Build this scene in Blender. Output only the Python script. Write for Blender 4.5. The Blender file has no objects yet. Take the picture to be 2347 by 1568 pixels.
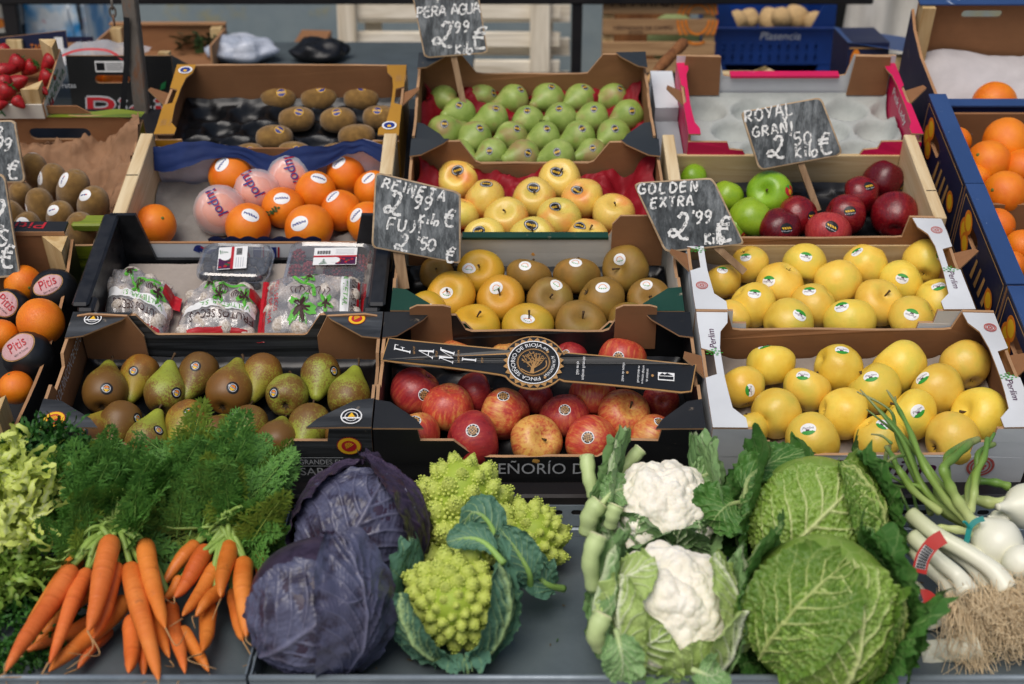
import bpy, bmesh, math, random
from mathutils import Vector, Matrix, Quaternion, noise
from mathutils.geometry import tessellate_polygon
from mathutils.bvhtree import BVHTree
random.seed(7)
R_ = math.radians
sc = bpy.context.scene
col = sc.collection

# ------------------------------------------------------------------ camera, sky, sun, exposure
CAM = Vector((0, -1.872, 1.7465)); PITCH = R_(25)
cd = bpy.data.cameras.new('camera'); cd.lens = 50; cd.sensor_width = 36; cd.clip_end = 200; cd.clip_start = 0.05
cd.dof.use_dof = True; cd.dof.focus_distance = 2.26; cd.dof.aperture_fstop = 3.6
cam = bpy.data.objects.new('camera', cd); col.objects.link(cam)
cam.location = CAM; cam.rotation_euler = (math.pi/2 - PITCH, 0, 0); sc.camera = cam
SUN_EL, SUN_ROT = R_(60), R_(205)
w = bpy.data.worlds.new('World'); sc.world = w; w.use_nodes = True
nt = w.node_tree; bg = nt.nodes['Background']
sky = nt.nodes.new('ShaderNodeTexSky'); sky.sky_type = 'NISHITA'; sky.sun_disc = False
sky.sun_elevation = SUN_EL; sky.sun_rotation = SUN_ROT; sky.air_density = 1.0; sky.dust_density = 4.0; sky.ozone_density = 1.0
nt.links.new(sky.outputs[0], bg.inputs[0]); bg.inputs[1].default_value = 0.078
sd = bpy.data.lights.new('sun', 'SUN'); sd.energy = 1.5; sd.angle = R_(42); sd.color = (1.0, 0.965, 0.92)
so = bpy.data.objects.new('sun', sd); col.objects.link(so)
sdir = Vector((math.sin(SUN_ROT)*math.cos(SUN_EL), math.cos(SUN_ROT)*math.cos(SUN_EL), math.sin(SUN_EL)))
so.rotation_euler = sdir.to_track_quat('Z', 'Y').to_euler(); so.location = (0, -2, 6)
vs = sc.view_settings; vs.view_transform = 'Standard'; vs.look = 'None'; vs.exposure = 0.38; vs.gamma = 1.0
sc.cycles.use_denoising = True
sc.cycles.max_bounces = 8; sc.cycles.transparent_max_bounces = 24

# ------------------------------------------------------------------ reading the place from the photograph
FPX = 2347*50/36.0
CF = Vector((0, math.cos(PITCH), -math.sin(PITCH))); CU = Vector((0, math.sin(PITCH), math.cos(PITCH))); CR = Vector((1, 0, 0))
ALPHA = R_(16.6); ORG = Vector((0, 0, 0.65))
ST = Vector((0, math.cos(ALPHA), math.sin(ALPHA))); SN = Vector((0, -math.sin(ALPHA), math.cos(ALPHA)))
MS = Matrix(((1, 0, 0, 0), (0, ST.y, SN.y, 0), (0, ST.z, SN.z, 0.65), (0, 0, 0, 1)))   # slope frame x, t, n
D0 = (0, 0, 1)
C1 = (0, 0, .38048); C2 = (298.3, 89.5, .32344); C3 = (835.2, 0, .38056); C4 = (1431.8, 0, .38994)
C5 = (0, 507.1, .38129); C6 = (805.4, 536.9, .38052); C7 = (1551.2, 507.1, .38043)
V1 = (0, 954.6, .39109); V2 = (536.9, 1044, .33401); V3 = (1252.9, 984.4, .37206); V4 = (1640.7, 865.1, .4482)
V5 = (0, 0, .43213); V6 = (1312.5, 0, .44078)
F1 = (208.8, 525, .17125); F2 = (525, 536.9, .1636); S4 = (0, 47.7, .16738); S3 = (0, 298.3, .26634); S1 = (2028.4, 0, .22821)
def px(crop, x, y): return crop[0]+crop[2]*x, crop[1]+crop[2]*y
def ray(p): return CR*((p[0]-1173.5)/FPX)+CF-CU*((p[1]-784)/FPX)
def hit(p, P, n):
    d = ray(p); k = (P-CAM).dot(n)/d.dot(n); return CAM+d*k
def on_slope(p, n=0.0): return hit(p, ORG+SN*n, SN)
def on_z(p, z): return hit(p, Vector((0, 0, z)), Vector((0, 0, 1)))
def on_y(p, y): return hit(p, Vector((0, y, 0)), Vector((0, 1, 0)))
def depth(P): return (P-CAM).dot(CF)
def to_sl(P):
    q = P-ORG; return Vector((q.x, q.dot(ST), q.dot(SN)))
def sl(x, t, n): return MS @ Vector((x, t, n))

# ------------------------------------------------------------------ materials
def c(h):
    h = h.lstrip('#'); v = [int(h[i:i+2], 16)/255 for i in (0, 2, 4)]
    return tuple(x/12.92 if x <= .04045 else ((x+.055)/1.055)**2.4 for x in v)+(1,)
def cl(v): return c(v) if isinstance(v, str) else (tuple(v)+(1,))[:4]
class G:
    def __init__(s, name):
        s.m = bpy.data.materials.new(name); s.m.use_nodes = True; s.t = s.m.node_tree; s.t.nodes.clear()
        s.o = s.N('ShaderNodeOutputMaterial'); s.b = s.N('ShaderNodeBsdfPrincipled'); s.t.links.new(s.b.outputs[0], s.o.inputs[0]); s._c = None
    def N(s, ty, **kw):
        n = s.t.nodes.new(ty)
        for k, v in kw.items(): setattr(n, k, v)
        return n
    def I(s, n, k, v):
        if isinstance(v, bpy.types.NodeSocket): s.t.links.new(v, n.inputs[k])
        elif v is not None:
            i = n.inputs[k]
            if i.type == 'RGBA': i.default_value = cl(v)
            else: i.default_value = v
    def obj(s):
        if not s._c: s._c = s.N('ShaderNodeTexCoord')
        return s._c.outputs['Object']
    def map(s, scale=(1, 1, 1), rot=(0, 0, 0), loc=(0, 0, 0), vec=None):
        n = s.N('ShaderNodeMapping'); s.I(n, 0, vec or s.obj()); n.inputs['Scale'].default_value = scale; n.inputs['Rotation'].default_value = rot
        s.I(n, 'Location', loc); return n.outputs[0]
    def rnd(s): return s.N('ShaderNodeObjectInfo').outputs['Random']
    def noise(s, scale, detail=4, vec=None, rough=.55, w=None, dist=0):
        n = s.N('ShaderNodeTexNoise')
        if w is not None: n.noise_dimensions = '4D'; s.I(n, 'W', w)
        s.I(n, 'Vector', vec or s.obj()); s.I(n, 'Scale', scale); s.I(n, 'Detail', detail); s.I(n, 'Roughness', rough); s.I(n, 'Distortion', dist); return n.outputs['Fac']
    def vor(s, scale, feature='F1', vec=None, out='Distance', rand=1.0):
        n = s.N('ShaderNodeTexVoronoi', feature=feature); s.I(n, 'Vector', vec or s.obj()); s.I(n, 'Scale', scale); s.I(n, 'Randomness', rand); return n.outputs[out]
    def wave(s, scale, dist=2, vec=None, detail=2, dirn='X'):
        n = s.N('ShaderNodeTexWave', bands_direction=dirn); s.I(n, 'Vector', vec or s.obj()); s.I(n, 'Scale', scale); s.I(n, 'Distortion', dist); s.I(n, 'Detail', detail); return n.outputs['Fac']
    def ramp(s, f, stops, interp='LINEAR'):
        n = s.N('ShaderNodeValToRGB'); s.I(n, 0, f); e = n.color_ramp; e.interpolation = interp
        while len(e.elements) < len(stops): e.elements.new(.5)
        for q, (p, cc) in zip(e.elements, stops): q.position = p; q.color = cl(cc)
        return n.outputs[0]
    def mr(s, f, a, b, x=0, y=1):
        n = s.N('ShaderNodeMapRange'); s.I(n, 0, f); s.I(n, 1, a); s.I(n, 2, b); s.I(n, 3, x); s.I(n, 4, y); return n.outputs[0]
    def mth(s, op, a, b=None):
        n = s.N('ShaderNodeMath', operation=op); s.I(n, 0, a); s.I(n, 1, b); return n.outputs[0]
    def mix(s, f, a, b, mode='MIX'):
        n = s.N('ShaderNodeMix', data_type='RGBA', blend_type=mode); s.I(n, 0, f); s.I(n, 6, a); s.I(n, 7, b); return n.outputs[2]
    def att(s, name='Col', out='Fac'): return s.N('ShaderNodeAttribute', attribute_name=name).outputs[out]
    def bump(s, h, st=.3, d=.01):
        n = s.N('ShaderNodeBump'); s.I(n, 'Height', h); n.inputs['Strength'].default_value = st; n.inputs['Distance'].default_value = d; s.I(s.b, 'Normal', n.outputs[0]); return s
    def set(s, base=None, rough=None, spec=None, **kw):
        s.I(s.b, 'Base Color', base); s.I(s.b, 'Roughness', rough); s.I(s.b, 'Specular IOR Level', spec)
        for k, v in kw.items(): s.I(s.b, k.replace('_', ' '), v)
        return s
MATS = {}
def flat(name, h, rough=.6, var=.12, scale=25, bump=0, spec=.4, bs=120, bd=.002):
    if name in MATS: return MATS[name]
    g = G(name); b = Vector(cl(h)[:3])
    f = g.noise(scale, 5)
    base = g.ramp(f, [(.3, tuple(b*(1-var))), (.7, tuple(min(1, x) for x in b*(1+var)))])
    g.set(base, rough, spec)
    if bump: g.bump(g.noise(bs, 4), bump, bd)
    MATS[name] = g.m; return g.m
def clear(name, tint=(1, 1, 1), gloss=.12, white=0.0, rough=.05, bump=0):
    """thin clear plastic: see-through with a sheen and a trace of white haze"""
    g = G(name); t = g.t; tr = g.N('ShaderNodeBsdfTransparent'); tr.inputs[0].default_value = cl(tint)
    gl = g.N('ShaderNodeBsdfGlossy'); gl.inputs['Roughness'].default_value = rough; gl.inputs[0].default_value = (1, 1, 1, 1)
    fr = g.N('ShaderNodeLayerWeight'); fr.inputs[0].default_value = .35
    fac = g.mr(fr.outputs['Fresnel'], 0, 1, gloss*.5, gloss*4)
    m1 = g.N('ShaderNodeMixShader'); t.links.new(fac, m1.inputs[0]); t.links.new(tr.outputs[0], m1.inputs[1]); t.links.new(gl.outputs[0], m1.inputs[2])
    df = g.N('ShaderNodeBsdfDiffuse'); df.inputs[0].default_value = (.9, .9, .92, 1)
    m2 = g.N('ShaderNodeMixShader'); m2.inputs[0].default_value = white; t.links.new(m1.outputs[0], m2.inputs[1]); t.links.new(df.outputs[0], m2.inputs[2])
    if bump:
        bn = g.N('ShaderNodeBump'); bn.inputs['Strength'].default_value = bump; bn.inputs['Distance'].default_value = .004
        t.links.new(g.noise(60, 3, dist=1.5), bn.inputs['Height']); t.links.new(bn.outputs[0], gl.inputs['Normal'])
    t.links.new(m2.outputs[0], g.o.inputs[0]); return g.m

# ------------------------------------------------------------------ mesh building
def ident(v): return v
class MB:
    def __init__(s): s.v = []; s.f = []; s.mi = []; s.cv = {}
    def add(s, vs, fs, mi=0, fn=None, cv=None):
        b = len(s.v)
        for i, p in enumerate(vs):
            s.v.append(tuple(fn(p)) if fn else tuple(p))
            if cv is not None: s.cv[b+i] = cv[i]
        for k, f in enumerate(fs):
            s.f.append(tuple(b+i for i in f)); s.mi.append(mi[k] if isinstance(mi, (list, tuple)) else mi)
        return s
    def box(s, lo, hi, mi=0, fn=None, bev=0.0, jit=0):
        (x0, y0, z0), (x1, y1, z1) = lo, hi
        if bev:
            b = bev; pts = []; 
            for z, i in ((z0, b), (z0+b, 0), (z1-b, 0), (z1, b)):
                for (sx, sy) in ((0, 0), (1, 0), (1, 1), (0, 1)):
                    X = x0+i if sx == 0 else x1-i; Y = y0+i if sy == 0 else y1-i
                    dx = b if i == 0 else 0
                    if sx == sy: pts += [(X, Y+(b if sy == 0 else -b)*(1 if i == 0 else 0), z), (X+(b if sx == 0 else -b)*(1 if i == 0 else 0), Y, z)]
                    else: pts += [(X+(b if sx == 0 else -b)*(1 if i == 0 else 0), Y, z), (X, Y+(b if sy == 0 else -b)*(1 if i == 0 else 0), z)]
            fs = [tuple(range(7, -1, -1)), tuple(range(24, 32))]
            for l in range(3):
                for k in range(8): a = l*8+k; q = l*8+(k+1) % 8; fs.append((a, q, q+8, a+8))
        else:
            pts = [(x0, y0, z0), (x1, y0, z0), (x1, y1, z0), (x0, y1, z0), (x0, y0, z1), (x1, y0, z1), (x1, y1, z1), (x0, y1, z1)]
            fs = [(3, 2, 1, 0), (4, 5, 6, 7), (0, 1, 5, 4), (1, 2, 6, 5), (2, 3, 7, 6), (3, 0, 4, 7)]
        if jit: pts = [tuple(a+random.uniform(-jit, jit) for a in p) for p in pts]
        return s.add(pts, fs, mi, fn)
    def plate(s, poly, th, fn, holes=(), mi=(0, 1, 2)):
        """flat sheet of outline poly (u,v) between w=0 and w=-th; fn maps (u,v,w)"""
        loops = [list(poly)]+[list(h) for h in holes]
        tri = tessellate_polygon([[Vector((p[0], p[1], 0)) for p in l] for l in loops])
        flatp = [p for l in loops for p in l]; n = len(flatp)
        a = sum(poly[i][0]*poly[(i+1) % len(poly)][1]-poly[(i+1) % len(poly)][0]*poly[i][1] for i in range(len(poly)))
        vs = [(p[0], p[1], 0) for p in flatp]+[(p[0], p[1], -th) for p in flatp]; fs = []; mm = []
        for t in tri:
            q = [flatp[i] for i in t]
            ar = (q[1][0]-q[0][0])*(q[2][1]-q[0][1])-(q[2][0]-q[0][0])*(q[1][1]-q[0][1])
            if abs(ar) < 1e-12: continue
            t = t if ar > 0 else tuple(reversed(t))
            fs.append(tuple(t)); mm.append(mi[0]); fs.append(tuple(i+n for i in reversed(t))); mm.append(mi[1])
        b = 0
        for li, l in enumerate(loops):
            for i in range(len(l)):
                p, q = b+i, b+(i+1) % len(l)
                fs.append((p, p+n, q+n, q)); mm.append(mi[2])
            b += len(l)
        return s.add(vs, fs, mm, fn)
    def tube(s, pts, rad, seg=8, mi=0, caps=True, cv=None):
        pts = [Vector(p) for p in pts]; n = len(pts)
        if not hasattr(rad, '__len__'): rad = [rad]*n
        up = Vector((0, 0, 1)); vs = []; fs = []; prev = None; cc = []
        for i, p in enumerate(pts):
            d = (pts[min(i+1, n-1)]-pts[max(i-1, 0)]).normalized()
            if prev is None:
                a = up if abs(d.dot(up)) < .9 else Vector((1, 0, 0)); u = d.cross(a).normalized()
            else:
                u = (prev-d*prev.dot(d)); u = u.normalized() if u.length > 1e-6 else d.cross(up).normalized()
            v = d.cross(u); prev = u
            for k in range(seg):
                an = 2*math.pi*k/seg; vs.append(p+(u*math.cos(an)+v*math.sin(an))*rad[i]); cc.append(cv[i] if cv else 0)
        for i in range(n-1):
            for k in range(seg):
                a = i*seg+k; b = i*seg+(k+1) % seg; fs.append((a, b, b+seg, a+seg))
        if caps: fs.append(tuple(range(seg-1, -1, -1))); fs.append(tuple(range((n-1)*seg, n*seg)))
        return s.add(vs, fs, mi, None, cc if cv else None)
    def ribbon(s, pts, wd, nrm, mi=0):
        pts = [Vector(p) for p in pts]; vs = []; n = len(pts)
        if not hasattr(wd, '__len__'): wd = [wd]*n
        for i, p in enumerate(pts):
            d = (pts[min(i+1, n-1)]-pts[max(i-1, 0)]); d = d.normalized() if d.length > 0 else Vector((1, 0, 0))
            q = nrm.cross(d).normalized()*wd[i]/2; vs += [p-q, p+q]
        return s.add(vs, [(2*i, 2*i+2, 2*i+3, 2*i+1) for i in range(n-1)], mi)
    def grid(s, nu, nv, fn, mi=0, cfn=None, closed=False):
        vs = []; cc = []
        for j in range(nv+1):
            for i in range(nu+1):
                u, v = i/nu, j/nv; vs.append(fn(u, v)); 
                if cfn: cc.append(cfn(u, v))
        fs = [(j*(nu+1)+i, j*(nu+1)+i+1, (j+1)*(nu+1)+i+1, (j+1)*(nu+1)+i) for j in range(nv) for i in range(nu)]
        return s.add(vs, fs, mi, None, cc if cfn else None)
    def mesh(s, name, mats, smooth=False):
        me = bpy.data.meshes.new(name); me.from_pydata(s.v, [], s.f)
        for m in mats: me.materials.append(m)
        me.polygons.foreach_set('material_index', s.mi)
        if smooth: me.polygons.foreach_set('use_smooth', [True]*len(s.f))
        if s.cv:
            at = me.color_attributes.new('Col', 'FLOAT_COLOR', 'POINT'); buf = []
            for i in range(len(s.v)): q = s.cv.get(i, 0); buf += [q, q, q, 1]
            at.data.foreach_set('color', buf)
        me.update(); return me
    def obj(s, name, mats, parent=None, smooth=False, mw=None):
        if not isinstance(mats, (list, tuple)): mats = [mats]
        return link(name, s.mesh(name, mats, smooth), parent, mw)
def link(name, data, parent=None, mw=None):
    o = bpy.data.objects.new(name, data); col.objects.link(o)
    if mw is not None: o.matrix_world = mw
    if parent is not None: o.parent = parent
    return o
def tag(o, label, cat, group=None, kind=None):
    o['label'] = label
    if cat: o['category'] = cat
    if group: o['group'] = group
    if kind: o['kind'] = kind
    return o
def thing(name, label, cat, mw=None, group=None):
    o = bpy.data.objects.new(name, None); col.objects.link(o); o.empty_display_size = .02
    if mw is not None: o.matrix_world = mw
    return tag(o, label, cat, group)
def catmull(pts, n=6, closed=False):
    P = [Vector(p) for p in pts]; out = []
    if len(P) < 3: 
        return [P[0].lerp(P[-1], i/n) for i in range(n+1)]
    for i in range(len(P)-1):
        p0 = P[max(i-1, 0)]; p1 = P[i]; p2 = P[i+1]; p3 = P[min(i+2, len(P)-1)]
        for k in range(n):
            t = k/n
            out.append(.5*((2*p1)+(p2-p0)*t+(2*p0-5*p1+4*p2-p3)*t*t+(3*p1-p0-3*p2+p3)*t**3))
    out.append(P[-1]); return out
_TX = {}
def text2d(s):
    """the words as flat triangles: u along the line, v up, capital height 1"""
    if s in _TX: return _TX[s]
    cu = bpy.data.curves.new('lettering', 'FONT'); cu.body = s; cu.resolution_u = 3; cu.size = 1.0
    ob = bpy.data.objects.new('lettering', cu); col.objects.link(ob); dg = bpy.context.evaluated_depsgraph_get(); dg.update()
    me = ob.evaluated_get(dg).to_mesh(); k = 1/.729
    r = ([(v.co.x*k, v.co.y*k) for v in me.vertices], [tuple(p.vertices) for p in me.polygons])
    bpy.data.objects.remove(ob); bpy.data.curves.remove(cu); _TX[s] = r; return r
def put_text(mb, s, fn, mi=0, width=None, shear=0, center=False):
    vs, fs = text2d(s)
    if not vs: return
    x0 = min(v[0] for v in vs); x1 = max(v[0] for v in vs); k = (width/(x1-x0)) if width else 1
    off = (x0+x1)/2 if center else x0
    mb.add([((v[0]-off)*k+shear*v[1], v[1]) for v in vs], fs, mi, fn)
def disc_pts(cx, cy, r, n=20, ry=None, a0=0):
    return [(cx+r*math.cos(a0+2*math.pi*i/n), cy+(ry or r)*math.sin(a0+2*math.pi*i/n)) for i in range(n)]
def fbm(p, o=3):
    return noise.fractal(Vector(p), 1.0, 2.0, o)
# ------------------------------------------------------------------ shared materials
def cardboard(name, h, stripes=True, dark=.8):
    g = G(name); b = Vector(cl(h)[:3])
    f = g.noise(9, 6, vec=g.map((1, 1, 1)), rough=.65); f2 = g.noise(70, 3, vec=g.map((.15, 1, 1)))
    base = g.ramp(f, [(.25, tuple(b*dark)), (.75, tuple(b*1.12))])
    base = g.mix(g.mr(f2, .45, .75, 0, .25), base, tuple(b*.7))
    g.set(base, .85, .2); g.bump(g.wave(180, .3, g.map((1, 1, .02))), .12, .001); return g.m
BROWN = cardboard('cardboard_brown', '#8f6544'); BROWN2 = cardboard('cardboard_light', '#a67c58')
EDGE = cardboard('cardboard_edge', '#b08a66', dark=.6)
def printed(name, h, wear=.35, wearcol='#b9a58c', rough=.42, spec=.5, grain=None):
    """printed carton: even ink, scuffed patches where the ink is rubbed off"""
    g = G(name); b = Vector(cl(h)[:3]); f = g.noise(6, 5)
    base = g.ramp(f, [(.3, tuple(b*.88)), (.7, tuple(min(1, x) for x in b*1.12))])
    if grain: 
        wv = g.noise(14, 5, vec=g.map((.25, 2, 6)), dist=1.2); base = g.mix(g.mr(wv, .4, .72), base, grain)
    sc1 = g.mth('MULTIPLY', g.mr(g.noise(28, 6, rough=.75), .62, .68), g.mr(g.noise(4, 2), .5, .62))
    base = g.mix(g.mth('MULTIPLY', sc1, wear), base, wearcol)
    g.set(base, g.mr(f, .3, .7, rough-.06, rough+.1), spec); g.bump(g.noise(30, 4), .12, .003); return g.m
P_BLACK = printed('print_black', '#191a1b'); P_WOODBLACK = printed('print_black_wood', '#1d1f20', grain='#4a4d50')
P_WHITE = printed('print_white', '#c9ccce', wear=.5, wearcol='#b9b19a'); P_GREEN = printed('print_dark_green', '#0d3a2c', wear=.8)
P_NAVY = printed('print_navy', '#131a3a', wear=.6); P_BLUE = printed('print_blue', '#27426f', wear=2.2, wearcol='#c9d3de')
P_PINK = printed('print_pink', '#c5104e', wear=.2, wearcol='#e28aa8'); P_MUST = printed('print_mustard', '#a8781e', wear=.3, wearcol='#8f6544')
P_CHAR = printed('print_charcoal', '#2a2e30', wear=.6); P_KIWI = printed('print_green_yellow', '#7d8a22', wear=.2, grain='#35511c')
P_CREAM = printed('print_cream', '#c9c6bb', wear=.3); P_GREY = printed('print_grey', '#8d9296', wear=.3)
I_WHITE = flat('ink_white', '#e4e4e2', .5, .05); I_RED = flat('ink_red', '#b3202a', .5, .08); I_GREEN = flat('ink_green', '#2f8f2e', .5, .1)
I_PURPLE = flat('ink_purple', '#4a1540', .5, .1); I_GOLD = flat('ink_gold', '#a9814f', .4, .1); I_YEL = flat('ink_yellow', '#e6b423', .5, .06)
I_ORANGE = flat('ink_orange', '#d87a1e', .5, .25, 60); I_BLUE = flat('ink_blue', '#1c2f78', .5, .1); I_BLACK = flat('ink_black', '#16171a', .45, .1)
I_BROWN = flat('ink_brown', '#3d2220', .5, .1); I_LIME = flat('ink_lime', '#5cae3c', .5, .1); I_DKGREEN = flat('ink_dark_green', '#1b6b3a', .5, .1)
I_STAMP = flat('ink_stamp', '#b2564f', .6, .15); I_GREY = flat('ink_grey', '#b9bcc0', .5, .08); I_TAN = flat('ink_tan', '#b48a55', .5, .1)
def timber(name, h, h2, scale=1.0, rough=.7, axis=1):
    g = G(name); s = [14*scale]*3; s[axis] = 1.1*scale
    f = g.noise(3.2, 6, vec=g.map(tuple(s)), rough=.62, dist=.8); f2 = g.noise(2.2, 3)
    base = g.mix(g.mr(f, .35, .7), h, h2); base = g.mix(g.mr(f2, .45, .7, 0, .3), base, h2)
    g.set(base, rough, .3); g.bump(f, .2, .002); return g.m
WOOD_PALE = timber('wood_pale', '#d9c6a0', '#b99a6c', axis=1); WOOD_PALE_X = timber('wood_pale_x', '#d2bd94', '#b0905f', axis=0); WOOD_PALE_Z = timber('wood_pale_z', '#cfb687', '#a8844f', axis=2)
WOOD_STICK = timber('wood_stick', '#a08464', '#6b5138', axis=2); WOOD_HANDLE = timber('wood_handle', '#8a5a33', '#5a3419', axis=2)
WOOD_BROWN_X = timber('wood_brown', '#b08c64', '#8a6744', axis=0)
WOOD_GREYED = timber('wood_greyed', '#efe7d6', '#c2b59d', axis=0)
def plastic_black():
    g = G('black_plastic'); f = g.noise(40, 5, rough=.7)
    g.set(g.ramp(f, [(.3, '#0e0f11'), (.75, '#232427')]), g.mr(f, .3, .7, .3, .5), .5); g.bump(g.noise(15, 3), .15, .003); return g.m
PLASTIC = plastic_black()
def tray_black():
    g = G('black_tray_film'); f = g.noise(30, 4)
    g.set(g.ramp(f, [(.3, '#0b0c0e'), (.8, '#15171a')]), .3, .35); return g.m
TRAYBLK = tray_black()
def pulp(name, h):
    g = G(name); b = Vector(cl(h)[:3]); f = g.noise(60, 6, rough=.7); f2 = g.noise(8, 3)
    base = g.ramp(g.mth('ADD', g.mth('MULTIPLY', f, .5), g.mth('MULTIPLY', f2, .5)), [(.3, tuple(b*.85)), (.7, tuple(b*1.1))])
    g.set(base, .9, .15); g.bump(f, .3, .002); return g.m
PULP = pulp('moulded_pulp', '#7d7974'); PULP_L = pulp('moulded_pulp_pale', '#a9ada8'); PULP_W = pulp('moulded_pulp_warm', '#9f958c')
def paper(name, h, rough=.75, trans=0, bump=.5, scale=22):
    g = G(name); b = Vector(cl(h)[:3]); f = g.noise(scale, 5, dist=.6, rough=.6)
    g.set(g.ramp(f, [(.3, tuple(b*.85)), (.7, tuple(min(1, x) for x in b*1.1))]), rough, .3)
    if bump: g.bump(g.vor(scale*.8, 'DISTANCE_TO_EDGE'), bump, .006)
    return g.m
RED_TISSUE = paper('red_tissue', '#860c1b', .6, bump=.5); KRAFT = paper('kraft_paper', '#8d6a4e', .8, bump=.5, scale=30); WHITE_PAPER = paper('white_paper', '#b9b4b4', .8, bump=.2, scale=10)
BLUE_PAPER = paper('blue_paper', '#0e2556', .7, bump=.1); LILAC_PAPER = paper('pale_paper', '#c3c1cc', .75, bump=.1)
def steel(name, a, b, rough=.4, metal=.8, scale=9):
    g = G(name); f = g.noise(scale, 6, rough=.7); f2 = g.vor(26)
    base = g.mix(g.mr(f, .35, .7), a, b); g.set(base, g.mr(f, .3, .7, rough-.08, rough+.14), .5, Metallic=metal); g.bump(g.noise(60, 3), .05, .002); return g.m
GALV = steel('galvanised_steel', '#8d98a0', '#6d7880', .36, .35); DARKSTEEL = steel('dark_steel', '#15161a', '#221d1c', .5, .4)
def rusty():
    g = G('rusty_steel'); f = g.noise(12, 7, vec=g.map((3, 3, 1)), rough=.7)
    g.set(g.ramp(f, [(.35, '#55504a'), (.5, '#6d665e'), (.62, '#7a5238'), (.75, '#958a80')]), .6, .4, Metallic=.2); g.bump(f, .3, .003); return g.m
RUST = rusty()
CLEAR = clear('clear_plastic', (.92, .94, .95), .16, .07, .1); FILM = clear('bag_film', (.96, .95, .96), .16, .16, .14, .45)
TISSUEWRAP = clear('wrap_tissue', (.98, .88, .84), .07, .25, .4, .6)
def chalkboard():
    g = G('chalkboard'); st = g.noise(75, 5, vec=g.map((1, 1, .06)), rough=.75); sm = g.noise(5, 4)
    f = g.mth('ADD', g.mth('MULTIPLY', st, .65), g.mth('MULTIPLY', sm, .35))
    g.set(g.ramp(f, [(.34, '#303335'), (.46, '#4c5052'), (.62, '#868b8d')]), .85, .2); g.bump(st, .15, .002); return g.m
CHALKB = chalkboard()
def chalk():
    g = G('chalk_paint'); f = g.noise(160, 4, rough=.7)
    tr = g.N('ShaderNodeBsdfTransparent'); mx = g.N('ShaderNodeMixShader'); g.set('#e2e2df', .9, .1)
    g.t.links.new(g.mr(f, .36, .5, .12, .98), mx.inputs[0]); g.t.links.new(tr.outputs[0], mx.inputs[1]); g.t.links.new(g.b.outputs[0], mx.inputs[2]); g.t.links.new(mx.outputs[0], g.o.inputs[0]); return g.m
CHALK = chalk(); SIGN_EDGE = timber('sign_edge_wood', '#b8a184', '#8b7355', axis=0)
# ------------------------------------------------------------------ the stand the crates lie on
g = G('paving'); f = g.noise(60, 6); g.set(g.ramp(f, [(.3, '#8b8780'), (.7, '#aaa69e')]), .9, .2); g.bump(f, .3, .01); BOUNCE_PAVING = g.m  # out-of-view ground, given a pale tone to throw fill onto crate fronts
tag(MB().grid(8, 8, lambda u, v: ((u-.5)*80, (v-.5)*80, 0)).obj('ground', BOUNCE_PAVING), 'pale grey market paving under the stall', None, kind='structure')
st = thing('stall_stand', 'dark steel and plank stand carrying the sloping fruit crates', 'stand')
m = MB(); m.box((-1.3, .002, -.054), (1.3, 1.06, -.0205), fn=lambda p: MS @ Vector(p)); m.obj('deck', DARKSTEEL, st)
m = MB(); m.box((-1.4, -.062, .595), (1.4, -.022, .652), bev=.004); m.obj('front_beam', DARKSTEEL, st)
m = MB(); m.box((-1.4, -.021, .56), (1.4, .0, .64), bev=.003); m.obj('apron', DARKSTEEL, st)
for x in (-1.25, -.2, .29, 1.25):
    for y in (-.04, .95): MB().box((x-.02, y-.02, 0), (x+.02, y+.02, .60 if y < 0 else .90)).obj('leg', DARKSTEEL, st)

# ------------------------------------------------------------------ cartons
def wobble(k, s=.0018): return lambda p: Vector(p)+Vector((fbm((p[0]*9+k, p[1]*9, p[2]*9)), fbm((p[0]*9, p[1]*9+k+5, p[2]*9)), fbm((p[0]*9, p[1]*9, p[2]*9+k+9))))*s
def mirror(prof, W):   # left half of a wall top edge -> full outline
    return [(0, -.02), (W, -.02)]+[(W-u, h) for u, h in prof]+[(u, h) for u, h in reversed(prof)]
def densify(poly, step=.03):
    out = []
    for i, p in enumerate(poly):
        q = poly[(i+1) % len(poly)]; L = math.hypot(q[0]-p[0], q[1]-p[1]); n = max(1, int(L/step))
        out += [(p[0]+(q[0]-p[0])*k/n, p[1]+(q[1]-p[1])*k/n) for k in range(n)]
    return out
def slot(cx, cy, w, h, n=6):
    r = h/2; a = []
    for k in range(n+1): an = -math.pi/2+math.pi*k/n; a.append((cx+w/2-r+r*math.cos(an), cy+r*math.sin(an)))
    for k in range(n+1): an = math.pi/2+math.pi*k/n; a.append((cx-w/2+r+r*math.cos(an), cy+r*math.sin(an)))
    return a
TH = .005; B = .02   # B: how far the crate floors lie below the shelf line
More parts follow.
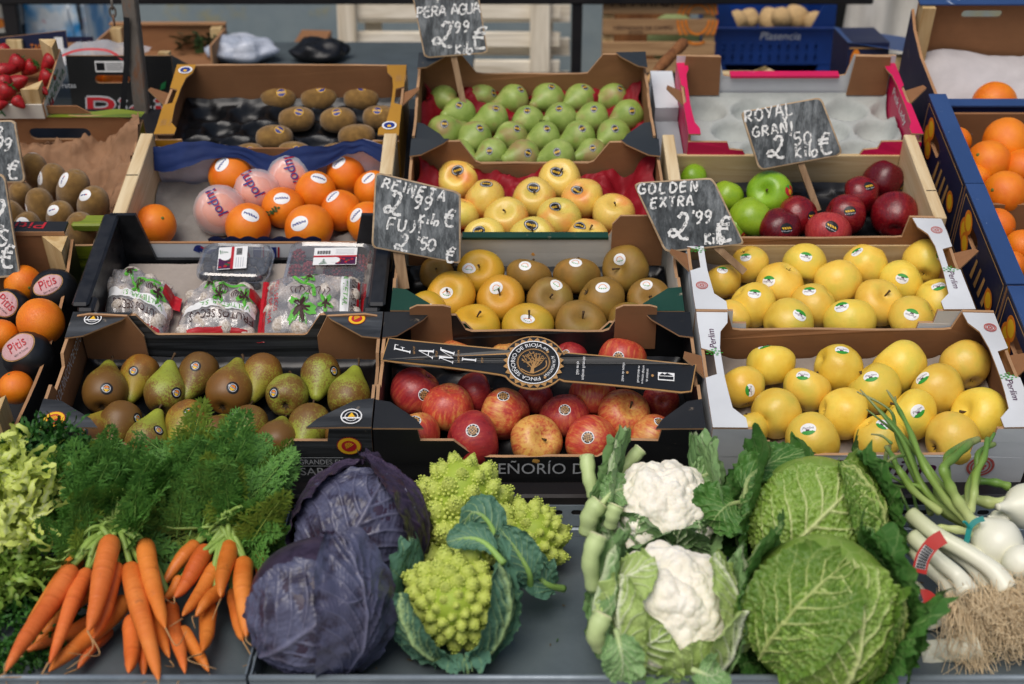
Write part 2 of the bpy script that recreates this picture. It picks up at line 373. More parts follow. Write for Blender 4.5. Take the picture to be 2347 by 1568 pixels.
def carton(name, label, x0, x1, t0, t1, front, rear, side, out, inn=None, edge=None, ledge=None, tabs=None, rearmat=None, rot=0, n0=0, floor=None, hand=None, rearhole=None, cat='crate', sideout=None, sidein=None):
    W, Dp = x1-x0, t1-t0; inn = inn or BROWN; edge = edge or EDGE; so = sideout or out
    root = thing(name, label, cat, MS @ Matrix.Translation((x0, t0, n0)) @ Matrix.Rotation(R_(rot), 4, 'Z'))
    k = random.random()*50; wb = wobble(k)
    P = lambda poly, fn, mats, nm, holes=(), th=TH: MB().plate(densify(poly), th, lambda p: wb(fn(p)), holes).obj(nm, mats, root)
    MB().box((TH, TH, -B), (W-TH, Dp-TH, TH-B)).obj('floor', floor or inn, root)
    P(mirror(front, W), lambda p: (p[0], -p[2], p[1]), [out, inn, edge], 'front_wall')
    rm = rearmat or [out, inn]
    P(mirror(rear, W), lambda p: (W-p[0], Dp+p[2], p[1]), [rm[0], rm[1], edge], 'rear_wall', [rearhole] if rearhole else [])
    P(mirror(side, Dp-2*TH), lambda p: (-p[2], Dp-TH-p[0], p[1]), [so, sidein or inn, edge], 'side_wall', [hand] if hand else [])
    P(mirror(side, Dp-2*TH), lambda p: (W+p[2], TH+p[0], p[1]), [so, sidein or inn, edge], 'side_wall', [hand] if hand else [])
    H = side[0][1]
    if ledge:   # (width, hand notch depth) flat strips folded over the side walls
        lw, nd = ledge; a, b = Dp*.40, Dp*.66
        for sgn in (0, 1):
            pl = [(0, 0), (lw*1.5, 0), (lw*1.5, .02), (lw, .04), (lw*.85, a), (lw*.85, b), (lw, Dp-.05), (lw*1.4, Dp-.03), (lw*1.5, Dp), (0, Dp), (0, b), (nd, b-.008), (nd, a+.008), (0, a)]
            if sgn: pl = [(W-u, v) for u, v in reversed(pl)]
            P(pl, lambda p: (p[0], p[1], H+.0036+p[2]), [out, inn, edge], 'side_ledge', th=.003)
            fl = [(0, a+.01), (0, b-.01), (-.03, b-.025), (-.033, a+.03)]
            if sgn: fl = [(W-u, v) for u, v in reversed(fl)]
            P(list(reversed(fl)) if not sgn else list(reversed(fl)), lambda p, s=sgn: (p[0], p[1], H-.004+p[2]+(p[0]*-.75 if not s else (p[0]-W)*.75)), [inn, inn, edge], 'hand_flap', th=.004)
    if tabs:    # corner triangles folded flat at the top of the posts: (along x, along t, which corners)
        tw, tt, wh = tabs
        for cxn in wh:
            pl = [(0, 0), (tw, 0), (tw*.85, tt*.3), (tw*.3, tt*.92), (0, tt)]
            fx = (lambda u: W-u) if cxn[1] == 'r' else (lambda u: u); fy = (lambda v: Dp-v) if cxn[0] == 'b' else (lambda v: v)
            hh = (rear if cxn[0] == 'b' else front)[0][1]
            pl = [(fx(u), fy(v)) for u, v in pl]
            if (cxn[1] == 'r') != (cxn[0] == 'b'): pl.reverse()
            P(pl, lambda p: (p[0], p[1], hh+.003+p[2]), [out, inn, edge], 'corner_tab', th=.003)
    return root
def inkpart(root, name, mats, fill, mw=None):
    m = MB(); fill(m); return m.obj(name, mats, root)
def liner(root, W, Dp, mat, cups, cr, cd_, base=.022, name='moulded_tray', asp=1.0, pad=.009, nz=.0015):
    """moulded tray: a sheet with round cups pressed into it"""
    def fn(u, v):
        x = pad+u*(W-2*pad); y = pad+v*(Dp-2*pad); h = base
        for (a, b) in cups:
            d = math.hypot((x-a)/asp, y-b)/cr
            if d < 1: h = min(h, base-cd_*(1-d*d)**.5)
        e = min(x, W-x, y, Dp-y)-pad
        h += .012*max(0, 1-e/.012)
        return (x, y, max(.007, h+nz*fbm((x*30, y*30, 1)))-B)
    return MB().grid(int(W/.0055), int(Dp/.0055), fn).obj(name, mat, root, True)
def hexcups(W, Dp, dx, dy, ox=0, oy=0):
    out = []; j = 0; y = dy/2+oy
    while y < Dp:
        x = (dx/2 if j % 2 else 0)+ox+.03
        while x < W: out.append((x, y)); x += dx
        y += dy; j += 1
    return out
def crumple(root, name, mat, x0, x1, t0, t1, hfn, amp=.012, fr=22, nu=60, nv=44, seed=0, jag=.012):
    def fn(u, v):
        x = x0+(x1-x0)*u; t = t0+(t1-t0)*v
        h = hfn(u, v)+amp*(noise.noise(Vector((x*fr, t*fr, seed)))+.8*abs(noise.noise(Vector((x*fr*2.1, t*fr*2.1, seed+3)))))
        ed = noise.noise(Vector((u*9+v*5, seed, 2)))*jag
        return (x+(ed if u in (0, 1) else 0), t+(ed if v in (0, 1) else 0), h-B)
    return MB().grid(nu, nv, fn).obj(name, mat, root, True)

X1a, X1b, X2a, X2b, X3a, X3b = -.705, -.208, -.205, .286, .296, .775
# --- front row
pear_crate = carton('pear_crate', 'black wood-print carton of russet pears behind the carrot tops', X1a, X1b, 0, .262,
    [(0, .1), (.062, .1), (.066, .074), (.118, .076), (.142, .05), (.158, .043)], [(0, .1), (.10, .1), (.125, .06), (.13, .058)], [(0, .1), (.09, .1), (.1, .08), (.13, .08)],
    P_WOODBLACK, BROWN, tabs=(.095, .062, ('fl', 'fr', 'bl', 'br')), rearmat=[P_WOODBLACK, P_WOODBLACK], floor=TRAYBLK)
liner(pear_crate, X1b-X1a, .262, TRAYBLK, hexcups(X1b-X1a, .262, .075, .11), .036, .015)
apple_crate = carton('apple_crate', 'black carton of red striped apples with a card band across', X2a, X2b, 0, .262,
    [(0, .098), (.066, .098), (.07, .075), (.118, .075), (.14, .052), (.158, .042)], [(0, .1), (.115, .1), (.13, .07), (.14, .066)], [(0, .1), (.09, .1), (.1, .085), (.13, .085)],
    P_BLACK, P_BLACK, tabs=(.075, .062, ('fl', 'fr', 'bl', 'br')), rearmat=[P_BLACK, P_BLACK], floor=TRAYBLK)
liner(apple_crate, X2b-X2a, .262, TRAYBLK, hexcups(X2b-X2a, .262, .09, .075), .043, .016)
for cx in (.058, X1b-X1a-.058):
    MB().plate(densify([(cx-.05, 0), (cx+.05, 0), (cx+.05, .06), (cx+.03, .104), (cx-.03, .108), (cx-.05, .104)] if cx < .2 else [(cx-.05, 0), (cx+.05, 0), (cx+.05, .104), (cx+.03, .108), (cx-.03, .104), (cx-.05, .06)]), .004, lambda p: (p[0], .254+p[2], p[1]), mi=(0, 0, 1)).obj('corner_post', [BROWN, EDGE], pear_crate)
wc_lo = carton('white_crate', 'white printed carton of yellow apples in the front row', X3a, X3b, 0, .265,
    [(0, .1), (.06, .1), (.062, .072), (.088, .072), (.09, .046), (.1, .045)], [(0, .105), (.05, .105), (.062, .068), (.075, .066)], [(0, .1), (.02, .1)],
    P_WHITE, BROWN, ledge=(.034, .018), floor=PULP)
wc_lo['label'] = 'white printed carton of yellow apples in the front row'
liner(wc_lo, X3b-X3a, .265, PULP_W, hexcups(X3b-X3a, .265, .1, .062), .046, .015)
# --- second row
T2 = .268
wc_up = carton('white_crate', 'white printed carton of yellow apples behind the front white carton', X3a, X3b-.028, T2, T2+.25,
    [(0, .1), (.06, .1), (.062, .074), (.085, .074), (.087, .046), (.1, .045)], [(0, .105), (.055, .105), (.062, .062), (.075, .06)], [(0, .1), (.02, .1)],
    P_WHITE, BROWN, ledge=(.034, .018), floor=PULP)
liner(wc_up, X3b-.028-X3a, .25, PULP_W, hexcups(X3b-.028-X3a, .25, .1, .06), .045, .015)
green_crate = carton('green_crate', 'dark green carton of russet and yellow apples', X2a+.008, X2b-.008, T2, T2+.232,
    [(0, .098), (.075, .098), (.082, .075), (.12, .075), (.14, .05), (.155, .043)], [(0, .1), (.1, .1), (.112, .075), (.13, .072)], [(0, .1), (.08, .1), (.09, .09), (.12, .09)],
    P_GREEN, P_CREAM, tabs=(.075, .06, ('fl', 'fr')), rearmat=[P_GREEN, P_CREAM], floor=P_CHAR)
MB().box((.11, .224, .0725), (.365, .240, .0775)).obj('rear_rim', P_GREEN, green_crate)
liner(green_crate, X2b-X2a-.016, .232, TRAYBLK, hexcups(X2b-X2a-.016, .232, .095, .07), .043, .016)
for cx, ww in ((.415, .045), (.055, .04)):
    MB().plate(densify([(cx-ww, .02), (cx+ww, .02), (cx+ww, .128), (cx-ww*.7, .128), (cx-ww, .11)]), .004, lambda p: (p[0], .222+p[2], p[1]), mi=(0, 0, 1)).obj('corner_post', [BROWN, EDGE], green_crate)
# brown corner tongues standing between the black and the green carton
for cx in (.075, .405):
    MB().plate(densify([(cx-.034, .03), (cx+.034, .03), (cx+.032, .118), (cx+.02, .122), (cx-.022, .122), (cx-.034, .115)]), .004, lambda p: (p[0], .2585+p[2], p[1]), mi=(0, 0, 1)).obj('corner_post', [BROWN, EDGE], apple_crate)
# black plastic crate
pc = thing('plastic_crate', 'black plastic crate with fig bags and berry punnets', 'crate', MS @ Matrix.Translation((X1a+.008, T2, 0)))
Wp, Dpp = X1b-X1a-.016, .245
MB().box((.012, .012, 0), (Wp-.012, Dpp-.012, .008)).obj('floor', PLASTIC, pc)
fw = [(0, .0), (Wp, 0), (Wp, .085), (Wp-.03, .085), (Wp-.04, .044), (.04, .044), (.03, .085), (0, .085)]
MB().plate(fw, .008, lambda p: (p[0], -p[2], p[1])).obj('front_wall', [PLASTIC]*3, pc)
MB().box((.042, -.006, .036), (Wp-.042, .012, .0445), bev=.003).obj('front_rim', PLASTIC, pc)
for k in range(7): MB().box((.06+k*.055, -.0035, .024), (.106+k*.055, -.001, .032)).obj('front_rib', PLASTIC, pc)
hol = [slot(.11+k*.022, .006, .010, .012, 3) for k in range(13)]
rw = [(0, 0), (Wp, 0), (Wp, .115), (Wp-.045, .115), (Wp-.065, .017), (.065, .017), (.045, .115), (0, .115)]
MB().plate(rw, .007, lambda p: (Wp-p[0], Dpp+p[2], p[1]), hol).obj('rear_wall', [PLASTIC]*3, pc)
for s in (0, 1):
    x = 0 if s == 0 else Wp-.012
    MB().box((x, .008, 0), (x+.012, Dpp-.008, .105)).obj('side_wall', PLASTIC, pc)
    MB().box((x-.012 if s == 0 else x-.004, .0, .1055), (x+.016 if s == 0 else x+.024, Dpp, .115), bev=.004).obj('side_rim', PLASTIC, pc)
    MB().box((x-.003 if s == 0 else x-.012, -.006, .0855), (x+.024 if s == 0 else x+.015, .03, .108), bev=.004).obj('corner_post', PLASTIC, pc)
def padfn(u, v):
    x = .02+u*(Wp-.04); y = .02+v*(Dpp-.04); h = .018
    for k in range(7):
        a = .05+(k % 4)*.12+(.06 if k > 3 else 0); b = .06 if k > 3 else .16
        d = math.hypot(x-a, y-b)/.045
        if d < 1: h -= .008*(1-d*d)
    return (x, y, h+.001*fbm((x*30, y*30, 4)))
MB().grid(60, 30, padfn).obj('pulp_pad', PULP_W, pc, True)
# --- third row
T3 = .517
ob = thing('orange_box', 'white and blue fruit box with pale wooden side boards, holding oranges', 'crate', MS @ Matrix.Translation((X1a+.008, T3, 0)))
Wo, Do = X1b-X1a-.016, .258
MB().box((.02, .004, -B), (Wo-.02, Do, .006-B)).obj('floor', BROWN, ob)
for s in (0, 1):
    x = 0 if s == 0 else Wo-.024
    MB().box((x, 0, -B), (x+.024, Do, .107), bev=.0015).obj('side_board', WOOD_PALE, ob)
    MB().box((x+.001, .12, .1072), (x+.022, .1215, .1082)).obj('staple', DARKSTEEL, ob)
MB().box((.024, -.003, -B), (Wo-.024, 0, .047)).obj('front_wall', [P_WHITE], ob)
MB().box((.024, -.0035, .0472), (Wo-.024, .001, .0492)).obj('front_edge', BROWN2, ob)
MB().box((.024, Do-.004, -B), (Wo-.024, Do, .075)).obj('rear_wall', [BROWN], ob)
def lin(u, v):   # paper lining standing up the rear wall: pale below, blue scalloped upper edge folded over
    x = .026+u*(Wo-.052); hmax = .088+.012*math.sin(u*9)+.010*fbm((u*7, 1, 2)); z = -.005+v*(hmax+.005)
    return (x, Do-.012-.012*math.sin(v*2.6)+.004*fbm((u*9, v*4, 3)), z)
MB().grid(50, 14, lin).obj('pale_lining', LILAC_PAPER, ob, True)
def lin2(u, v):
    x = .026+u*(Wo-.052); hmax = .088+.012*math.sin(u*9)+.010*fbm((u*7, 1, 2))
    return (x, Do-.026-v*.022*(1+.5*math.sin(u*13))+.003*fbm((u*9, v*4, 8)), hmax+.006-v*.030*(1+.35*math.sin(u*11+1)))
MB().grid(60, 10, lin2).obj('blue_lining_edge', BLUE_PAPER, ob, True)
def scal(u, v):
    x = .16+u*.2; return (x, .0045-v*.004, .045+v*(.010+.006*abs(math.sin(u*22))))
MB().grid(60, 4, scal).obj('blue_lining_edge', BLUE_PAPER, ob, True)
liner(ob, Wo, Do, PULP, [(.09+k*.09, .19-(k % 2)*.07) for k in range(5)]+[(.08, .07), (.05, .15)], .045, .016, pad=.026)
def tellbar(m, a):
    if 1: 
        m.plate([(a, .004), (a+.014, .004), (a+.018, .04), (a+.004, .04)], .0004, lambda p: (p[0], -.0042+p[2]*0-.0002*(p[2] == 0), p[1]), mi=(0, 0, 0))
        m.plate([(a+.0165, .004), (a+.0195, .004), (a+.0235, .04), (a+.0205, .04)], .0004, lambda p: (p[0], -.0042-.0002*(p[2] == 0), p[1]), mi=(1, 1, 1))
def tellupol(m):
    arc = catmull([(.137, .03), (.142, .039), (.15, .034), (.17, .03), (.195, .037), (.215, .03), (.222, .018)], 6)
    m.ribbon([(p[0], -.0044, p[1]) for p in arc], [.012]*len(arc), Vector((0, -1, 0)), 0)
    arc = catmull([(.146, .041), (.152, .038), (.156, .041)], 4); m.ribbon([(p[0], -.0046, p[1]) for p in arc], .003, Vector((0, -1, 0)), 1)
    arc = catmull([(.222, .034), (.229, .025), (.23, .012)], 4); m.ribbon([(p[0], -.0046, p[1]) for p in arc], .003, Vector((0, -1, 0)), 1)
inkpart(ob, 'lettering', [I_BLUE, I_RED], tellupol)
for a in (.235, .262, .36): inkpart(ob, 'lettering', [I_BLUE, I_RED], lambda m: tellbar(m, a))
tissue_crate = carton('red_tissue_crate', 'dark carton lined with red tissue holding blushed yellow apples', X2a+.018, X2b-.014, T3-.012, T3+.232,
    [(0, .1), (.06, .1), (.09, .055), (.105, .046)], [(0, .108), (.09, .108), (.118, .065), (.13, .06)], [(0, .1), (.02, .1)], P_CHAR, BROWN, tabs=(.07, .055, ('bl', 'br')))
crumple(tissue_crate, 'red_tissue', RED_TISSUE, .01, .45, .03, .228, lambda u, v: .012+.05*max(0, (v-.6)/.4)**1.5+.05*max(0, abs(u-.5)*2-.78)*4, .026, 24, 90, 60, seed=2, jag=.03)
crumple(tissue_crate, 'red_tissue', RED_TISSUE, .19, .34, .006, .06, lambda u, v: .03+.02*math.sin(u*3.1), .014, 26, 30, 14, seed=9)
wood_box = thing('wooden_box', 'pale wooden box of green and red apples', 'crate', MS @ Matrix.Translation((X3a-.014, T3-.005, 0)))
Ww, Dw = .475, .262
MB().box((.02, .004, -B), (Ww-.02, Dw, .006-B)).obj('floor', TRAYBLK, wood_box)
for s in (0, 1):
    x = 0 if s == 0 else Ww-.022
    MB().box((x, 0, -B), (x+.022, Dw, .105), bev=.0015).obj('side_board', WOOD_PALE, wood_box)
    MB().box((x+.003, .08, .1052), (x+.02, .0815, .106)).obj('staple', DARKSTEEL, wood_box)
MB().box((.0225, Dw-.008, -B), (Ww-.0225, Dw, .062), bev=.001).obj('rear_board', WOOD_PALE_X, wood_box)
MB().box((.0225, 0, -B), (Ww-.0225, .007, .045), bev=.001).obj('front_board', WOOD_PALE_X, wood_box)
liner(wood_box, Ww, Dw, TRAYBLK, hexcups(Ww, Dw, .09, .075), .042, .016, pad=.026)
# --- fourth row
T4 = .782
kiwi_box = carton('mustard_kiwi_box', 'mustard yellow carton with brown kiwis in a black moulded tray', X1a+.03, X1b-.005, T4, T4+.255,
    [(0, .085), (.05, .085), (.06, .05), (.1, .05)], [(0, .098), (.03, .098), (.04, .1), (.1, .1)], [(0, .096), (.02, .096)], P_MUST, BROWN, ledge=(.026, .016), floor=TRAYBLK)
KW = X1b-.005-X1a-.03
kc = [(.058+i*.079+(.035 if j % 2 else 0), .205-j*.055) for j in range(4) for i in range(6)]
liner(kiwi_box, KW, .255, TRAYBLK, kc, .027, .024, base=.034, asp=1.35, nz=.004)
pear_box = carton('green_pear_carton', 'dark carton lined with red tissue full of green pears', X2a+.018, X2b-.018, T4-.022, T4+.255,
    [(0, .1), (.055, .1), (.075, .062), (.1, .05)], [(0, .125), (.085, .125), (.115, .082), (.13, .08)], [(0, .108), (.1, .108), (.105, .1), (.13, .1)], P_CHAR, BROWN, tabs=(.06, .06, ('fl', 'fr', 'br', 'bl')))
crumple(pear_box, 'red_tissue', RED_TISSUE, .008, .447, .02, .268, lambda u, v: .012+.045*max(0, (v-.72)/.28)+.04*max(0, abs(u-.5)*2-.85)*5, .022, 26, 90, 60, seed=5, jag=.03)
pink_box = carton('pink_box', 'empty bright pink carton with a pale cupped tray', X3a+.035, X3b-.005, T4-.012, T4+.25,
    [(0, .09), (.075, .09), (.08, .075), (.105, .072), (.12, .045), (.13, .043)], [(0, .125), (.085, .125), (.097, .08), (.11, .078)], [(0, .105), (.02, .105)],
    P_PINK, BROWN, ledge=(.015, .006), rearmat=[P_PINK, P_WHITE], floor=PULP_L, sidein=P_PINK)
PW = X3b-.005-X3a-.035
MB().box((.11, .248, .0785), (PW-.11, .268, .0835)).obj('rear_rim', P_PINK, pink_box)
liner(pink_box, PW, .262, PULP_L, [(.06+i*.094+(.047 if j % 2 else 0), .205-j*.074) for j in range(3) for i in range(5)], .036, .034, base=.05, asp=1.15, nz=.0004)
for (a, b) in ((.05, .25), (PW-.05, .25)):
    MB().plate(densify([(a-.04, .04), (a+.04, .04), (a+.036, .128), (a-.034, .13)]), .004, lambda p: (p[0], b+p[2], p[1]), mi=(0, 0, 1)).obj('corner_post', [BROWN, EDGE], pink_box)
def pink_print(m):
    fn = lambda u, v: (u, -.0012, v)
    arc = catmull([(.33, .015), (.36, .04), (.385, .02), (.375, .005), (.36, .015), (.38, .032), (.41, .05)], 6)
    m.ribbon([fn(p[0], p[1]) for p in arc], .012, Vector((0, -1, 0)), 0)
    m.add([fn(*p) for p in disc_pts(.372, .016, .007, 14)], [tuple(range(14))], 1)
    for a in (.25, .29): m.ribbon([fn(p[0], p[1]) for p in catmull([(a, .012), (a+.02, .032), (a+.035, .02)], 5)], .006, Vector((0, -1, 0)), 0)
inkpart(pink_box, 'flourish_print', [I_GREEN, I_WHITE], pink_print)
for sg in (0, 1):
    def pl(m, sg=sg):
        X = PW-.0064 if sg else .0064
        fn = lambda p: (X, .215-p[0]*.013, .062+p[1]*.02)
        put_text(m, 'Pink Lady', fn, shear=.25, width=9)
    if sg: inkpart(pink_box, 'lettering', [I_WHITE], pl)
# stamps and lettering on the fronts
def ring_mark(m, fn, cx, cy, r, mi=0, n=24, wd=.18):
    for rr in (r, r*.72):
        o = disc_pts(cx, cy, rr, n); i = disc_pts(cx, cy, rr*(1-wd), n)
        m.add([fn(*p) for p in o]+[fn(*p) for p in i], [(k, (k+1) % n, n+(k+1) % n, n+k) for k in range(n)], mi)
    for k in range(10):
        a = k*.63; q = (cx+.86*r*math.cos(a), cy+.86*r*math.sin(a)); m.add([fn(*p) for p in disc_pts(q[0], q[1], r*.06, 6)], [tuple(range(6))], mi)
    for k in range(6):
        a = k*1.05+.2; m.add([fn(*p) for p in disc_pts(cx+.3*r*math.cos(a), cy+.3*r*math.sin(a), r*.16, 6)], [tuple(range(6))], mi)
def leafy(m, fn, cx, cy, s, mi=0):
    for k in range(14):
        a = k*2.4; r = s*(k/14)**.6; x, y = cx+r*math.cos(a), cy+r*math.sin(a)*.7; q = s*.2
        m.add([fn(x-q, y), fn(x, y-q*.5), fn(x+q, y), fn(x, y+q*.5)], [(0, 1, 2, 3)], mi)
def perlim_ledges(root, W, Dp):
    for sgn in (0, 1):
        xa = .018 if not sgn else W-.018
        fn = lambda x, y: (x, y, .1046)
        inkpart(root, 'tree_print', [I_GREEN], lambda m: leafy(m, fn, xa, Dp*.62 if not sgn else Dp*.41, .013, 0)); inkpart(root, 'stamp_print', [I_STAMP], lambda m: ring_mark(m, fn, xa-.002*(1-2*sgn), Dp*.24 if not sgn else Dp*.84, .010, 0))
        def fill(m):
            xa = .018 if not sgn else W-.018
            fn = lambda x, y: (x, y, .1046)
            ta, tb = (Dp*.24, Dp*.80) if sgn == 0 else (Dp*.22, Dp*.78)
            put_text(m, 'Perlim', lambda p: (xa-(p[1]-.5)*.011*(1 if not sgn else -1), (Dp*.74 if not sgn else Dp*.3)+(p[0])*.0105*(1 if not sgn else -1), .1046), 0, shear=.2, center=True, width=4.2)
        inkpart(root, 'lettering', [I_PURPLE, I_GREEN, I_STAMP], fill)
perlim_ledges(wc_lo, X3b-X3a, .265); perlim_ledges(wc_up, X3b-.028-X3a, .25)
def perlim_front(m):
    put_text(m, 'Perlim', lambda p: (.175+p[0]*.036, -.0025, .003+p[1]*.036), 0, shear=.25, width=4.6)
inkpart(wc_lo, 'tree_print', [I_DKGREEN], lambda m: leafy(m, lambda x, y: (x, -.0025, y), .145, .034, .03)); inkpart(wc_lo, 'stamp_print', [I_STAMP], lambda m: ring_mark(m, lambda x, y: (x, -.0025, y), .41, .022, .021))
inkpart(wc_lo, 'lettering', [I_PURPLE, I_DKGREEN, I_STAMP], perlim_front)
def finca_front(m):
    vs, fs = text2d('FINCA SEÑORÍO DE RIOJA'); put_text(m, 'FINCA SEÑORÍO DE RIOJA', lambda p: (.085+p[0]*.0205, -.0022, .006+p[1]*.024), 0, width=15.8)
inkpart(apple_crate, 'lettering', [I_GREY], finca_front)
def pear_front(m):
    fn = lambda x, y: (x, -.0022, y)
    put_text(m, 'PERAS', lambda p: (.09+p[0]*.017, -.0022, .006+p[1]*.022), 0, width=4.2)
    put_text(m, 'PATATA', lambda p: (.255+p[0]*.016, -.0022, .008+p[1]*.018), 0, width=4.0)
    put_text(m, 'RINCÓN', lambda p: (.345+p[0]*.006, -.0022, .012+p[1]*.007), 0)
    m.add([fn(.357, .022), fn(.372, .022), fn(.366, .034)], [(0, 1, 2)], 1)
    put_text(m, 'GRANDES EN', lambda p: (.385+p[0]*.0105, -.0022, .0265+p[1]*.011), 0, width=6.4)
    put_text(m, 'SABOR', lambda p: (.385+p[0]*.0165, -.0022, .003+p[1]*.017), 0, width=4.1)
    m.ribbon([fn(.385, .041), fn(.452, .041)], .0012, Vector((0, -1, 0)), 0); m.ribbon([fn(.385, .023), fn(.452, .023)], .0012, Vector((0, -1, 0)), 0)
inkpart(pear_crate, 'lettering', [I_GREY, I_YEL], pear_front)
def seal(m, fn, cx, cy, r):
    n = 28; z = [(cx+(r*(1.0 if k % 2 else .9))*math.cos(math.pi*k/n), cy+(r*(1.0 if k % 2 else .9))*math.sin(math.pi*k/n)) for k in range(2*n)]
    m.add([fn(p[0], p[1], 0) for p in z], [tuple(range(2*n))], 0); m.add([fn(p[0], p[1], 1) for p in disc_pts(cx, cy, r*.9, 28)], [tuple(range(28))], 1)
    m.add([fn(p[0], p[1], 2) for p in disc_pts(cx, cy, r*.6, 24)], [tuple(range(24))], 0)
    for k in range(5):
        a = .5+k*.42; q = [(cx-r*.25, cy-r*.3), (cx+r*.42*math.cos(a), cy+r*.42*math.sin(a)), (cx+r*.42*math.cos(a+.25), cy+r*.42*math.sin(a+.25))]; m.add([fn(p[0], p[1], 3) for p in q], [(0, 1, 2)], 1)
def rincon(m, fn, cx, cy, r, a=0):
    n = 28
    for lo, hi, mi in ((0, 1, 2), (.88, 1, 3), (.55, .62, 3)):
        o = disc_pts(cx, cy, r*hi, n); i = disc_pts(cx, cy, r*max(lo, .001), n)
        m.add([fn(p[0], p[1], .5+(mi == 3)*.5) for p in o]+[fn(p[0], p[1], .5+(mi == 3)*.5) for p in i], [(k, (k+1) % n, n+(k+1) % n, n+k) for k in range(n)], mi)
    m.add([fn(cx-.34*r, cy-.1*r, 1.5), fn(cx+.34*r, cy-.1*r, 1.5), fn(cx, cy+.5*r, 1.5)], [(0, 1, 2)], 1)
    m.add([fn(cx-.8*r, cy-.32*r, 2), fn(cx+.8*r, cy-.32*r, 2), fn(cx+.8*r, cy-.14*r, 2), fn(cx-.8*r, cy-.14*r, 2)], [(0, 1, 2, 3)], 3)
def pear_marks(m):
    W = X1b-X1a
    top = lambda h: (lambda x, y, l: (x, y, h+.0042+l*.0003)); fr = lambda x, y, l: (x, -.003-l*.0003, y)
    return [lambda m: seal(m, top(.1), .028, .016, .017), lambda m: seal(m, top(.1), W-.04, .262-.018, .0145), lambda m: rincon(m, top(.1), W-.03, .022, .016), lambda m: rincon(m, top(.1), .035, .262-.018, .014),
            lambda m: seal(m, fr, W-.034, .067, .019), lambda m: rincon(m, fr, .035, .06, .017)]
for fl in pear_marks(0): inkpart(pear_crate, 'seal_print', [I_RED, I_YEL, I_BLACK, I_WHITE], fl)
def pear_sides(m):
    put_text(m, 'PERAS DE RINCON DE SOTO', lambda p: (-.0025, .215-p[0]*.0098, .028+p[1]*.022), 0, width=19)
def pear_side2(m):
    put_text(m, 'PERAS DE RINCON DE SOTO', lambda p: (.0072, .06+p[0]*.0098, .058+p[1]*.02), 0, width=19)
inkpart(pear_crate, 'lettering', [I_GREY], pear_sides); inkpart(pear_crate, 'lettering', [I_GREY], pear_side2)
def must_marks(m, k):
    fn = lambda x, y, l: (x, y, .1005+l*.0003)
    for (a, b) in ((.02, .232), (KW-.02, .03))[k:k+1]:
        m.add([fn(p[0], p[1], 0) for p in disc_pts(a, b, .014, 20)], [tuple(range(20))], 0); m.add([fn(p[0], p[1], 1) for p in disc_pts(a, b, .0105, 20)], [tuple(range(20))], 1)
        m.add([fn(p[0], p[1], 2) for p in disc_pts(a, b-.003, .004, 10)], [tuple(range(10))], 2)
    for a, b, s in ((.012, .05, 1), (KW-.012, .21, 1))[k:k+1]:
        put_text(m, '100%', lambda p: (a+p[1]*.012-.006, b-p[0]*.008, .1008), 3); put_text(m, 'ESTRELLA', lambda p: (a+.016+p[1]*.005-.006, b-p[0]*.004, .1008), 3)
for k in (0, 1): inkpart(kiwi_box, 'emblem_print', [I_WHITE, I_BLUE, I_YEL, I_TAN], lambda m: must_marks(m, k))

# --- navy orange cartons down the right edge, side on
def navy(label, t0, t1, H=.135, x0=.797, W=.42):
    Dp = t1-t0
    r = thing('navy_orange_box', label, 'crate', MS @ Matrix.Translation((x0, t0, 0)), 'navy cartons of oranges stepping down the right edge')
    MB().box((.006, .006, 0), (W-.006, Dp-.006, .006)).obj('floor', BROWN, r)
    hh = slot(Dp*.30, .085, .075, .03)
    m = MB(); m.plate(densify([(0, 0), (Dp, 0), (Dp, H), (0, H)]), .007, lambda p: (-p[2], Dp-p[0], p[1]), [hh]); m.obj('side_wall', [P_NAVY, BROWN, BROWN2], r)
    MB().box((.0072, 0.0, H-.03), (.030, Dp, H-.002)).obj('side_rail', BROWN2, r)
    MB().box((-.002, -.002, H), (.031, Dp+.001, H+.003)).obj('rim_strip', P_BLUE, r)
    MB().box((W-.007, 0, 0), (W, Dp, H)).obj('side_wall', P_NAVY, r)
    MB().box((.0075, 0, 0), (W-.0075, .006, H*.62)).obj('front_wall', P_NAVY, r)
    MB().box((.0075, Dp-.006, 0), (W-.0075, Dp, H*.72)).obj('rear_wall', BROWN, r)
    MB().box((.0465, Dp*.52, H+.0032), (.048, Dp*.52+.001, H+.0036)).obj('staple', GALV, r)
    m = MB(); fn = lambda a, b, l: (-.0008-l*.0004, Dp-a, b)
    for (a0, b0, a1, b1) in ((.008, .008, Dp-.008, .0105), (.008, H-.012, Dp-.008, H-.0095), (.008, .008, .0105, H-.01), (Dp-.0105, .008, Dp-.008, H-.01)):
        m.add([fn(a0, b0, 0), fn(a0, b1, 0), fn(a1, b1, 0), fn(a1, b0, 0)], [(0, 1, 2, 3)], 0)
    for k, (a, b, rr) in enumerate(((.045, .07, .024), (.055, .095, .022), (.062, .055, .02), (Dp-.05, .06, .02))):
        m.add([fn(p[0], p[1], 1+k*.5) for p in disc_pts(a, b, rr, 20)], [tuple(range(20))], 1); m.add([fn(p[0], p[1], 1.3+k*.5) for p in disc_pts(a, b, rr*.7, 16)], [tuple(range(16))], 2)
    for k in range(4):
        a = .12+k*.025; m.add([fn(a, .03, 1), fn(a+.012, .03, 1), fn(a+.02, .075, 1), fn(a+.012, .075, 1)], [(3, 2, 1, 0)], 0)
    m.obj('fruit_print', [I_TAN, I_ORANGE, I_YEL], r); return r
navy('navy carton side at the right edge beside the front white crate', -.02, .285)
navy('navy carton with blue scuffed rim and oranges, beside the second white crate', .293, .567)
navy('navy carton with blue scuffed rim and oranges, beside the wooden apple box', .572, .862)
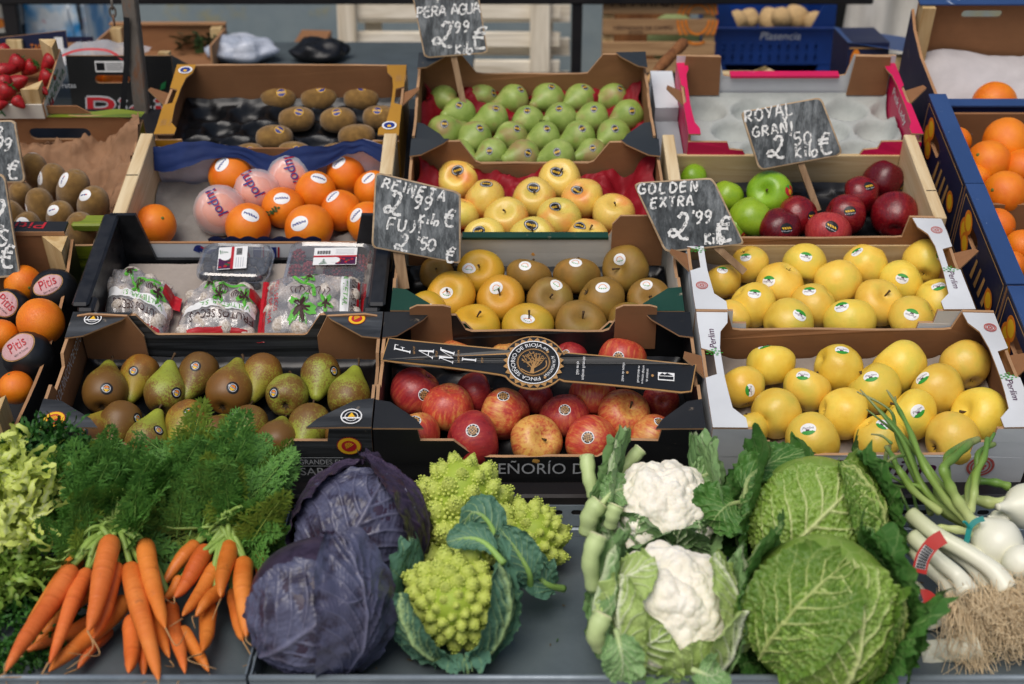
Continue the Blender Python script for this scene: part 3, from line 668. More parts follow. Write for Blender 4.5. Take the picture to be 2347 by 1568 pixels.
# ------------------------------------------------------------------ fruit
def fruit_mat(name, fn): g = G(name); fn(g); return g.m
def apple_yellow(g, ca='#e0b438', cb='#e8c650', cc='#d2c24e', blush=None, dots='#8a6a2a', rough=.32, russ=None):
    r = g.rnd(); n1 = g.noise(.9, 3, w=g.mth('MULTIPLY', r, 40)); n2 = g.noise(5, 4, w=r)
    base = g.ramp(n1, [(.32, ca), (.52, cb), (.7, cc)])
    hv = g.N('ShaderNodeHueSaturation'); g.I(hv, 'Hue', g.mr(r, 0, 1, .490, .508)); g.I(hv, 'Value', g.mr(g.mth('FRACT', g.mth('MULTIPLY', r, 7.3)), 0, 1, .84, 1.08)); g.I(hv, 'Color', base); base = hv.outputs[0]
    if blush:
        n3 = g.noise(.75, 2, w=g.mth('MULTIPLY', r, 91)); base = g.mix(g.mr(n3, .52, .72, 0, .85), base, blush)
    if russ:
        n4 = g.noise(1.3, 5, w=g.mth('MULTIPLY', r, 17)); base = g.mix(g.mr(n4, .3, .62, 0, .9), base, russ)
    d = g.vor(13); d2 = g.mr(d, .05, .10, .75, 0); base = g.mix(d2, base, dots)
    g.set(base, g.mr(n2, .3, .7, rough-.05, rough+.1), .45, Subsurface_Weight=.05, Subsurface_Radius=(.02, .01, .004)); g.bump(g.noise(9, 3), .05, .05)
def apple_red(g, lo='#d6a452', hi='#bd4632', deep='#962429', amt=(.47, .66), rough=.33):
    r = g.rnd(); w = g.mth('MULTIPLY', r, 60)
    st = g.noise(2.6, 5, vec=g.map((3.4, 3.4, .45)), rough=.7, w=w); pt = g.noise(.8, 3, w=g.mth('MULTIPLY', r, 23))
    f = g.mth('ADD', g.mth('MULTIPLY', st, .55), g.mth('MULTIPLY', pt, .45)); f = g.mth('ADD', f, g.mr(g.mth('FRACT', g.mth('MULTIPLY', r, 9.7)), 0, 1, -.07, .1))
    base = g.ramp(f, [(amt[0]-.08, lo), ((amt[0]+amt[1])/2, hi), (amt[1]+.1, deep)])
    base = g.mix(g.mr(st, .55, .7, 0, .45), base, deep)
    d = g.vor(10); base = g.mix(g.mr(d, .05, .09, .6, 0), base, '#d8b489')
    g.set(base, g.mr(g.noise(5, 3), .3, .7, rough-.05, rough+.12), .5); g.bump(g.noise(8, 3), .05, .05)
def pear_russet(g):
    r = g.rnd(); w = g.mth('MULTIPLY', r, 50); n1 = g.noise(1.0, 3, w=w); n2 = g.noise(11, 8, rough=.85, w=w)
    sep = g.N('ShaderNodeSeparateXYZ'); g.I(sep, 0, g.obj())
    f = g.mth('ADD', g.mth('ADD', g.mth('MULTIPLY', n1, .36), g.mth('MULTIPLY', n2, .64)), g.mr(sep.outputs[2], -.4, 1.7, -.05, .13)); f = g.mth('ADD', f, g.mr(g.mth('FRACT', g.mth('MULTIPLY', r, 5.1)), 0, 1, -.11, .03))
    base = g.ramp(f, [(.44, '#6e4d22'), (.49, '#7b622a'), (.525, '#8b9034'), (.7, '#a0ad3c')])
    base = g.mix(g.mth('MULTIPLY', g.mr(g.mth('FRACT', g.mth('MULTIPLY', r, 3.3)), .7, 1, 0, .5), g.mr(n1, .3, .6)), base, '#a8641c')
    d = g.vor(15); base = g.mix(g.mr(d, .06, .1, .45, 0), base, '#553a18')
    g.set(base, .42, .42); g.bump(g.noise(28, 3), .08, .02)
def pear_green(g):
    r = g.rnd(); n = g.noise(1.2, 4, w=g.mth('MULTIPLY', r, 44)); base = g.ramp(n, [(.35, '#7d9440'), (.55, '#91a452'), (.7, '#a8b466')])
    n3 = g.noise(.7, 2, w=g.mth('MULTIPLY', r, 12)); base = g.mix(g.mr(n3, .54, .68, 0, .7), base, '#9a7350')
    d = g.vor(16); base = g.mix(g.mr(d, .05, .09, .35, 0), base, '#52702a'); g.set(base, .42, .4); g.bump(g.noise(9, 3), .05, .03)
def orange_m(g):
    r = g.rnd(); n = g.noise(1.0, 3, w=g.mth('MULTIPLY', r, 33)); base = g.ramp(n, [(.3, '#dc650c'), (.7, '#ec8a14')])
    v = g.vor(26); base = g.mix(g.mr(v, .0, .25, .3, 0), base, '#b84806'); g.set(base, .42, .45); g.bump(g.mr(v, 0, .5), .25, .03)
def kiwi_m(g):
    r = g.rnd(); n = g.noise(2, 5, w=g.mth('MULTIPLY', r, 33)); f = g.noise(60, 3, rough=.8, vec=g.map((1, 1, .35)))
    base = g.ramp(n, [(.3, '#6b5029'), (.55, '#866534'), (.75, '#9a7b42')]); base = g.mix(g.mr(f, .5, .8, 0, .5), base, '#a5814a'); g.set(base, .85, .15, Sheen_Weight=.25); g.bump(f, .35, .03)
def straw_m(g):
    v = g.vor(7, vec=g.map((1, 1, .8)), rand=.4); base = g.mix(g.mr(v, .08, .16, .9, 0), g.ramp(g.noise(2, 3), [(.3, '#8a0c12'), (.7, '#ab161a')]), '#c98a3a'); g.set(base, .42, .4); g.bump(g.mr(v, 0, .3), 1.0, .12)
M_GOLD = fruit_mat('golden_apple_skin', apple_yellow)
M_BLUSH = fruit_mat('blushed_apple_skin', lambda g: apple_yellow(g, '#e2bf4c', '#e8ca62', '#d6c458', '#dd7a3f', rough=.26, dots='#b08a3a'))
M_REIN = fruit_mat('russet_apple_skin', lambda g: apple_yellow(g, '#a8792c', '#97722c', '#8d7a30', None, '#6b4f22', .55, '#7d5f26'))
M_REINY = fruit_mat('yellow_reinette_skin', lambda g: apple_yellow(g, '#d19a22', '#cfa02a', '#b89a2c', None, '#8a6420', .45))
M_FUJI = fruit_mat('striped_apple_skin', apple_red)
M_FUJID = fruit_mat('dark_striped_apple_skin', lambda g: apple_red(g, '#c06a40', '#a02e2e', '#781c25', (.40, .57)))
M_ROYAL = fruit_mat('red_apple_skin', lambda g: apple_red(g, '#a03a2c', '#7c1018', '#560a14', (.34, .5), .25))
M_ROYALP = fruit_mat('pink_red_apple_skin', lambda g: apple_red(g, '#cf7a5e', '#b03a36', '#8f2228', (.42, .6), .25))
M_GRAN = fruit_mat('green_apple_skin', lambda g: apple_yellow(g, '#7fa31e', '#8cb02a', '#6f9a1c', None, '#c5d27a', .26))
M_PEAR = fruit_mat('russet_pear_skin', pear_russet); M_GPEAR = fruit_mat('green_pear_skin', pear_green); M_ORANGE = fruit_mat('orange_peel', orange_m); M_KIWI = fruit_mat('kiwi_skin', kiwi_m); M_STRAW = fruit_mat('strawberry_skin', straw_m)
M_STEM = flat('fruit_stem', '#4a3620', .8, .3, 30); M_CALYX = flat('dry_calyx', '#3b2c1a', .9, .3, 40); M_STEMG = flat('green_stem', '#5c6b2a', .7, .3, 30)
def lathe(prof, seg, fn=None, smooth=True):
    m = MB(); n = len(prof); vs = []
    for (r, z) in prof:
        for k in range(seg):
            a = 2*math.pi*k/seg; p = Vector((r*math.cos(a), r*math.sin(a), z)); vs.append(fn(p, a) if fn else p)
    fs = [(i*seg+k, i*seg+(k+1) % seg, (i+1)*seg+(k+1) % seg, (i+1)*seg+k) for i in range(n-1) for k in range(seg)]
    fs += [tuple(range(seg-1, -1, -1)), tuple(range((n-1)*seg, n*seg))]
    m.add(vs, fs); return m
def apple_mesh(name, mat, seed, tall=.9, lob=.03):
    pr = []
    for i in range(23):
        f = math.pi-(.03+(math.pi-.06)*i/22)
        z = tall*math.cos(f)-.30*math.exp(-(f/.36)**2)+.20*math.exp(-((math.pi-f)/.3)**2); r = math.sin(f)*(1+.10*math.cos(f))
        pr.append((r, z))
    rs = random.Random(seed); ph = rs.random()*6
    def fn(p, a):
        q = p.normalized() if p.length > 0 else p
        low = max(0, -p.z)
        k = 1+lob*math.cos(5*a+ph)*(low+.3)+.055*noise.noise(q*1.3+Vector((seed*3.1, 0, 0)))
        return Vector((p.x*k, p.y*k, p.z*(1+.05*math.sin(a+ph))))
    return lathe(pr, 30, fn).mesh(name, [mat], True)
def pear_mesh(name, mat, seed, prof):
    zs = [p[1] for p in prof]; pts = catmull([Vector((p[0], p[1], 0)) for p in prof], 4); rs = random.Random(seed); b = rs.uniform(-.16, .16); ph = rs.random()*6
    def fn(p, a):
        q = p.normalized() if p.length > 0 else p; k = 1+.05*noise.noise(q*1.2+Vector((seed*2.3, 1, 0)))
        bend = b*max(0, p.z-.2)**2*.5; return Vector((p.x*k+bend*math.cos(ph), p.y*k+bend*math.sin(ph), p.z))
    return lathe([(max(.01, q.x), q.y) for q in pts], 28, fn).mesh(name, [mat], True)
CONF = [(.05, -.72), (.2, -.82), (.5, -.84), (.82, -.58), (1.0, -.05), (.94, .42), (.74, .85), (.52, 1.25), (.36, 1.6), (.22, 1.86), (.06, 1.95)]
AGUA = [(.05, -.72), (.2, -.82), (.5, -.82), (.84, -.56), (1.0, -.05), (.88, .42), (.6, .82), (.38, 1.16), (.26, 1.42), (.08, 1.52)]
KIW = [(.05, -1.42), (.25, -1.40), (.6, -1.24), (.88, -.75), (1.0, 0), (.9, .75), (.62, 1.22), (.25, 1.42), (.05, 1.4)]
ORA = [(max(.02, math.sin(f)), -math.cos(f)*.95) for f in [.03+(math.pi-.06)*i/20 for i in range(21)]]
STR = [(.03, -1.5), (.25, -1.36), (.52, -.95), (.8, -.35), (.97, .2), (.9, .62), (.55, .85), (.1, .8)]
_MESH = {}
def variants(key, n, mk):
    if key not in _MESH: _MESH[key] = [mk(i) for i in range(n)]
    return _MESH[key]
def stem_mesh(name, mat, L, r, seed, z0, bend=.12):
    rs = random.Random(seed); m = MB(); an = rs.random()*6; pts = [(math.cos(an)*bend*(i/5)**2, math.sin(an)*bend*(i/5)**2, z0+L*i/5) for i in range(6)]
    m.tube(pts, [r*1.1, r*.8, r*.75, r*.8, r*.95, r*1.25], 6); return m.mesh(name, [mat], True)
def calyx_mesh(name, mat, z, r):
    m = MB()
    for k in range(6):
        a = k*1.047; d = Vector((math.cos(a), math.sin(a), 0)); e = Vector((-d.y, d.x, 0))
        m.add([d*r*.1-e*r*.25+Vector((0, 0, z)), d*r*.1+e*r*.25+Vector((0, 0, z)), d*r*.8+Vector((0, 0, z-r*.5))], [(0, 1, 2)])
    m.add([(r*.3*math.cos(i), r*.3*math.sin(i), z+.005) for i in [k*.785 for k in range(8)]], [tuple(range(7, -1, -1))]); return m.mesh(name, [mat])
_BVH = {}
def bvh(me):
    if me.name not in _BVH: _BVH[me.name] = BVHTree.FromPolygons([v.co for v in me.vertices], [tuple(p.vertices) for p in me.polygons])
    return _BVH[me.name]
# stickers: a disc laid on the skin; each design gives a material index for (a, b) in the unit disc
S_MATS = [I_WHITE, I_BLACK, I_GOLD, I_GREEN, I_PURPLE, I_YEL, I_BLUE, I_RED, I_ORANGE, I_GREY]
def d_perlim(a, b): return 3 if b < -.42-.25*a*a+.18 and b < -.3 else (4 if abs(a+.05) < .22 and -.32 < b < -.05 else 0)
def d_finca(a, b):
    r = math.hypot(a, b)
    if r > .9: return 0
    if r > .62: return 1 if int((math.atan2(b, a)+9)*5) % 3 else 9
    if r > .54: return 2
    return 2 if math.sin(a*17+b*5)+math.sin(b*19-a*7) > -.2 else 1
def d_rincon(a, b):
    r = math.hypot(a, b)
    if r > .92: return 1
    if r > .84: return 9
    if .56 < r < .62: return 9
    if -.12 < b < .12 and abs(a) < .8: return 9 if int((a+2)*9) % 2 else 1
    if b >= .12 and b < .55-abs(a)*.9 and r < .56: return 8
    if b < -.1 and abs(a) < (b+.62)*.9: return 5
    return 1
def d_kiwi(a, b):
    r = math.hypot(a, b)
    if r > .86: return 5
    return 5 if abs(b) < .22 and abs(math.sin(a*9)) > .6 else 6
def d_agua(a, b):
    r = math.hypot(a, b)
    if r > .9: return 1
    if r > .78: return 9
    return 5 if abs(b) < .2 and abs(math.sin(a*11)) > .45 else 1
def d_white(a, b): return 8 if .5 < math.hypot(a, b+.1) < .62 and b > -.2 else (3 if abs(b+.25) < .1 and abs(a) < .5 and abs(math.sin(a*12)) > .5 else 0)
def d_tell(a, b): return 6 if abs(b) < .17 and abs(a) < .72 and abs(math.sin(a*10+b*4)) > .35 else 0
def d_kw2(a, b): return 6 if abs(b) < .1 and -.5 < a < .3 and abs(math.sin(a*14)) > .4 else (7 if abs(b) < .1 and .35 < a < .5 else 0)
def d_pine(a, b):
    if math.hypot(a*1.3, b+.25) < .5: return 5 if math.sin(a*20)*math.sin(b*20) < .2 else 8
    return 3 if b > .2 and abs(a) < (b-.1)*.6 else 7
def d_black(a, b): return 5 if abs(b) < .2 and abs(math.sin(a*8+b*3)) > .45 and abs(a) < .75 else (9 if abs(b+.55) < .05 else 1)
_STK = {}
def sticker(o, me, q, wdir, design, size, asp=1.0, ang=0, word=None):
    """q: fruit rotation; wdir: world direction from the centre to the sticker"""
    T = bvh(me); d = (q.inverted() @ wdir).normalized(); up = q.inverted() @ CU; e1 = up.cross(d)*-1
    e1 = (q.inverted() @ CR); e1 = (e1-d*e1.dot(d)).normalized(); e2 = d.cross(e1)
    ca, sa = math.cos(ang), math.sin(ang); u = e1*ca+e2*sa; v = e2*ca-e1*sa
    loc, nn, _, _ = T.ray_cast(d*3, -d)
    if loc is None: return
    nrm = nn if nn.dot(d) > .3 else d
    u = (u-nrm*u.dot(nrm)).normalized(); v = nrm.cross(u)
    def fn(p, lift=.012):
        s = loc+(u*p[0]*asp+v*p[1])*size; h, n2, _, _ = T.ray_cast(s+nrm*.8, -nrm)
        if h is None or (h-s).length > .6: h = s
        return h+nrm*lift
    nr, ns = (9, 26); m = MB(); vs = []
    for i in range(nr+1):
        r = i/nr
        for k in range(ns): a = 2*math.pi*k/ns; vs.append((r*math.cos(a), r*math.sin(a)))
    fs = []; mi = []
    for i in range(nr):
        for k in range(ns):
            f = (i*ns+k, (i+1)*ns+k, (i+1)*ns+(k+1) % ns, i*ns+(k+1) % ns); fs.append(f)
            ca_ = (vs[f[1]][0]+vs[f[2]][0])/2*(i+.5)/(i+1), (vs[f[1]][1]+vs[f[2]][1])/2*(i+.5)/(i+1); mi.append(design(*ca_))
    m.add(vs, fs, mi, fn)
    if word: put_text(m, word, lambda p: fn((p[0]*.36, -.02+p[1]*.42), .018), 4, shear=.2, center=True, width=3.9)
    return m.obj('sticker', S_MATS, o, True)
ORD = ['leftmost', 'second', 'third', 'fourth', 'fifth', 'sixth', 'seventh', 'eighth', 'ninth']
def where(i, n):
    if n == 1: return 'alone'
    if i == 0: return 'leftmost'
    if i == n-1: return 'rightmost'
    return ORD[i]+' from left'
def sphere_dir(p, loc, r):
    d = ray(p).normalized(); oc = CAM-loc; b = oc.dot(d); cc = oc.dot(oc)-r*r; disc = b*b-cc
    if disc < 0: return ((CAM+d*(-b))-loc).normalized()
    return ((CAM+d*(-b-math.sqrt(disc)))-loc).normalized()
def settle(crop, cx, cy, r, floor):
    p = px(crop, cx, cy); n = .05
    for _ in range(4):
        P = on_slope(p, n); rr = r*crop[2]*depth(P)/FPX; n = floor+rr
    return P, rr
def put_fruit(kind, name, label, cat, group, crop, e, me, parts, floor=.006, axis=None, vis=.98, stk=None, scale=1.0):
    cx, cy, r = e[:3]; kw = e[3] if len(e) > 3 else {}
    P, rr = settle(crop, cx, cy, r*scale, kw.get('fl', floor)); rnd_ = random.Random(hash((cx, cy)) & 0xffff)
    if axis: ax = axis(P, rr, e, crop, rnd_)
    elif 'stem' in kw: ax = sphere_dir(px(crop, *kw['stem']), P, rr*.9)
    elif 'cal' in kw: ax = -sphere_dir(px(crop, *kw['cal']), P, rr*.9)
    else: an_ = rnd_.uniform(0, 6.28); ax = (CR*math.cos(an_)+CU*math.sin(an_)+CF*rnd_.uniform(.1, .5)).normalized()
    q = Vector((0, 0, 1)).rotation_difference(ax) @ Quaternion((0, 0, 1), rnd_.uniform(0, 6.28))
    o = link(name, me); o.rotation_mode = 'QUATERNION'; o.rotation_quaternion = q; o.location = P; o.scale = (rr, rr, rr)
    tag(o, label, cat, group)
    for nm, pm in parts: link(nm, pm, o)
    if stk and 'stk' in kw: sticker(o, me, q, sphere_dir(px(crop, *kw['stk']), P, rr), stk[0], stk[1], stk[2] if len(stk) > 2 else 1, kw.get('a', rnd_.uniform(-.6, .6)), stk[3] if len(stk) > 3 else None)
    return o
def S(sx_, sy_, **k): k['stk'] = (sx_, sy_); return k
# --- yellow apples in the two white crates
gold = variants('gold', 4, lambda i: apple_mesh('golden_apple', M_GOLD, i+1, .88+.03*i)); astem = variants('astem', 3, lambda i: stem_mesh('stem', M_STEM, .42, .045, i, .45)); acal = calyx_mesh('calyx', M_CALYX, -.66, .2)
def apples(rows, crop, meshes, name, desc, crate, group, stk, cat='apple', rown=('back', 'second', 'third', 'front'), floor=-.008, descfn=None, meshfn=None):
    for j, row in enumerate(rows):
        for i, e in enumerate(row):
            kw = e[3] if len(e) > 3 else {}
            d = descfn(e) if descfn else desc
            me = meshfn(e, i, j) if meshfn else meshes[(i*3+j*5) % len(meshes)]
            put_fruit('apple', name, f'{d}, {where(i, len(row))} in the {rown[j]} row of {crate}', cat, group, crop, e, me, [('stem', astem[(i+j) % 3]), ('calyx', acal)], floor, stk=stk)
PST = (d_perlim, .225, 1.25, 'Perlim')
apples([[(435, 255, 120, S(412, 213, a=3.1)), (768, 265, 133, S(778, 212, a=2.9)), (1140, 260, 135, S(1082, 178, a=3.4)), (1500, 250, 140, S(1597, 200, a=-2, cal=(1495, 325)))],
        [(275, 370, 115, S(275, 295, a=2.9)), (627, 380, 148, S(550, 360, a=3)), (972, 375, 145), (1350, 370, 135, S(1357, 345, a=2.8))],
        [(458, 500, 140, S(468, 432, a=2.9)), (830, 505, 143, S(795, 415, a=2.9)), (1210, 495, 148, dict(stem=(1278, 425))), (1585, 485, 150, S(1575, 382, a=.1))],
        [(330, 590, 115), (668, 620, 155, S(742, 565, a=2.6, cal=(575, 670))), (1045, 610, 158, S(992, 517, a=3)), (1430, 600, 160, S(1412, 560, a=2.7))]],
       C7, gold, 'golden_apple', 'yellow apple', 'the upper white crate', 'yellow apples in the upper white crate', PST)
apples([[(568, 870, 148, S(527, 745, a=.2)), (967, 885, 150, S(997, 770, a=-.1)), (1345, 880, 168), (1735, 870, 155, dict(cal=(1795, 975)))],
        [(395, 1005, 138, S(445, 1020, a=-1.4)), (780, 1015, 148, S(760, 928, a=-.3)), (1195, 1015, 160, S(1170, 935, a=.05)), (1575, 1020, 165, S(1480, 945, a=.2))],
        [(595, 1160, 155, dict(cal=(515, 1195))), (1000, 1160, 160), (1415, 1170, 165, S(1452, 1145, a=.6)), (1835, 1175, 178, dict(stem=(1715, 1140)))],
        [(440, 1255, 115), (812, 1320, 168, S(790, 1250, a=-.05)), (1215, 1310, 155, S(1245, 1215, a=-.8)), (1655, 1320, 175, dict(cal=(1535, 1375)))]],
       C7, gold, 'golden_apple', 'yellow apple', 'the front white crate', 'yellow apples in the front white crate', PST)
# --- red striped apples in the black crate
fuji = variants('fuji', 3, lambda i: apple_mesh('striped_apple', M_FUJI, i+11, .92)); fujid = variants('fujid', 2, lambda i: apple_mesh('striped_apple', M_FUJID, i+15, .92))
def ff(e, i, j): return (fujid if len(e) > 3 and e[3].get('dk') else fuji)[(i+j) % 2]
def fd(e): return 'dark red apple' if len(e) > 3 and e[3].get('dk') else 'red and yellow striped apple'
apples([[(630, 735, 110), (925, 750, 110), (1315, 745, 105, S(1285, 712, dk=1)), (1630, 755, 145, S(1608, 740))],
        [(390, 945, 158, S(440, 968, dk=1)), (745, 960, 125, dict(dk=1, stem=(870, 910))), (1110, 985, 110, dict(dk=1)), (1455, 985, 150), (1865, 1000, 112, dict(dk=1, cal=(1880, 1005)))],
        [(582, 1045, 158), (925, 1085, 160, S(915, 975, cal=(1050, 1130))), (1283, 1095, 152, S(1285, 1055, dk=1)), (1640, 1095, 162, dict(stem=(1700, 1025)))],
        [(380, 1220, 160, S(382, 1122)), (730, 1240, 175, S(730, 1180, dk=1)), (1110, 1250, 160, dict(stem=(1165, 1220))), (1452, 1250, 163, S(1422, 1222, cal=(1570, 1290))), (1815, 1240, 155, S(1858, 1130))]],
       C6, None, 'striped_apple', '', 'the black crate', 'red apples in the black crate', (d_finca, .235), descfn=fd, meshfn=ff)
# --- reinettes in the green crate
rein = variants('rein', 3, lambda i: apple_mesh('russet_apple', M_REIN, i+21, .84)); reiny = variants('reiny', 2, lambda i: apple_mesh('russet_apple', M_REINY, i+25, .84))
def rf(e, i, j): return (reiny if len(e) > 3 and e[3].get('y') else rein)[(i+j) % 2]
def rd(e): return 'golden yellow apple' if len(e) > 3 and e[3].get('y') else 'brown russet apple'
apples([[(515, 240, 105, dict(stem=(505, 195))), (778, 235, 145, S(690, 198, stem=(765, 170), y=1)), (1067, 260, 137, S(1045, 187)), (1357, 260, 143, S(1350, 170)), (1655, 210, 147, S(1605, 133, stem=(1585, 205)))],
        [(605, 375, 152, S(550, 350, stem=(558, 325), y=1)), (902, 395, 147, S(860, 297, stem=(890, 345), y=1)), (1197, 400, 140, S(1240, 290, stem=(1195, 370))), (1498, 400, 155, S(1515, 312)), (1793, 400, 135, S(1775, 290, stem=(1795, 360)))],
        [(450, 480, 135, S(470, 440, stem=(415, 435), y=1)), (750, 560, 150, dict(stem=(760, 460), y=1)), (1062, 565, 158, S(1060, 488, stem=(1075, 470), y=1)), (1380, 550, 157, dict(stem=(1400, 480))), (1675, 540, 135, S(1640, 460, stem=(1705, 470)))]],
       C6, None, 'russet_apple', '', 'the green crate', 'russet apples in the green crate', (d_white, .24, 1.15), rown=('back', 'middle', 'front'), descfn=rd, meshfn=rf)
# --- blushed yellow apples on red tissue
blush = variants('blush', 3, lambda i: apple_mesh('blushed_apple', M_BLUSH, i+31, .9))
apples([[(560, 1090, 125, S(562, 1003, stem=(550, 1045))), (1175, 1085, 130, S(1145, 1013, stem=(1180, 1020)))],
        [(722, 1200, 130, S(735, 1102)), (1025, 1200, 132, S(1015, 1098, stem=(1015, 1140))), (1315, 1200, 128, S(1258, 1122, stem=(1290, 1130)))],
        [(590, 1290, 105), (855, 1320, 135, dict(stem=(847, 1252))), (1170, 1320, 135, S(1140, 1220, stem=(1180, 1235))), (1500, 1290, 130, dict(stem=(1520, 1212)))],
        [(725, 1440, 128, S(672, 1372, stem=(700, 1388))), (1015, 1450, 145, S(1000, 1330, stem=(1020, 1380))), (1345, 1440, 125, S(1292, 1350, stem=(1360, 1358)))]],
       C3, blush, 'blushed_apple', 'pale yellow blushed apple', 'the red tissue crate', 'blushed yellow apples on red tissue', (d_agua, .24, 1.25))
# --- green and red apples in the wooden box
gran = variants('gran', 2, lambda i: apple_mesh('green_apple', M_GRAN, i+41, .92)); royal = variants('royal', 2, lambda i: apple_mesh('red_apple', M_ROYAL, i+45, .98)); royp = [apple_mesh('red_apple', M_ROYALP, 49, .98)]
apples([[(405, 1050, 85), (605, 1150, 98), (855, 1140, 135, S(965, 1120, stem=(820, 1120)))], [(660, 1345, 82, S(708, 1385)), (745, 1280, 130)]], C4, gran, 'green_apple', 'bright green apple', 'the wooden box', 'green apples in the wooden box', (d_pine, .25), rown=('rear', 'near'))
apples([[(1390, 1150, 115, S(1440, 1090, bk=1)), (1525, 1055, 120, S(1638, 1095))], [(1020, 1270, 122, S(1110, 1270)), (1295, 1260, 122, S(1325, 1240)), (1590, 1270, 140, dict(cal=(1590, 1345)))], [(912, 1340, 128, S(955, 1342)), (1195, 1375, 135, S(1218, 1330, pk=1))]],
       C4, royal, 'red_apple', 'glossy red apple', 'the wooden box', 'red apples in the wooden box', (d_black, .24, 1.2), rown=('rear', 'middle', 'near'), meshfn=lambda e, i, j: royp[0] if len(e) > 3 and e[3].get('pk') else royal[(i+j) % 2])
# --- pears
def pear_axis(L):
    def fn(P, rr, e, crop, rnd_):
        kw = e[3] if len(e) > 3 else {}; t = kw.get('tip', (e[0]-(1.05+.25*math.sin(e[0]))*e[2], e[1]+(.42+.2*math.cos(e[0]*.7))*e[2]))
        dx, dy = (t[0]-e[0])/e[2], (t[1]-e[1])/e[2]; l = math.hypot(dx, dy); dp = math.sqrt(max(.04, L*L-l*l)); sgn = 1 if dy < 0 else -1
        if 'dp' in kw: sgn = kw['dp']
        return (CR*dx-CU*dy+CF*dp*sgn).normalized()
    return fn
conf = variants('conf', 4, lambda i: pear_mesh('russet_pear', M_PEAR, i+1, CONF)); pstem = variants('pstem', 3, lambda i: stem_mesh('stem', M_STEM, .4, .06, i+3, 1.9, .15)); pcal = calyx_mesh('calyx', M_CALYX, -.8, .28)
rows = [[(632, 1030, 137, S(640, 1005, tip=(625, 840))), (845, 910, 115, S(803, 900, tip=(800, 1095))), (992, 1040, 127, S(1062, 1032, tip=(1000, 835))), (1200, 905, 122, S(1175, 872, tip=(1130, 1075))), (1375, 1030, 140, S(1400, 1000, tip=(1425, 840))), (1580, 910, 120, dict(tip=(1545, 1080))), (1727, 1050, 130, S(1645, 1032, tip=(1720, 930))), (1930, 915, 122, S(2008, 900, tip=(1912, 1070))), (2095, 1060, 130, dict(tip=(2138, 870)))],
        [(520, 1310, 130, S(493, 1265, tip=(575, 1150))), (730, 1200, 125, S(828, 1185, tip=(695, 1390))), (880, 1330, 130, S(955, 1255, tip=(905, 1150))), (1130, 1200, 130, S(1137, 1150, tip=(1110, 1340))), (1290, 1290, 115, S(1215, 1280, tip=(1335, 1180))), (1500, 1220, 118, S(1412, 1155, tip=(1470, 1370))), (1670, 1330, 130, dict(tip=(1680, 1190))), (1865, 1220, 130, dict(tip=(1835, 1390))), (2050, 1270, 105, dict(tip=(2150, 1330)))]]
for j, row in enumerate(rows):
    for i, e in enumerate(row):
        put_fruit('pear', 'russet_pear', f'russet brown-green pear, {where(i, len(row))} in the {("back", "front")[j]} row of the black pear crate', 'pear', 'russet pears in the black crate', C5, e, conf[(i+j) % 4], [('stem', pstem[i % 3]), ('calyx', pcal)], -.008, pear_axis(1.95), stk=(d_rincon, .27))
agua = variants('agua', 4, lambda i: pear_mesh('green_pear', M_GPEAR, i+11, AGUA)); gstem = variants('gstem', 3, lambda i: stem_mesh('stem', M_STEMG, .35, .06, i+3, 1.48, .15))
rows = [[(478, 600, 90, dict(tip=(545, 640))), (712, 587, 92, S(778, 560, tip=(720, 500))), (900, 605, 98, S(942, 537)), (1105, 600, 102, S(1128, 520)), (1300, 600, 98, S(1328, 525)), (1497, 590, 95, S(1540, 533))],
        [(570, 690, 102, S(570, 632)), (775, 720, 102, S(793, 650)), (985, 735, 100, S(980, 665)), (1180, 720, 102, S(1172, 652)), (1378, 715, 100, S(1383, 655)), (1590, 695, 98, S(1612, 668))],
        [(480, 800, 108, S(482, 745, tip=(600, 760))), (665, 835, 106, S(697, 770)), (885, 830, 100, S(920, 773)), (1088, 830, 100, S(1100, 773)), (1295, 830, 104, S(1312, 772)), (1500, 820, 106, S(1510, 772))],
        [(580, 925, 88, S(522, 862, tip=(660, 960))), (770, 930, 98, S(752, 907)), (955, 945, 105, S(987, 920)), (1170, 945, 108, S(1160, 915)), (1370, 925, 92, S(1375, 890)), (1610, 890, 80)]]
for j, row in enumerate(rows):
    for i, e in enumerate(row):
        put_fruit('pear', 'green_pear', f'green pear, {where(i, len(row))} in the {("back", "second", "third", "front")[j]} row of the red tissue carton', 'pear', 'green pears in the top middle carton', C3, e, agua[(i+j) % 4], [('stem', gstem[i % 3])], -.006, pear_axis(1.3), stk=(d_agua, .26, .8))
# --- kiwis
kiwi = variants('kiwi', 3, lambda i: pear_mesh('kiwi', M_KIWI, i+51, KIW))
rows = [[(1053, 415, 92, S(1070, 380)), (1340, 420, 92, S(1352, 353)), (1640, 425, 90, S(1640, 347))], [(1180, 570, 90, S(1195, 517)), (1475, 575, 92, S(1463, 517)), (1775, 560, 90, S(1750, 505))], [(1022, 700, 92, S(1055, 645)), (1605, 695, 92)],
        [(560, 815, 80), (845, 820, 82, S(850, 785)), (1165, 810, 85, S(1178, 785)), (1460, 815, 80, S(1460, 780)), (1740, 810, 80)]]
for j, row in enumerate(rows):
    for i, e in enumerate(row):
        put_fruit('kiwi', 'kiwi', f'brown kiwi lying sideways, {where(i, len(row))} in the {("back", "second", "third", "front")[j]} row of the mustard carton', 'kiwi', 'kiwis in the mustard carton', C2, e, kiwi[i % 3], [], -.006, axis=lambda P, rr, e, cp, rn: Vector((1, rn.uniform(-.12, .12), rn.uniform(-.1, .1))).normalized(), stk=(d_kiwi, .36))
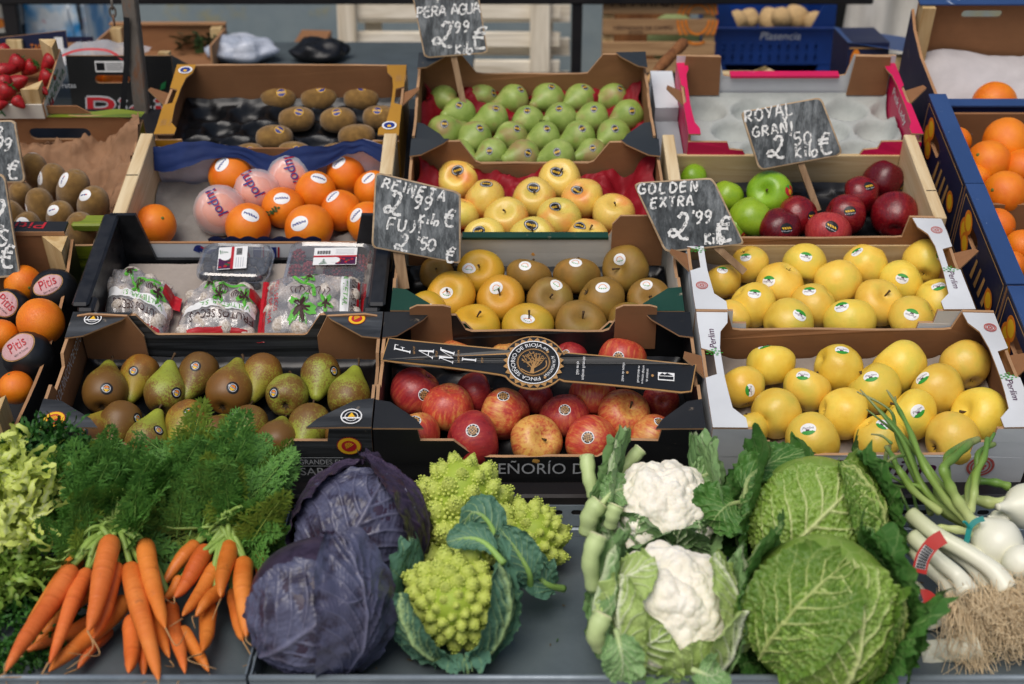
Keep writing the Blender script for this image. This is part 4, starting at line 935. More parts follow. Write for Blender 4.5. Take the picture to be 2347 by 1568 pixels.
rows = [[(215, 1030, 85, S(200, 950)), (315, 1095, 90, S(242, 1075, a=1)), (440, 1150, 105, S(388, 1095, a=.8)), (560, 1240, 102, S(517, 1190))], [(125, 1180, 80), (245, 1250, 92, S(150, 1265, a=1.4)), (365, 1320, 92, S(325, 1280)), (485, 1400, 100), (640, 1500, 70)], [(75, 1300, 78), (180, 1400, 95, S(145, 1355))]]
for j, row in enumerate(rows):
    for i, e in enumerate(row):
        put_fruit('kiwi', 'kiwi', f'fuzzy kiwi on brown paper, {where(i, len(row))} in the {("back", "middle", "front")[j]} line', 'kiwi', 'kiwis in the green printed carton', C1, e, kiwi[i % 3], [], .03, axis=lambda P, rr, e, cp, rn: Vector((rn.uniform(-.5, .5), -.3+rn.uniform(-.4, .4), 1)).normalized(), stk=(d_kw2, .38, 1.3), scale=.93)
# --- oranges
ora = variants('orange', 3, lambda i: apple_mesh('orange', M_ORANGE, i+61, .0)) if 0 else [lathe(ORA, 30, lambda p, a, i=i: p*(1+.03*noise.noise(p*1.2+Vector((i*7, 0, 0))))).mesh('orange', [M_ORANGE], True) for i in range(3)]
btn = lathe([(.02, .93), (.09, .935), (.07, .965), (.02, .97)], 8).mesh('stem_button', [M_STEMG], True)
def oranges(lst, crop, place, group, floor=-.008, stk=(d_tell, .3, 1.25)):
    for i, e in enumerate(lst):
        kw = e[3] if len(e) > 3 else {}
        put_fruit('orange', 'orange', f'{kw.get("d", "bare orange")} {place}', 'orange', group, crop, e, ora[i % 3], [('stem_button', btn)], kw.get('fl', floor), stk=stk)
oranges([(710, 965, 158, S(645, 882, a=1.0, d='orange at the back left, its oval sticker on top,')), (1530, 960, 145, S(1475, 872, a=.7, d='orange at the back right with an oval sticker')), (1315, 1085, 152, S(1340, 982, a=-.1, d='orange behind the middle, oval sticker on top,')), (1720, 1070, 140, S(1685, 980, a=.8, d='orange nearest the right side board, upper one,')), (1085, 1195, 153, S(1073, 1125, a=.1, d='orange with green scraps on its skin')), (1495, 1215, 148, S(1430, 1110, a=.8, d='orange with a tilted oval sticker, right of centre,')), (835, 1330, 168, S(853, 1245, a=-.3, d='front orange behind the blue paper scallops')), (1265, 1340, 175, S(1195, 1305, a=.3, d='front orange with a large white oval sticker, middle,')), (1680, 1300, 150, S(1595, 1245, a=.7, d='front orange at the far right')), (180, 1320, 150, dict(stem=(227, 1272), d='lone orange with green stem button, front left,'))], C2, 'in the blue and white box', 'oranges in the blue and white box')
m = MB(); rs = random.Random(3); P, rr = settle(C2, 1085, 1195, 153, -.008)
o = bpy.data.objects['orange.004']
for k in range(26):
    p = px(C2, 960+k*3.6+rs.uniform(-9, 9), 1250-k*2.2+rs.uniform(-14, 14)); d = sphere_dir(p, P, rr*.98); q = P+d*(rr*1.0+.001); u = d.cross(Vector((rs.uniform(-1, 1), rs.uniform(-1, 1), 1))).normalized()*.003; v = d.cross(u)*.6
    m.add([q-u, q-v, q+u+d*.002, q+v+d*.001], [(0, 1, 2, 3)])
M_HERB = flat('herb_scrap', '#2c4a18', .6, .3); tag(m.obj('herb_sprig', M_HERB), 'tiny torn green herb sprig lying on an orange', 'herb')
# wrapped oranges: bare fruit shows through pale printed tissue
def wrapped(crop, cx, cy, r, label, group, film, mats, printer, floor=-.008, twist=None):
    P, rr = settle(crop, cx, cy, r, floor); t = thing('wrapped_orange', label, 'orange', Matrix.Translation(P), group)
    inner = link('fruit', ora[0], t); inner.scale = (rr*.94,)*3
    rs = random.Random(int(cx)); sd = rs.random()*9
    def fn(u, v):
        a = u*2*math.pi; f = v*math.pi; d = Vector((math.sin(f)*math.cos(a), math.sin(f)*math.sin(a), math.cos(f)))
        k = rr*(1+.035*noise.noise(d*4+Vector((sd, 0, 0)))+.02*abs(noise.noise(d*9+Vector((0, sd, 0)))))
        return d*k
    sh = MB().grid(36, 20, fn).obj('tissue_wrap', film, t, True)
    T = BVHTree.FromPolygons([v.co for v in sh.data.vertices], [tuple(p.vertices) for p in sh.data.polygons])
    def on(p, lift=.0012):
        d = sphere_dir(px(crop, *p), P, rr); h = T.ray_cast(d*rr*2, -d)[0]; return (h if h is not None else d*rr)+d*lift
    m = MB(); printer(m, on); m.obj('wrapper_print', mats, t); return t
def pol(x, y, s, ang):
    ca, sa = math.cos(ang), math.sin(ang)
    def printer(m, on):
        put_text(m, 'lupol', lambda p: on((x+(p[0]*ca+p[1]*-sa)*s*.62, y-(-p[0]*sa+p[1]*-ca)*-s*.8) if 0 else (x+p[0]*s*.6*ca+p[1]*s*.75*sa, y+p[0]*s*.6*sa-p[1]*s*.75*ca), .0012), 0, width=3.0, shear=.15, center=True)
        put_text(m, 'lupol', lambda p: on((x+7+p[0]*s*.6*ca+p[1]*s*.75*sa, y+7+p[0]*s*.6*sa-p[1]*s*.75*ca), .0008), 1, width=3.0, shear=.15, center=True)
    return printer
wrapped(C2, 635, 1215, 195*.93, 'orange in pale printed tissue at the front left of the blue and white box', 'tissue wrapped oranges', TISSUEWRAP, [I_BLUE, I_RED], pol(580, 1170, 105, 1.05))
wrapped(C2, 900, 1085, 165, 'orange in pale printed tissue, middle one of three wrapped', 'tissue wrapped oranges', TISSUEWRAP, [I_BLUE, I_RED], pol(835, 1040, 105, 1.0))
wrapped(C2, 1135, 985, 165, 'orange in pale printed tissue, rearmost of three wrapped', 'tissue wrapped oranges', TISSUEWRAP, [I_BLUE, I_RED], pol(1120, 930, 105, 1.2))
BLACKWRAP = printed('black_wrap_paper', '#17181a', wear=.2, rough=.35)
PINKW = flat('wrap_panel', '#c9a0a0', .6, .1)
def pit(x, y, rx, ry, ang, big):
    def printer(m, on):
        ca, sa = math.cos(ang), math.sin(ang); tr = lambda a, b: (x+a*ca+b*sa, y+a*sa-b*ca)
        n = 30
        for sc_, mi, lf in ((1.1, 2, .0012), (1.0, 0, .0020)):
            vs = [on(tr(0, 0), lf)]; 
            for i in range(1, 7):
                for k in range(n): an = 2*math.pi*k/n; vs.append(on(tr(rx*sc_*i/6*math.cos(an), ry*sc_*i/6*math.sin(an)), lf))
            fs = [(0, 1+k, 1+(k+1) % n) for k in range(n)]+[(1+(i-1)*n+k, 1+i*n+k, 1+i*n+(k+1) % n, 1+(i-1)*n+(k+1) % n) for i in range(1, 6) for k in range(n)]
            m.add(vs, fs, mi)
        put_text(m, 'Pitis', lambda p: on(tr(p[0]*big*.62, p[1]*big*.9-big*.2), .0032), 1, center=True, width=2.7, shear=.15)
        put_text(m, 'Sabor de Canarias', lambda p: on(tr(p[0]*big*.16, p[1]*big*.2-big*.62), .0032), 3, center=True, width=9)
    return printer
PM = [PINKW, I_RED, I_TAN, I_BLACK]
wrapped(C5, 330, 425, 142, 'orange in black paper with a pink oval panel, nearest the carton corner', 'black wrapped oranges', BLACKWRAP, PM, pit(290, 385, 85, 50, -.45, 60), .03)
wrapped(C5, 55, 535, 130, 'orange in black paper with a pink oval panel at the left edge', 'black wrapped oranges', BLACKWRAP, PM, pit(30, 500, 70, 70, .7, 60), .03)
wrapped(C5, 170, 810, 148, 'orange in black paper with a pink oval panel, nearest the front', 'black wrapped oranges', BLACKWRAP, PM, pit(110, 760, 100, 62, -.6, 62), .03)
oranges([(140, 375, 112, dict(stem=(175, 400), fl=.03, d='orange with green stem button at the back')), (245, 605, 146, dict(fl=.05, d='large bare orange in the middle')), (10, 690, 105, dict(fl=.04, d='bare orange cut by the left edge')), (95, 1000, 105, dict(stem=(55, 925), fl=.03, d='bare orange at the front'))], C5, 'in the black wood-cornered crate', 'oranges in the black crate at left')
oranges([(1945, 835, 92, dict(d='orange hard against the rim at the back')), (2245, 835, 145, dict(d='large orange at the back')), (2138, 955, 132, dict(stem=(2078, 912), d='orange with a star-shaped stem scar')), (2340, 990, 120, dict(d='orange cut by the picture edge')), (2060, 1055, 92, dict(d='orange tucked under the front rim')), (2235, 1135, 132, dict(stem=(2165, 1118), d='orange with dark stem dot, front,'))], C4, 'in the navy carton beside the wooden box', 'oranges in the navy cartons', .055)
oranges([(2190, 1325, 105, dict(d='orange at the back left')), (2330, 1450, 100, dict(d='orange cut by the picture edge, middle,')), (2275, 1560, 88, dict(d='orange at the front'))], C4, 'in the navy carton beside the upper white crate', 'oranges in the navy cartons', .055)
# ------------------------------------------------------------------ chalk price boards
GL = {'A': [[(0, 0), (.38, 1), (.8, -.02)], [(.15, .38), (.68, .36)]], 'D': [[(.08, .98), (.02, 0)], [(0, .98), (.5, .9), (.78, .5), (.5, .08), (0, 0)]],
 'E': [[(.72, 1), (.08, .95)], [(.08, .95), (.02, .02), (.7, .04)], [(.04, .52), (.58, .55)]], 'F': [[(.75, 1), (.08, .95), (.03, 0)], [(.05, .52), (.55, .54)]],
 'G': [[(.78, .85), (.45, 1), (.1, .72), (.05, .28), (.4, 0), (.8, .14), (.8, .45), (.48, .43)]], 'I': [[(.12, 1), (.14, 0)]], 'J': [[(.55, 1), (.6, .3), (.35, 0), (.05, .15)]],
 'K': [[(.05, 1), (.05, 0)], [(.65, .95), (.1, .45), (.72, .02)]], 'L': [[(.1, 1), (.05, .02), (.68, .03)]], 'N': [[(.02, 0), (.08, 1), (.66, .02), (.7, 1)]],
 'O': [[(.4, 1), (.06, .7), (.08, .2), (.42, 0), (.76, .28), (.74, .78), (.36, 1)]], 'P': [[(.02, 0), (.08, 1)], [(.05, .98), (.6, .93), (.7, .7), (.5, .5), (.05, .45)]],
 'R': [[(.02, 0), (.08, 1)], [(.05, .98), (.6, .93), (.68, .72), (.5, .52), (.06, .48)], [(.28, .5), (.75, 0)]], 'T': [[(0, .98), (.8, 1)], [(.4, 1), (.38, 0)]],
 'U': [[(.05, 1), (.08, .25), (.36, 0), (.7, .2), (.75, 1)]], 'V': [[(0, 1), (.38, 0), (.78, 1)]], 'X': [[(.02, 1), (.75, 0)], [(.72, 1), (0, 0)]], 'Y': [[(0, 1), (.38, .5)], [(.78, 1), (.3, 0)]],
 'S': [[(.7, .9), (.35, 1), (.1, .78), (.35, .52), (.68, .3), (.4, 0), (.05, .12)]],
 'k': [[(.05, 1.2), (.05, 0)], [(.55, .65), (.1, .3), (.6, 0)]], 'i': [[(.3, .6), (.3, 0)], [(.3, .85), (.32, .9)]], 'l': [[(.3, 1.3), (.28, 0)]], 'o': [[(.35, .6), (.08, .4), (.12, .05), (.4, 0), (.62, .25), (.55, .55), (.32, .6)]],
 '2': [[(.3, .82), (.5, 1.02), (.76, .92), (.74, .6), (.5, .25), (.2, .02), (-.05, .02), (-.12, .18), (.08, .3), (.32, .16), (.56, -.1), (.95, -.1)]],
 '9': [[(.62, .85), (.3, 1), (.06, .75), (.25, .48), (.55, .6), (.62, .88), (.56, .4), (.3, 0), (.12, .06)]], '5': [[(.68, 1), (.2, .98), (.14, .55), (.5, .6), (.7, .3), (.4, 0), (.08, .1)]],
 '0': [[(.4, 1), (.08, .7), (.1, .2), (.42, 0), (.72, .28), (.7, .78), (.38, 1)]], "'": [[(.3, 1.1), (.22, .8)]], '.': [[(.2, .02), (.26, .06)]],
 '€': [[(.85, .98), (.5, 1.05), (.28, .7), (.25, .2), (.5, -.15), (1.0, -.05)], [(.0, .66), (.78, .7)], [(.0, .42), (.72, .46)]]}
def chalk_sign(name, label, crop, quad, base, stick, lines, n_base=.02, lean=14, stickw=.012, edge=.006, hang=None):
    """quad TL,TR,BR,BL; base: where the stick enters the fruit; lines: (text, x, y, height, advance, slope degrees)"""
    bp = px(*base) if len(base) == 3 else base
    P0 = on_slope(bp, n_base); nrm = Vector((0, -math.cos(R_(lean)), math.sin(R_(lean))))
    t = thing(name, label, 'price sign', Matrix.Translation(P0))
    pt = lambda x, y, lift=0.0: hit(px(crop, x, y), P0+nrm*lift, nrm)-P0
    q = [pt(*a) for a in quad]; ctr = sum(q, Vector())/4
    # rounded corners
    poly = []
    for i in range(4):
        a, b, d = q[i-1], q[i], q[(i+1) % 4]; r = .010
        A = b+(a-b).normalized()*r; Bq = b+(d-b).normalized()*r
        for k in range(4): s = k/3; poly.append((A*(1-s)+b*s)*(1-s)+(b*(1-s)+Bq*s)*s)
    poly = poly[::-1]; n = len(poly); rs = random.Random(n+int(quad[0][0]))
    poly = [p+Vector((rs.uniform(-1, 1), 0, rs.uniform(-1, 1)))*.0008 for p in poly]
    m = MB(); inner = [p+(ctr-p).normalized()*.0035 for p in poly]
    m.add([p+nrm*.003 for p in inner], [tuple(range(n))[::1]], 0); m.add([p+nrm*.0022 for p in poly]+[p+nrm*.003 for p in inner], [(i, (i+1) % n, n+(i+1) % n, n+i) for i in range(n)], 1)
    m.add([p+nrm*.0022 for p in poly]+[p-nrm*.004 for p in poly], [(i, n+i, n+(i+1) % n, (i+1) % n) for i in range(n)], 1); m.add([p-nrm*.004 for p in poly], [tuple(range(n-1, -1, -1))], 1)
    bo = m.obj('board', [CHALKB, SIGN_EDGE], t)
    m = MB()
    for (s, x, y, h, adv, sl_) in lines:
        ca, sa = math.cos(R_(sl_)), math.sin(R_(sl_)); k = 0.0
        for ch in s:
            if ch == ' ': k += .7; continue
            for stt in GL[ch]:
                pts = []
                jx, jy = rs.uniform(-.04, .04), rs.uniform(-.04, .04)
                for (a, b) in stt: 
                    a, b = (k*adv+(a+jx)*h*.82+b*h*.08), (b+jy)*h
                    pts.append(Vector((x+a*ca+b*sa, y+a*sa-b*ca, 0)))
                pts = catmull(pts, 5); W_ = [max(.0036, min(.0056, h*.000046))*(1+.25*math.sin(i*1.7+k)+rs.uniform(-.15, .15)) for i in range(len(pts))]
                m.ribbon([pt(p.x, p.y, .0036+.0002*rs.random()) for p in pts], W_, nrm)
            k += .55 if ch in "il'.I" else 1.0
    m.obj('chalk_lettering', CHALK, bo)
    if stick:
        a, b = pt(stick[0][0], stick[0][1], -.006), pt(stick[1][0], stick[1][1], -.006)
        d = (b-a).normalized(); e = nrm.cross(d).normalized()*stickw/2; w_ = nrm*.004; m = MB()
        vs = [a-e-w_, a+e-w_, a+e*.97+w_, a-e+w_, b-e-w_, b+e*.9-w_, b+e+w_, b-e+w_]; m.add(vs, [(3, 2, 1, 0), (4, 5, 6, 7), (0, 1, 5, 4), (1, 2, 6, 5), (2, 3, 7, 6), (3, 0, 4, 7)]); m.obj('stick', WOOD_STICK, t)
    return t
chalk_sign('price_sign', 'chalkboard on a stick reading PERA AGUA 2.99 above the green pears', C3, [(270, -120), (670, -140), (747, 322), (362, 352)], (C3, 598, 618), ((530, 300), (600, 640)),
  [('PERA AGUA', 318, 108, 62, 44, -5), ('Y', 428, 15, 36, 30, -5), ('2', 425, 265, 130, 70, 0), ("'99", 518, 195, 62, 50, -3), ('€', 640, 272, 112, 60, 8), ('Kilo', 548, 325, 56, 34, 0)], .06)
chalk_sign('price_sign', 'chalkboard reading REINETA 2.99 and FUJI 2.50 in front of the berry crate', C3, [(65, 1036), (582, 1160), (582, 1592), (42, 1492)], (C6, 378, 505), ((195, 1440), (240, 1740)),
  [('REINETA', 105, 1130, 62, 62, 13), ('2', 130, 1275, 118, 70, 3), ("'99", 262, 1250, 78, 62, 6), ('€', 470, 1345, 85, 60, 12), ('Kilo', 325, 1340, 52, 42, 10), ('FUJI', 135, 1385, 72, 62, 6), ('2', 190, 1500, 88, 50, 5), ("'50", 300, 1500, 72, 50, 6), ('€', 480, 1560, 75, 60, 12)], .03, lean=18, stickw=.018)
chalk_sign('price_sign', 'chalkboard reading GOLDEN EXTRA 2.99 tilted at the upper white crate', C4, [(50, 1075), (518, 1046), (706, 1436), (240, 1486)], (C7, 440, 385), ((525, 1440), (705, 1600)),
  [('GOLDEN', 80, 1142, 60, 62, -3), ('EXTRA', 155, 1222, 58, 52, -3), ('2', 275, 1390, 132, 76, 0), ("'99", 390, 1315, 70, 52, -3), ('€', 535, 1400, 118, 60, 0), ('Kilo', 470, 1440, 66, 38, -5)], .05, lean=22)
chalk_sign('price_sign', 'chalkboard on a stick reading ROYAL Y GRANI 2.50 over the pink box', C4, [(680, 658), (1155, 570), (1282, 908), (790, 1002)], (C4, 1135, 1225), ((1022, 930), (1135, 1240)),
  [('ROYAL', 708, 720, 68, 62, -10), ('Y', 930, 725, 40, 30, -8), ('GRANI', 755, 808, 58, 56, -9), ('2', 850, 920, 112, 70, -5), ("'50", 965, 860, 72, 58, -8), ('€', 1135, 890, 100, 60, -5), ('Kilo', 1005, 930, 66, 44, -6)], .03, lean=18)
chalk_sign('price_sign', 'chalkboard cut by the left picture edge before the leafy-print kiwi carton', C1, [(-260, 735), (95, 725), (157, 1098), (-260, 1105)], (C1, -150, 1350), ((-160, 1050), (-150, 1400)),
  [('R', -30, 830, 70, 50, 3), ("'99", -60, 900, 75, 52, 5), ('€', 35, 1055, 90, 60, 8)], .02, lean=18)
chalk_sign('price_sign', 'chalkboard with worn pale edge cut by the left picture edge, lower one', C1, [(-300, 1040), (28, 1048), (125, 1665), (-300, 1700)], (C1, -150, 1950), ((-160, 1600), (-150, 1990)),
  [('2', -80, 1340, 140, 60, 4), ('S', -20, 1480, 95, 60, 4), ('€', -10, 1590, 110, 60, 8)], .02, lean=20)

# ------------------------------------------------------------------ card band across the black apple crate
bn = .108
band = thing('card_band', 'black card band with gold tree emblem lying across the red apple crate', 'label band', MS @ Matrix.Translation((0, 0, 0)))
def bp_(x, y, l=0): q = to_sl(on_slope(px(C6, x, y), bn)); return Vector((q.x, q.y, bn+.0008+l*.0006+.010*math.sin(math.pi*max(0, min(1, (x-180)/1870)))))
out = [(180, 762), (222, 628)]+[(222+(930-222)*i/8, 628+(722-628)*i/8+4*math.sin(i*.4)) for i in range(1, 9)]
cxr, cyr, rr_ = 1097, 810, 196
out += [(cxr+rr_*math.cos(R_(a)), cyr+.84*rr_*math.sin(R_(a))) for a in range(-148, -14, 8)]
out += [(1290+(1985-1290)*i/8, 742+(782-742)*i/8) for i in range(0, 9)]+[(2078, 788), (2050, 950), (1985, 962)]+[(1985-(1985-1280)*i/8, 962-(962-918)*i/8) for i in range(1, 9)]
out += [(cxr+rr_*math.cos(R_(a)), cyr+.80*rr_*math.sin(R_(a))) for a in range(38, 152, 8)]+[(900-(900-190)*i/8, 880-(880-768)*i/8-4*math.sin(i*.4)) for i in range(0, 8)]
out = out[::-1]
def outl(k): c0 = Vector((cxr, cyr)); return out
def shrink(poly, d):
    r = []; n = len(poly)
    for i in range(n):
        a = Vector(poly[i-1]); b = Vector(poly[i]); e = Vector(poly[(i+1) % n]); t1 = (e-a); t1 = t1.normalized() if t1.length else Vector((1, 0)); r.append((b.x+t1.y*d, b.y-t1.x*d))
    return r
m = MB()
def bandlayer(poly, l, mi): 
    n = len(poly); tri = tessellate_polygon([[Vector((p[0], p[1], 0)) for p in poly]]); m.add([bp_(p[0], p[1], l) for p in poly], [tuple(t) for t in tri], mi)
bandlayer(out, 0, 1); ins = shrink(out, 8)
if abs(sum(ins[i][0]*ins[(i+1) % len(ins)][1]-ins[(i+1) % len(ins)][0]*ins[i][1] for i in range(len(ins)))) > abs(sum(out[i][0]*out[(i+1) % len(out)][1]-out[(i+1) % len(out)][0]*out[i][1] for i in range(len(out)))): ins = shrink(out, -8)
bandlayer(ins, 1, 0)
n = len(out); m.add([bp_(p[0], p[1], 0) for p in out]+[bp_(p[0], p[1], 0)-Vector((0, 0, .0015)) for p in out], [(i, (i+1) % n, n+(i+1) % n, n+i) for i in range(n)], 2)
m.obj('card', [P_BLACK, I_GOLD, EDGE], band)
m = MB(); E_ = lambda r, a: (cxr+r*math.cos(a), cyr+.83*r*math.sin(a))
sun = [E_(184 if k % 2 else 160, math.pi*k/24) for k in range(48)]; bandlayer_ = lambda poly, l, mi: m.add([bp_(p[0], p[1], l) for p in poly], [tuple(range(len(poly)))], mi)
def ringb(r0, r1, l, mi, n=40):
    m.add([bp_(*E_(r0, 2*math.pi*k/n), l) for k in range(n)]+[bp_(*E_(r1, 2*math.pi*k/n), l) for k in range(n)], [(k, (k+1) % n, n+(k+1) % n, n+k) for k in range(n)], mi)
m.add([bp_(*E_(150, math.pi*k/24), 2) for k in range(48)]+[bp_(*p, 2) for p in sun], [(k, (k+1) % 48, 48+(k+1) % 48, 48+k) for k in range(48)], 0)
bandlayer_([E_(156, 2*math.pi*k/40) for k in range(40)], 3, 2); ringb(150, 156, 4, 1); ringb(92, 97, 4, 0); ringb(100, 101.5, 4, 0)
def arc_text(s, r, a0, a1, mi, h):
    vs, fs = text2d(s); w = max(v[0] for v in vs)
    m.add(vs, fs, mi, lambda p: bp_(*E_(r+p[1]*h, a0+(a1-a0)*p[0]/w), 5))
arc_text('FINCA SEÑORIO DE RIOJA.es', 112, R_(70), R_(315), 1, 26); arc_text('ALTA MONTAÑA', 112, R_(-20) , R_(62), 1, 20) if 0 else arc_text('ALTA MONTAÑA', 112, R_(-22), R_(58), 1, 20)
rs = random.Random(5)
for k in range(9):
    a = R_(-160+k*17); b0 = Vector((cxr-5, cyr+40)); e = Vector(E_(70+rs.uniform(-8, 12), a)); mid = (b0+e)/2+Vector((rs.uniform(-16, 16), rs.uniform(-10, 10)))
    pts = catmull([b0, mid, e, e+Vector((8, 8))], 5); m.ribbon([bp_(p.x, p.y, 5) for p in pts], [.0012*(1.3-i/len(pts)) for i in range(len(pts))], Vector((0, 0, 1)), 0)
    for q in range(7):
        s = rs.uniform(.4, 1); p = b0.lerp(e, s)+Vector((rs.uniform(-14, 14), rs.uniform(-12, 12))); m.add([bp_(p.x+dx, p.y+dy, 5) for dx, dy in ((-6, 0), (0, -3.5), (6, 0), (0, 3.5))], [(0, 1, 2, 3)], 0)
pts = catmull([Vector((cxr+10, cyr-5)), Vector((cxr-4, cyr+25)), Vector((cxr-10, cyr+68))], 5); m.ribbon([bp_(p.x, p.y, 5) for p in pts], [.0022+.0004*i for i in range(len(pts))], Vector((0, 0, 1)), 0)
pts = catmull([Vector((cxr-75, cyr+40)), Vector((cxr-10, cyr+66)), Vector((cxr+70, cyr+30)), Vector((cxr+75, cyr-10))], 6); m.ribbon([bp_(p.x, p.y, 5) for p in pts], .0018, Vector((0, 0, 1)), 0)
for dx, dy in ((85, -62), (68, 92)): m.add([bp_(p[0], p[1], 5) for p in disc_pts(cxr+dx, cyr+dy, 8, 12)], [tuple(range(12))], 0)
m.obj('tree_emblem', [I_GOLD, I_WHITE, P_BLACK], band)
def serif(m, ch, o, U, V, mi=0, l=3):
    R4 = {'F': [((.1, 0), (.25, 1)), ((0, 0), (.35, .06)), ((0, .94), (.7, 1)), ((.64, .78), (.7, .95)), ((.25, .47), (.55, .53)), ((.5, .38), (.56, .62))],
          'I': [((.12, 0), (.28, 1)), ((0, 0), (.4, .06)), ((0, .94), (.4, 1))]}
    fn = lambda u, v: bp_(o[0]+U[0]*u+V[0]*v, o[1]+U[1]*u+V[1]*v, l)
    if ch in R4:
        for (a, b) in R4[ch]: m.add([fn(a[0], a[1]), fn(b[0], a[1]), fn(b[0], b[1]), fn(a[0], b[1])], [(0, 1, 2, 3)], mi)
    else:
        P4 = {'A': [[(.08, 0), (.14, 0), (.48, 1), (.42, 1)], [(.66, 0), (.84, 0), (.5, 1), (.4, 1)], [(.2, .3), (.62, .3), (.62, .36), (.2, .36)], [(0, 0), (.24, 0), (.24, .05), (0, .05)], [(.58, 0), (.92, 0), (.92, .05), (.58, .05)]],
              'M': [[(.08, 0), (.14, 0), (.18, 1), (.12, 1)], [(.12, 1), (.3, 1), (.56, .1), (.5, 0)], [(.5, 0), (.56, .1), (.88, 1), (.82, 1)], [(.84, 0), (1.0, 0), (.96, 1), (.82, 1)], [(0, 0), (.24, 0), (.24, .05), (0, .05)], [(.76, 0), (1.1, 0), (1.1, .05), (.76, .05)], [(0, .95), (.2, .95), (.2, 1), (0, 1)], [(.86, .95), (1.08, .95), (1.08, 1), (.86, 1)]]}
        for p in P4[ch]: m.add([fn(*a) for a in p], [tuple(range(4))], mi)
for ch, o, U, V, wd, wo in (('F', (355, 735), (8, -48), (-98, -28), 'FRUTA', (372, 738)), ('A', (490, 775), (10, -62), (-88, -28), 'ALTA', (508, 762)), ('M', (612, 808), (10, -66), (-84, -32), 'MONTAÑA', (640, 800)), ('I', (750, 800), (8, -48), (-84, -10), 'IGEA', (782, 806))):
    m = MB(); serif(m, ch, o, U, V); put_text(m, wd, lambda p: bp_(wo[0]+p[1]*13, wo[1]-p[0]*11, 3), 1); m.obj('lettering', [I_WHITE, I_GOLD], band)
for s, x, y, h, a in (('Sólo en las', 1352, 880, 22, 13), ('mejores fruterías', 1385, 910, 22, 14), ('Sabor de antaño', 1625, 912, 18, 12), ('Recolectada en', 1718, 915, 17, 11.5), ('su punto óptimo', 1745, 922, 17, 11.5), ('de madurez', 1772, 908, 17, 11.5)):
    m = MB(); put_text(m, s, lambda p: bp_(x+p[1]*h*.85+p[0]*1.0, y-p[0]*a*1.05, 3), 0, shear=.15 if h == 22 else 0); m.obj('lettering', [I_WHITE], band)
m = MB()
for dx, dy in ((1660, 858), (1812, 870)): m.add([bp_(p[0], p[1], 3) for p in disc_pts(dx, dy, 8, 10)], [tuple(range(10))], 1)
m.obj('dot_print', [I_WHITE, I_GOLD, P_BLACK], band); m = MB()
m.add([bp_(*p, 3) for p in ((1845, 848), (1945, 850), (1943, 898), (1845, 895))], [(0, 1, 2, 3)], 0); m.add([bp_(*p, 4) for p in ((1850, 872), (1938, 874), (1938, 892), (1850, 889))], [(0, 1, 2, 3)], 2)
m.add([bp_(*p, 4) for p in ((1852, 868), (1870, 853), (1885, 862), (1900, 852), (1936, 868))], [(0, 1, 2, 3, 4)], 2); m.obj('label_box', [I_WHITE, I_GOLD, P_BLACK], band)
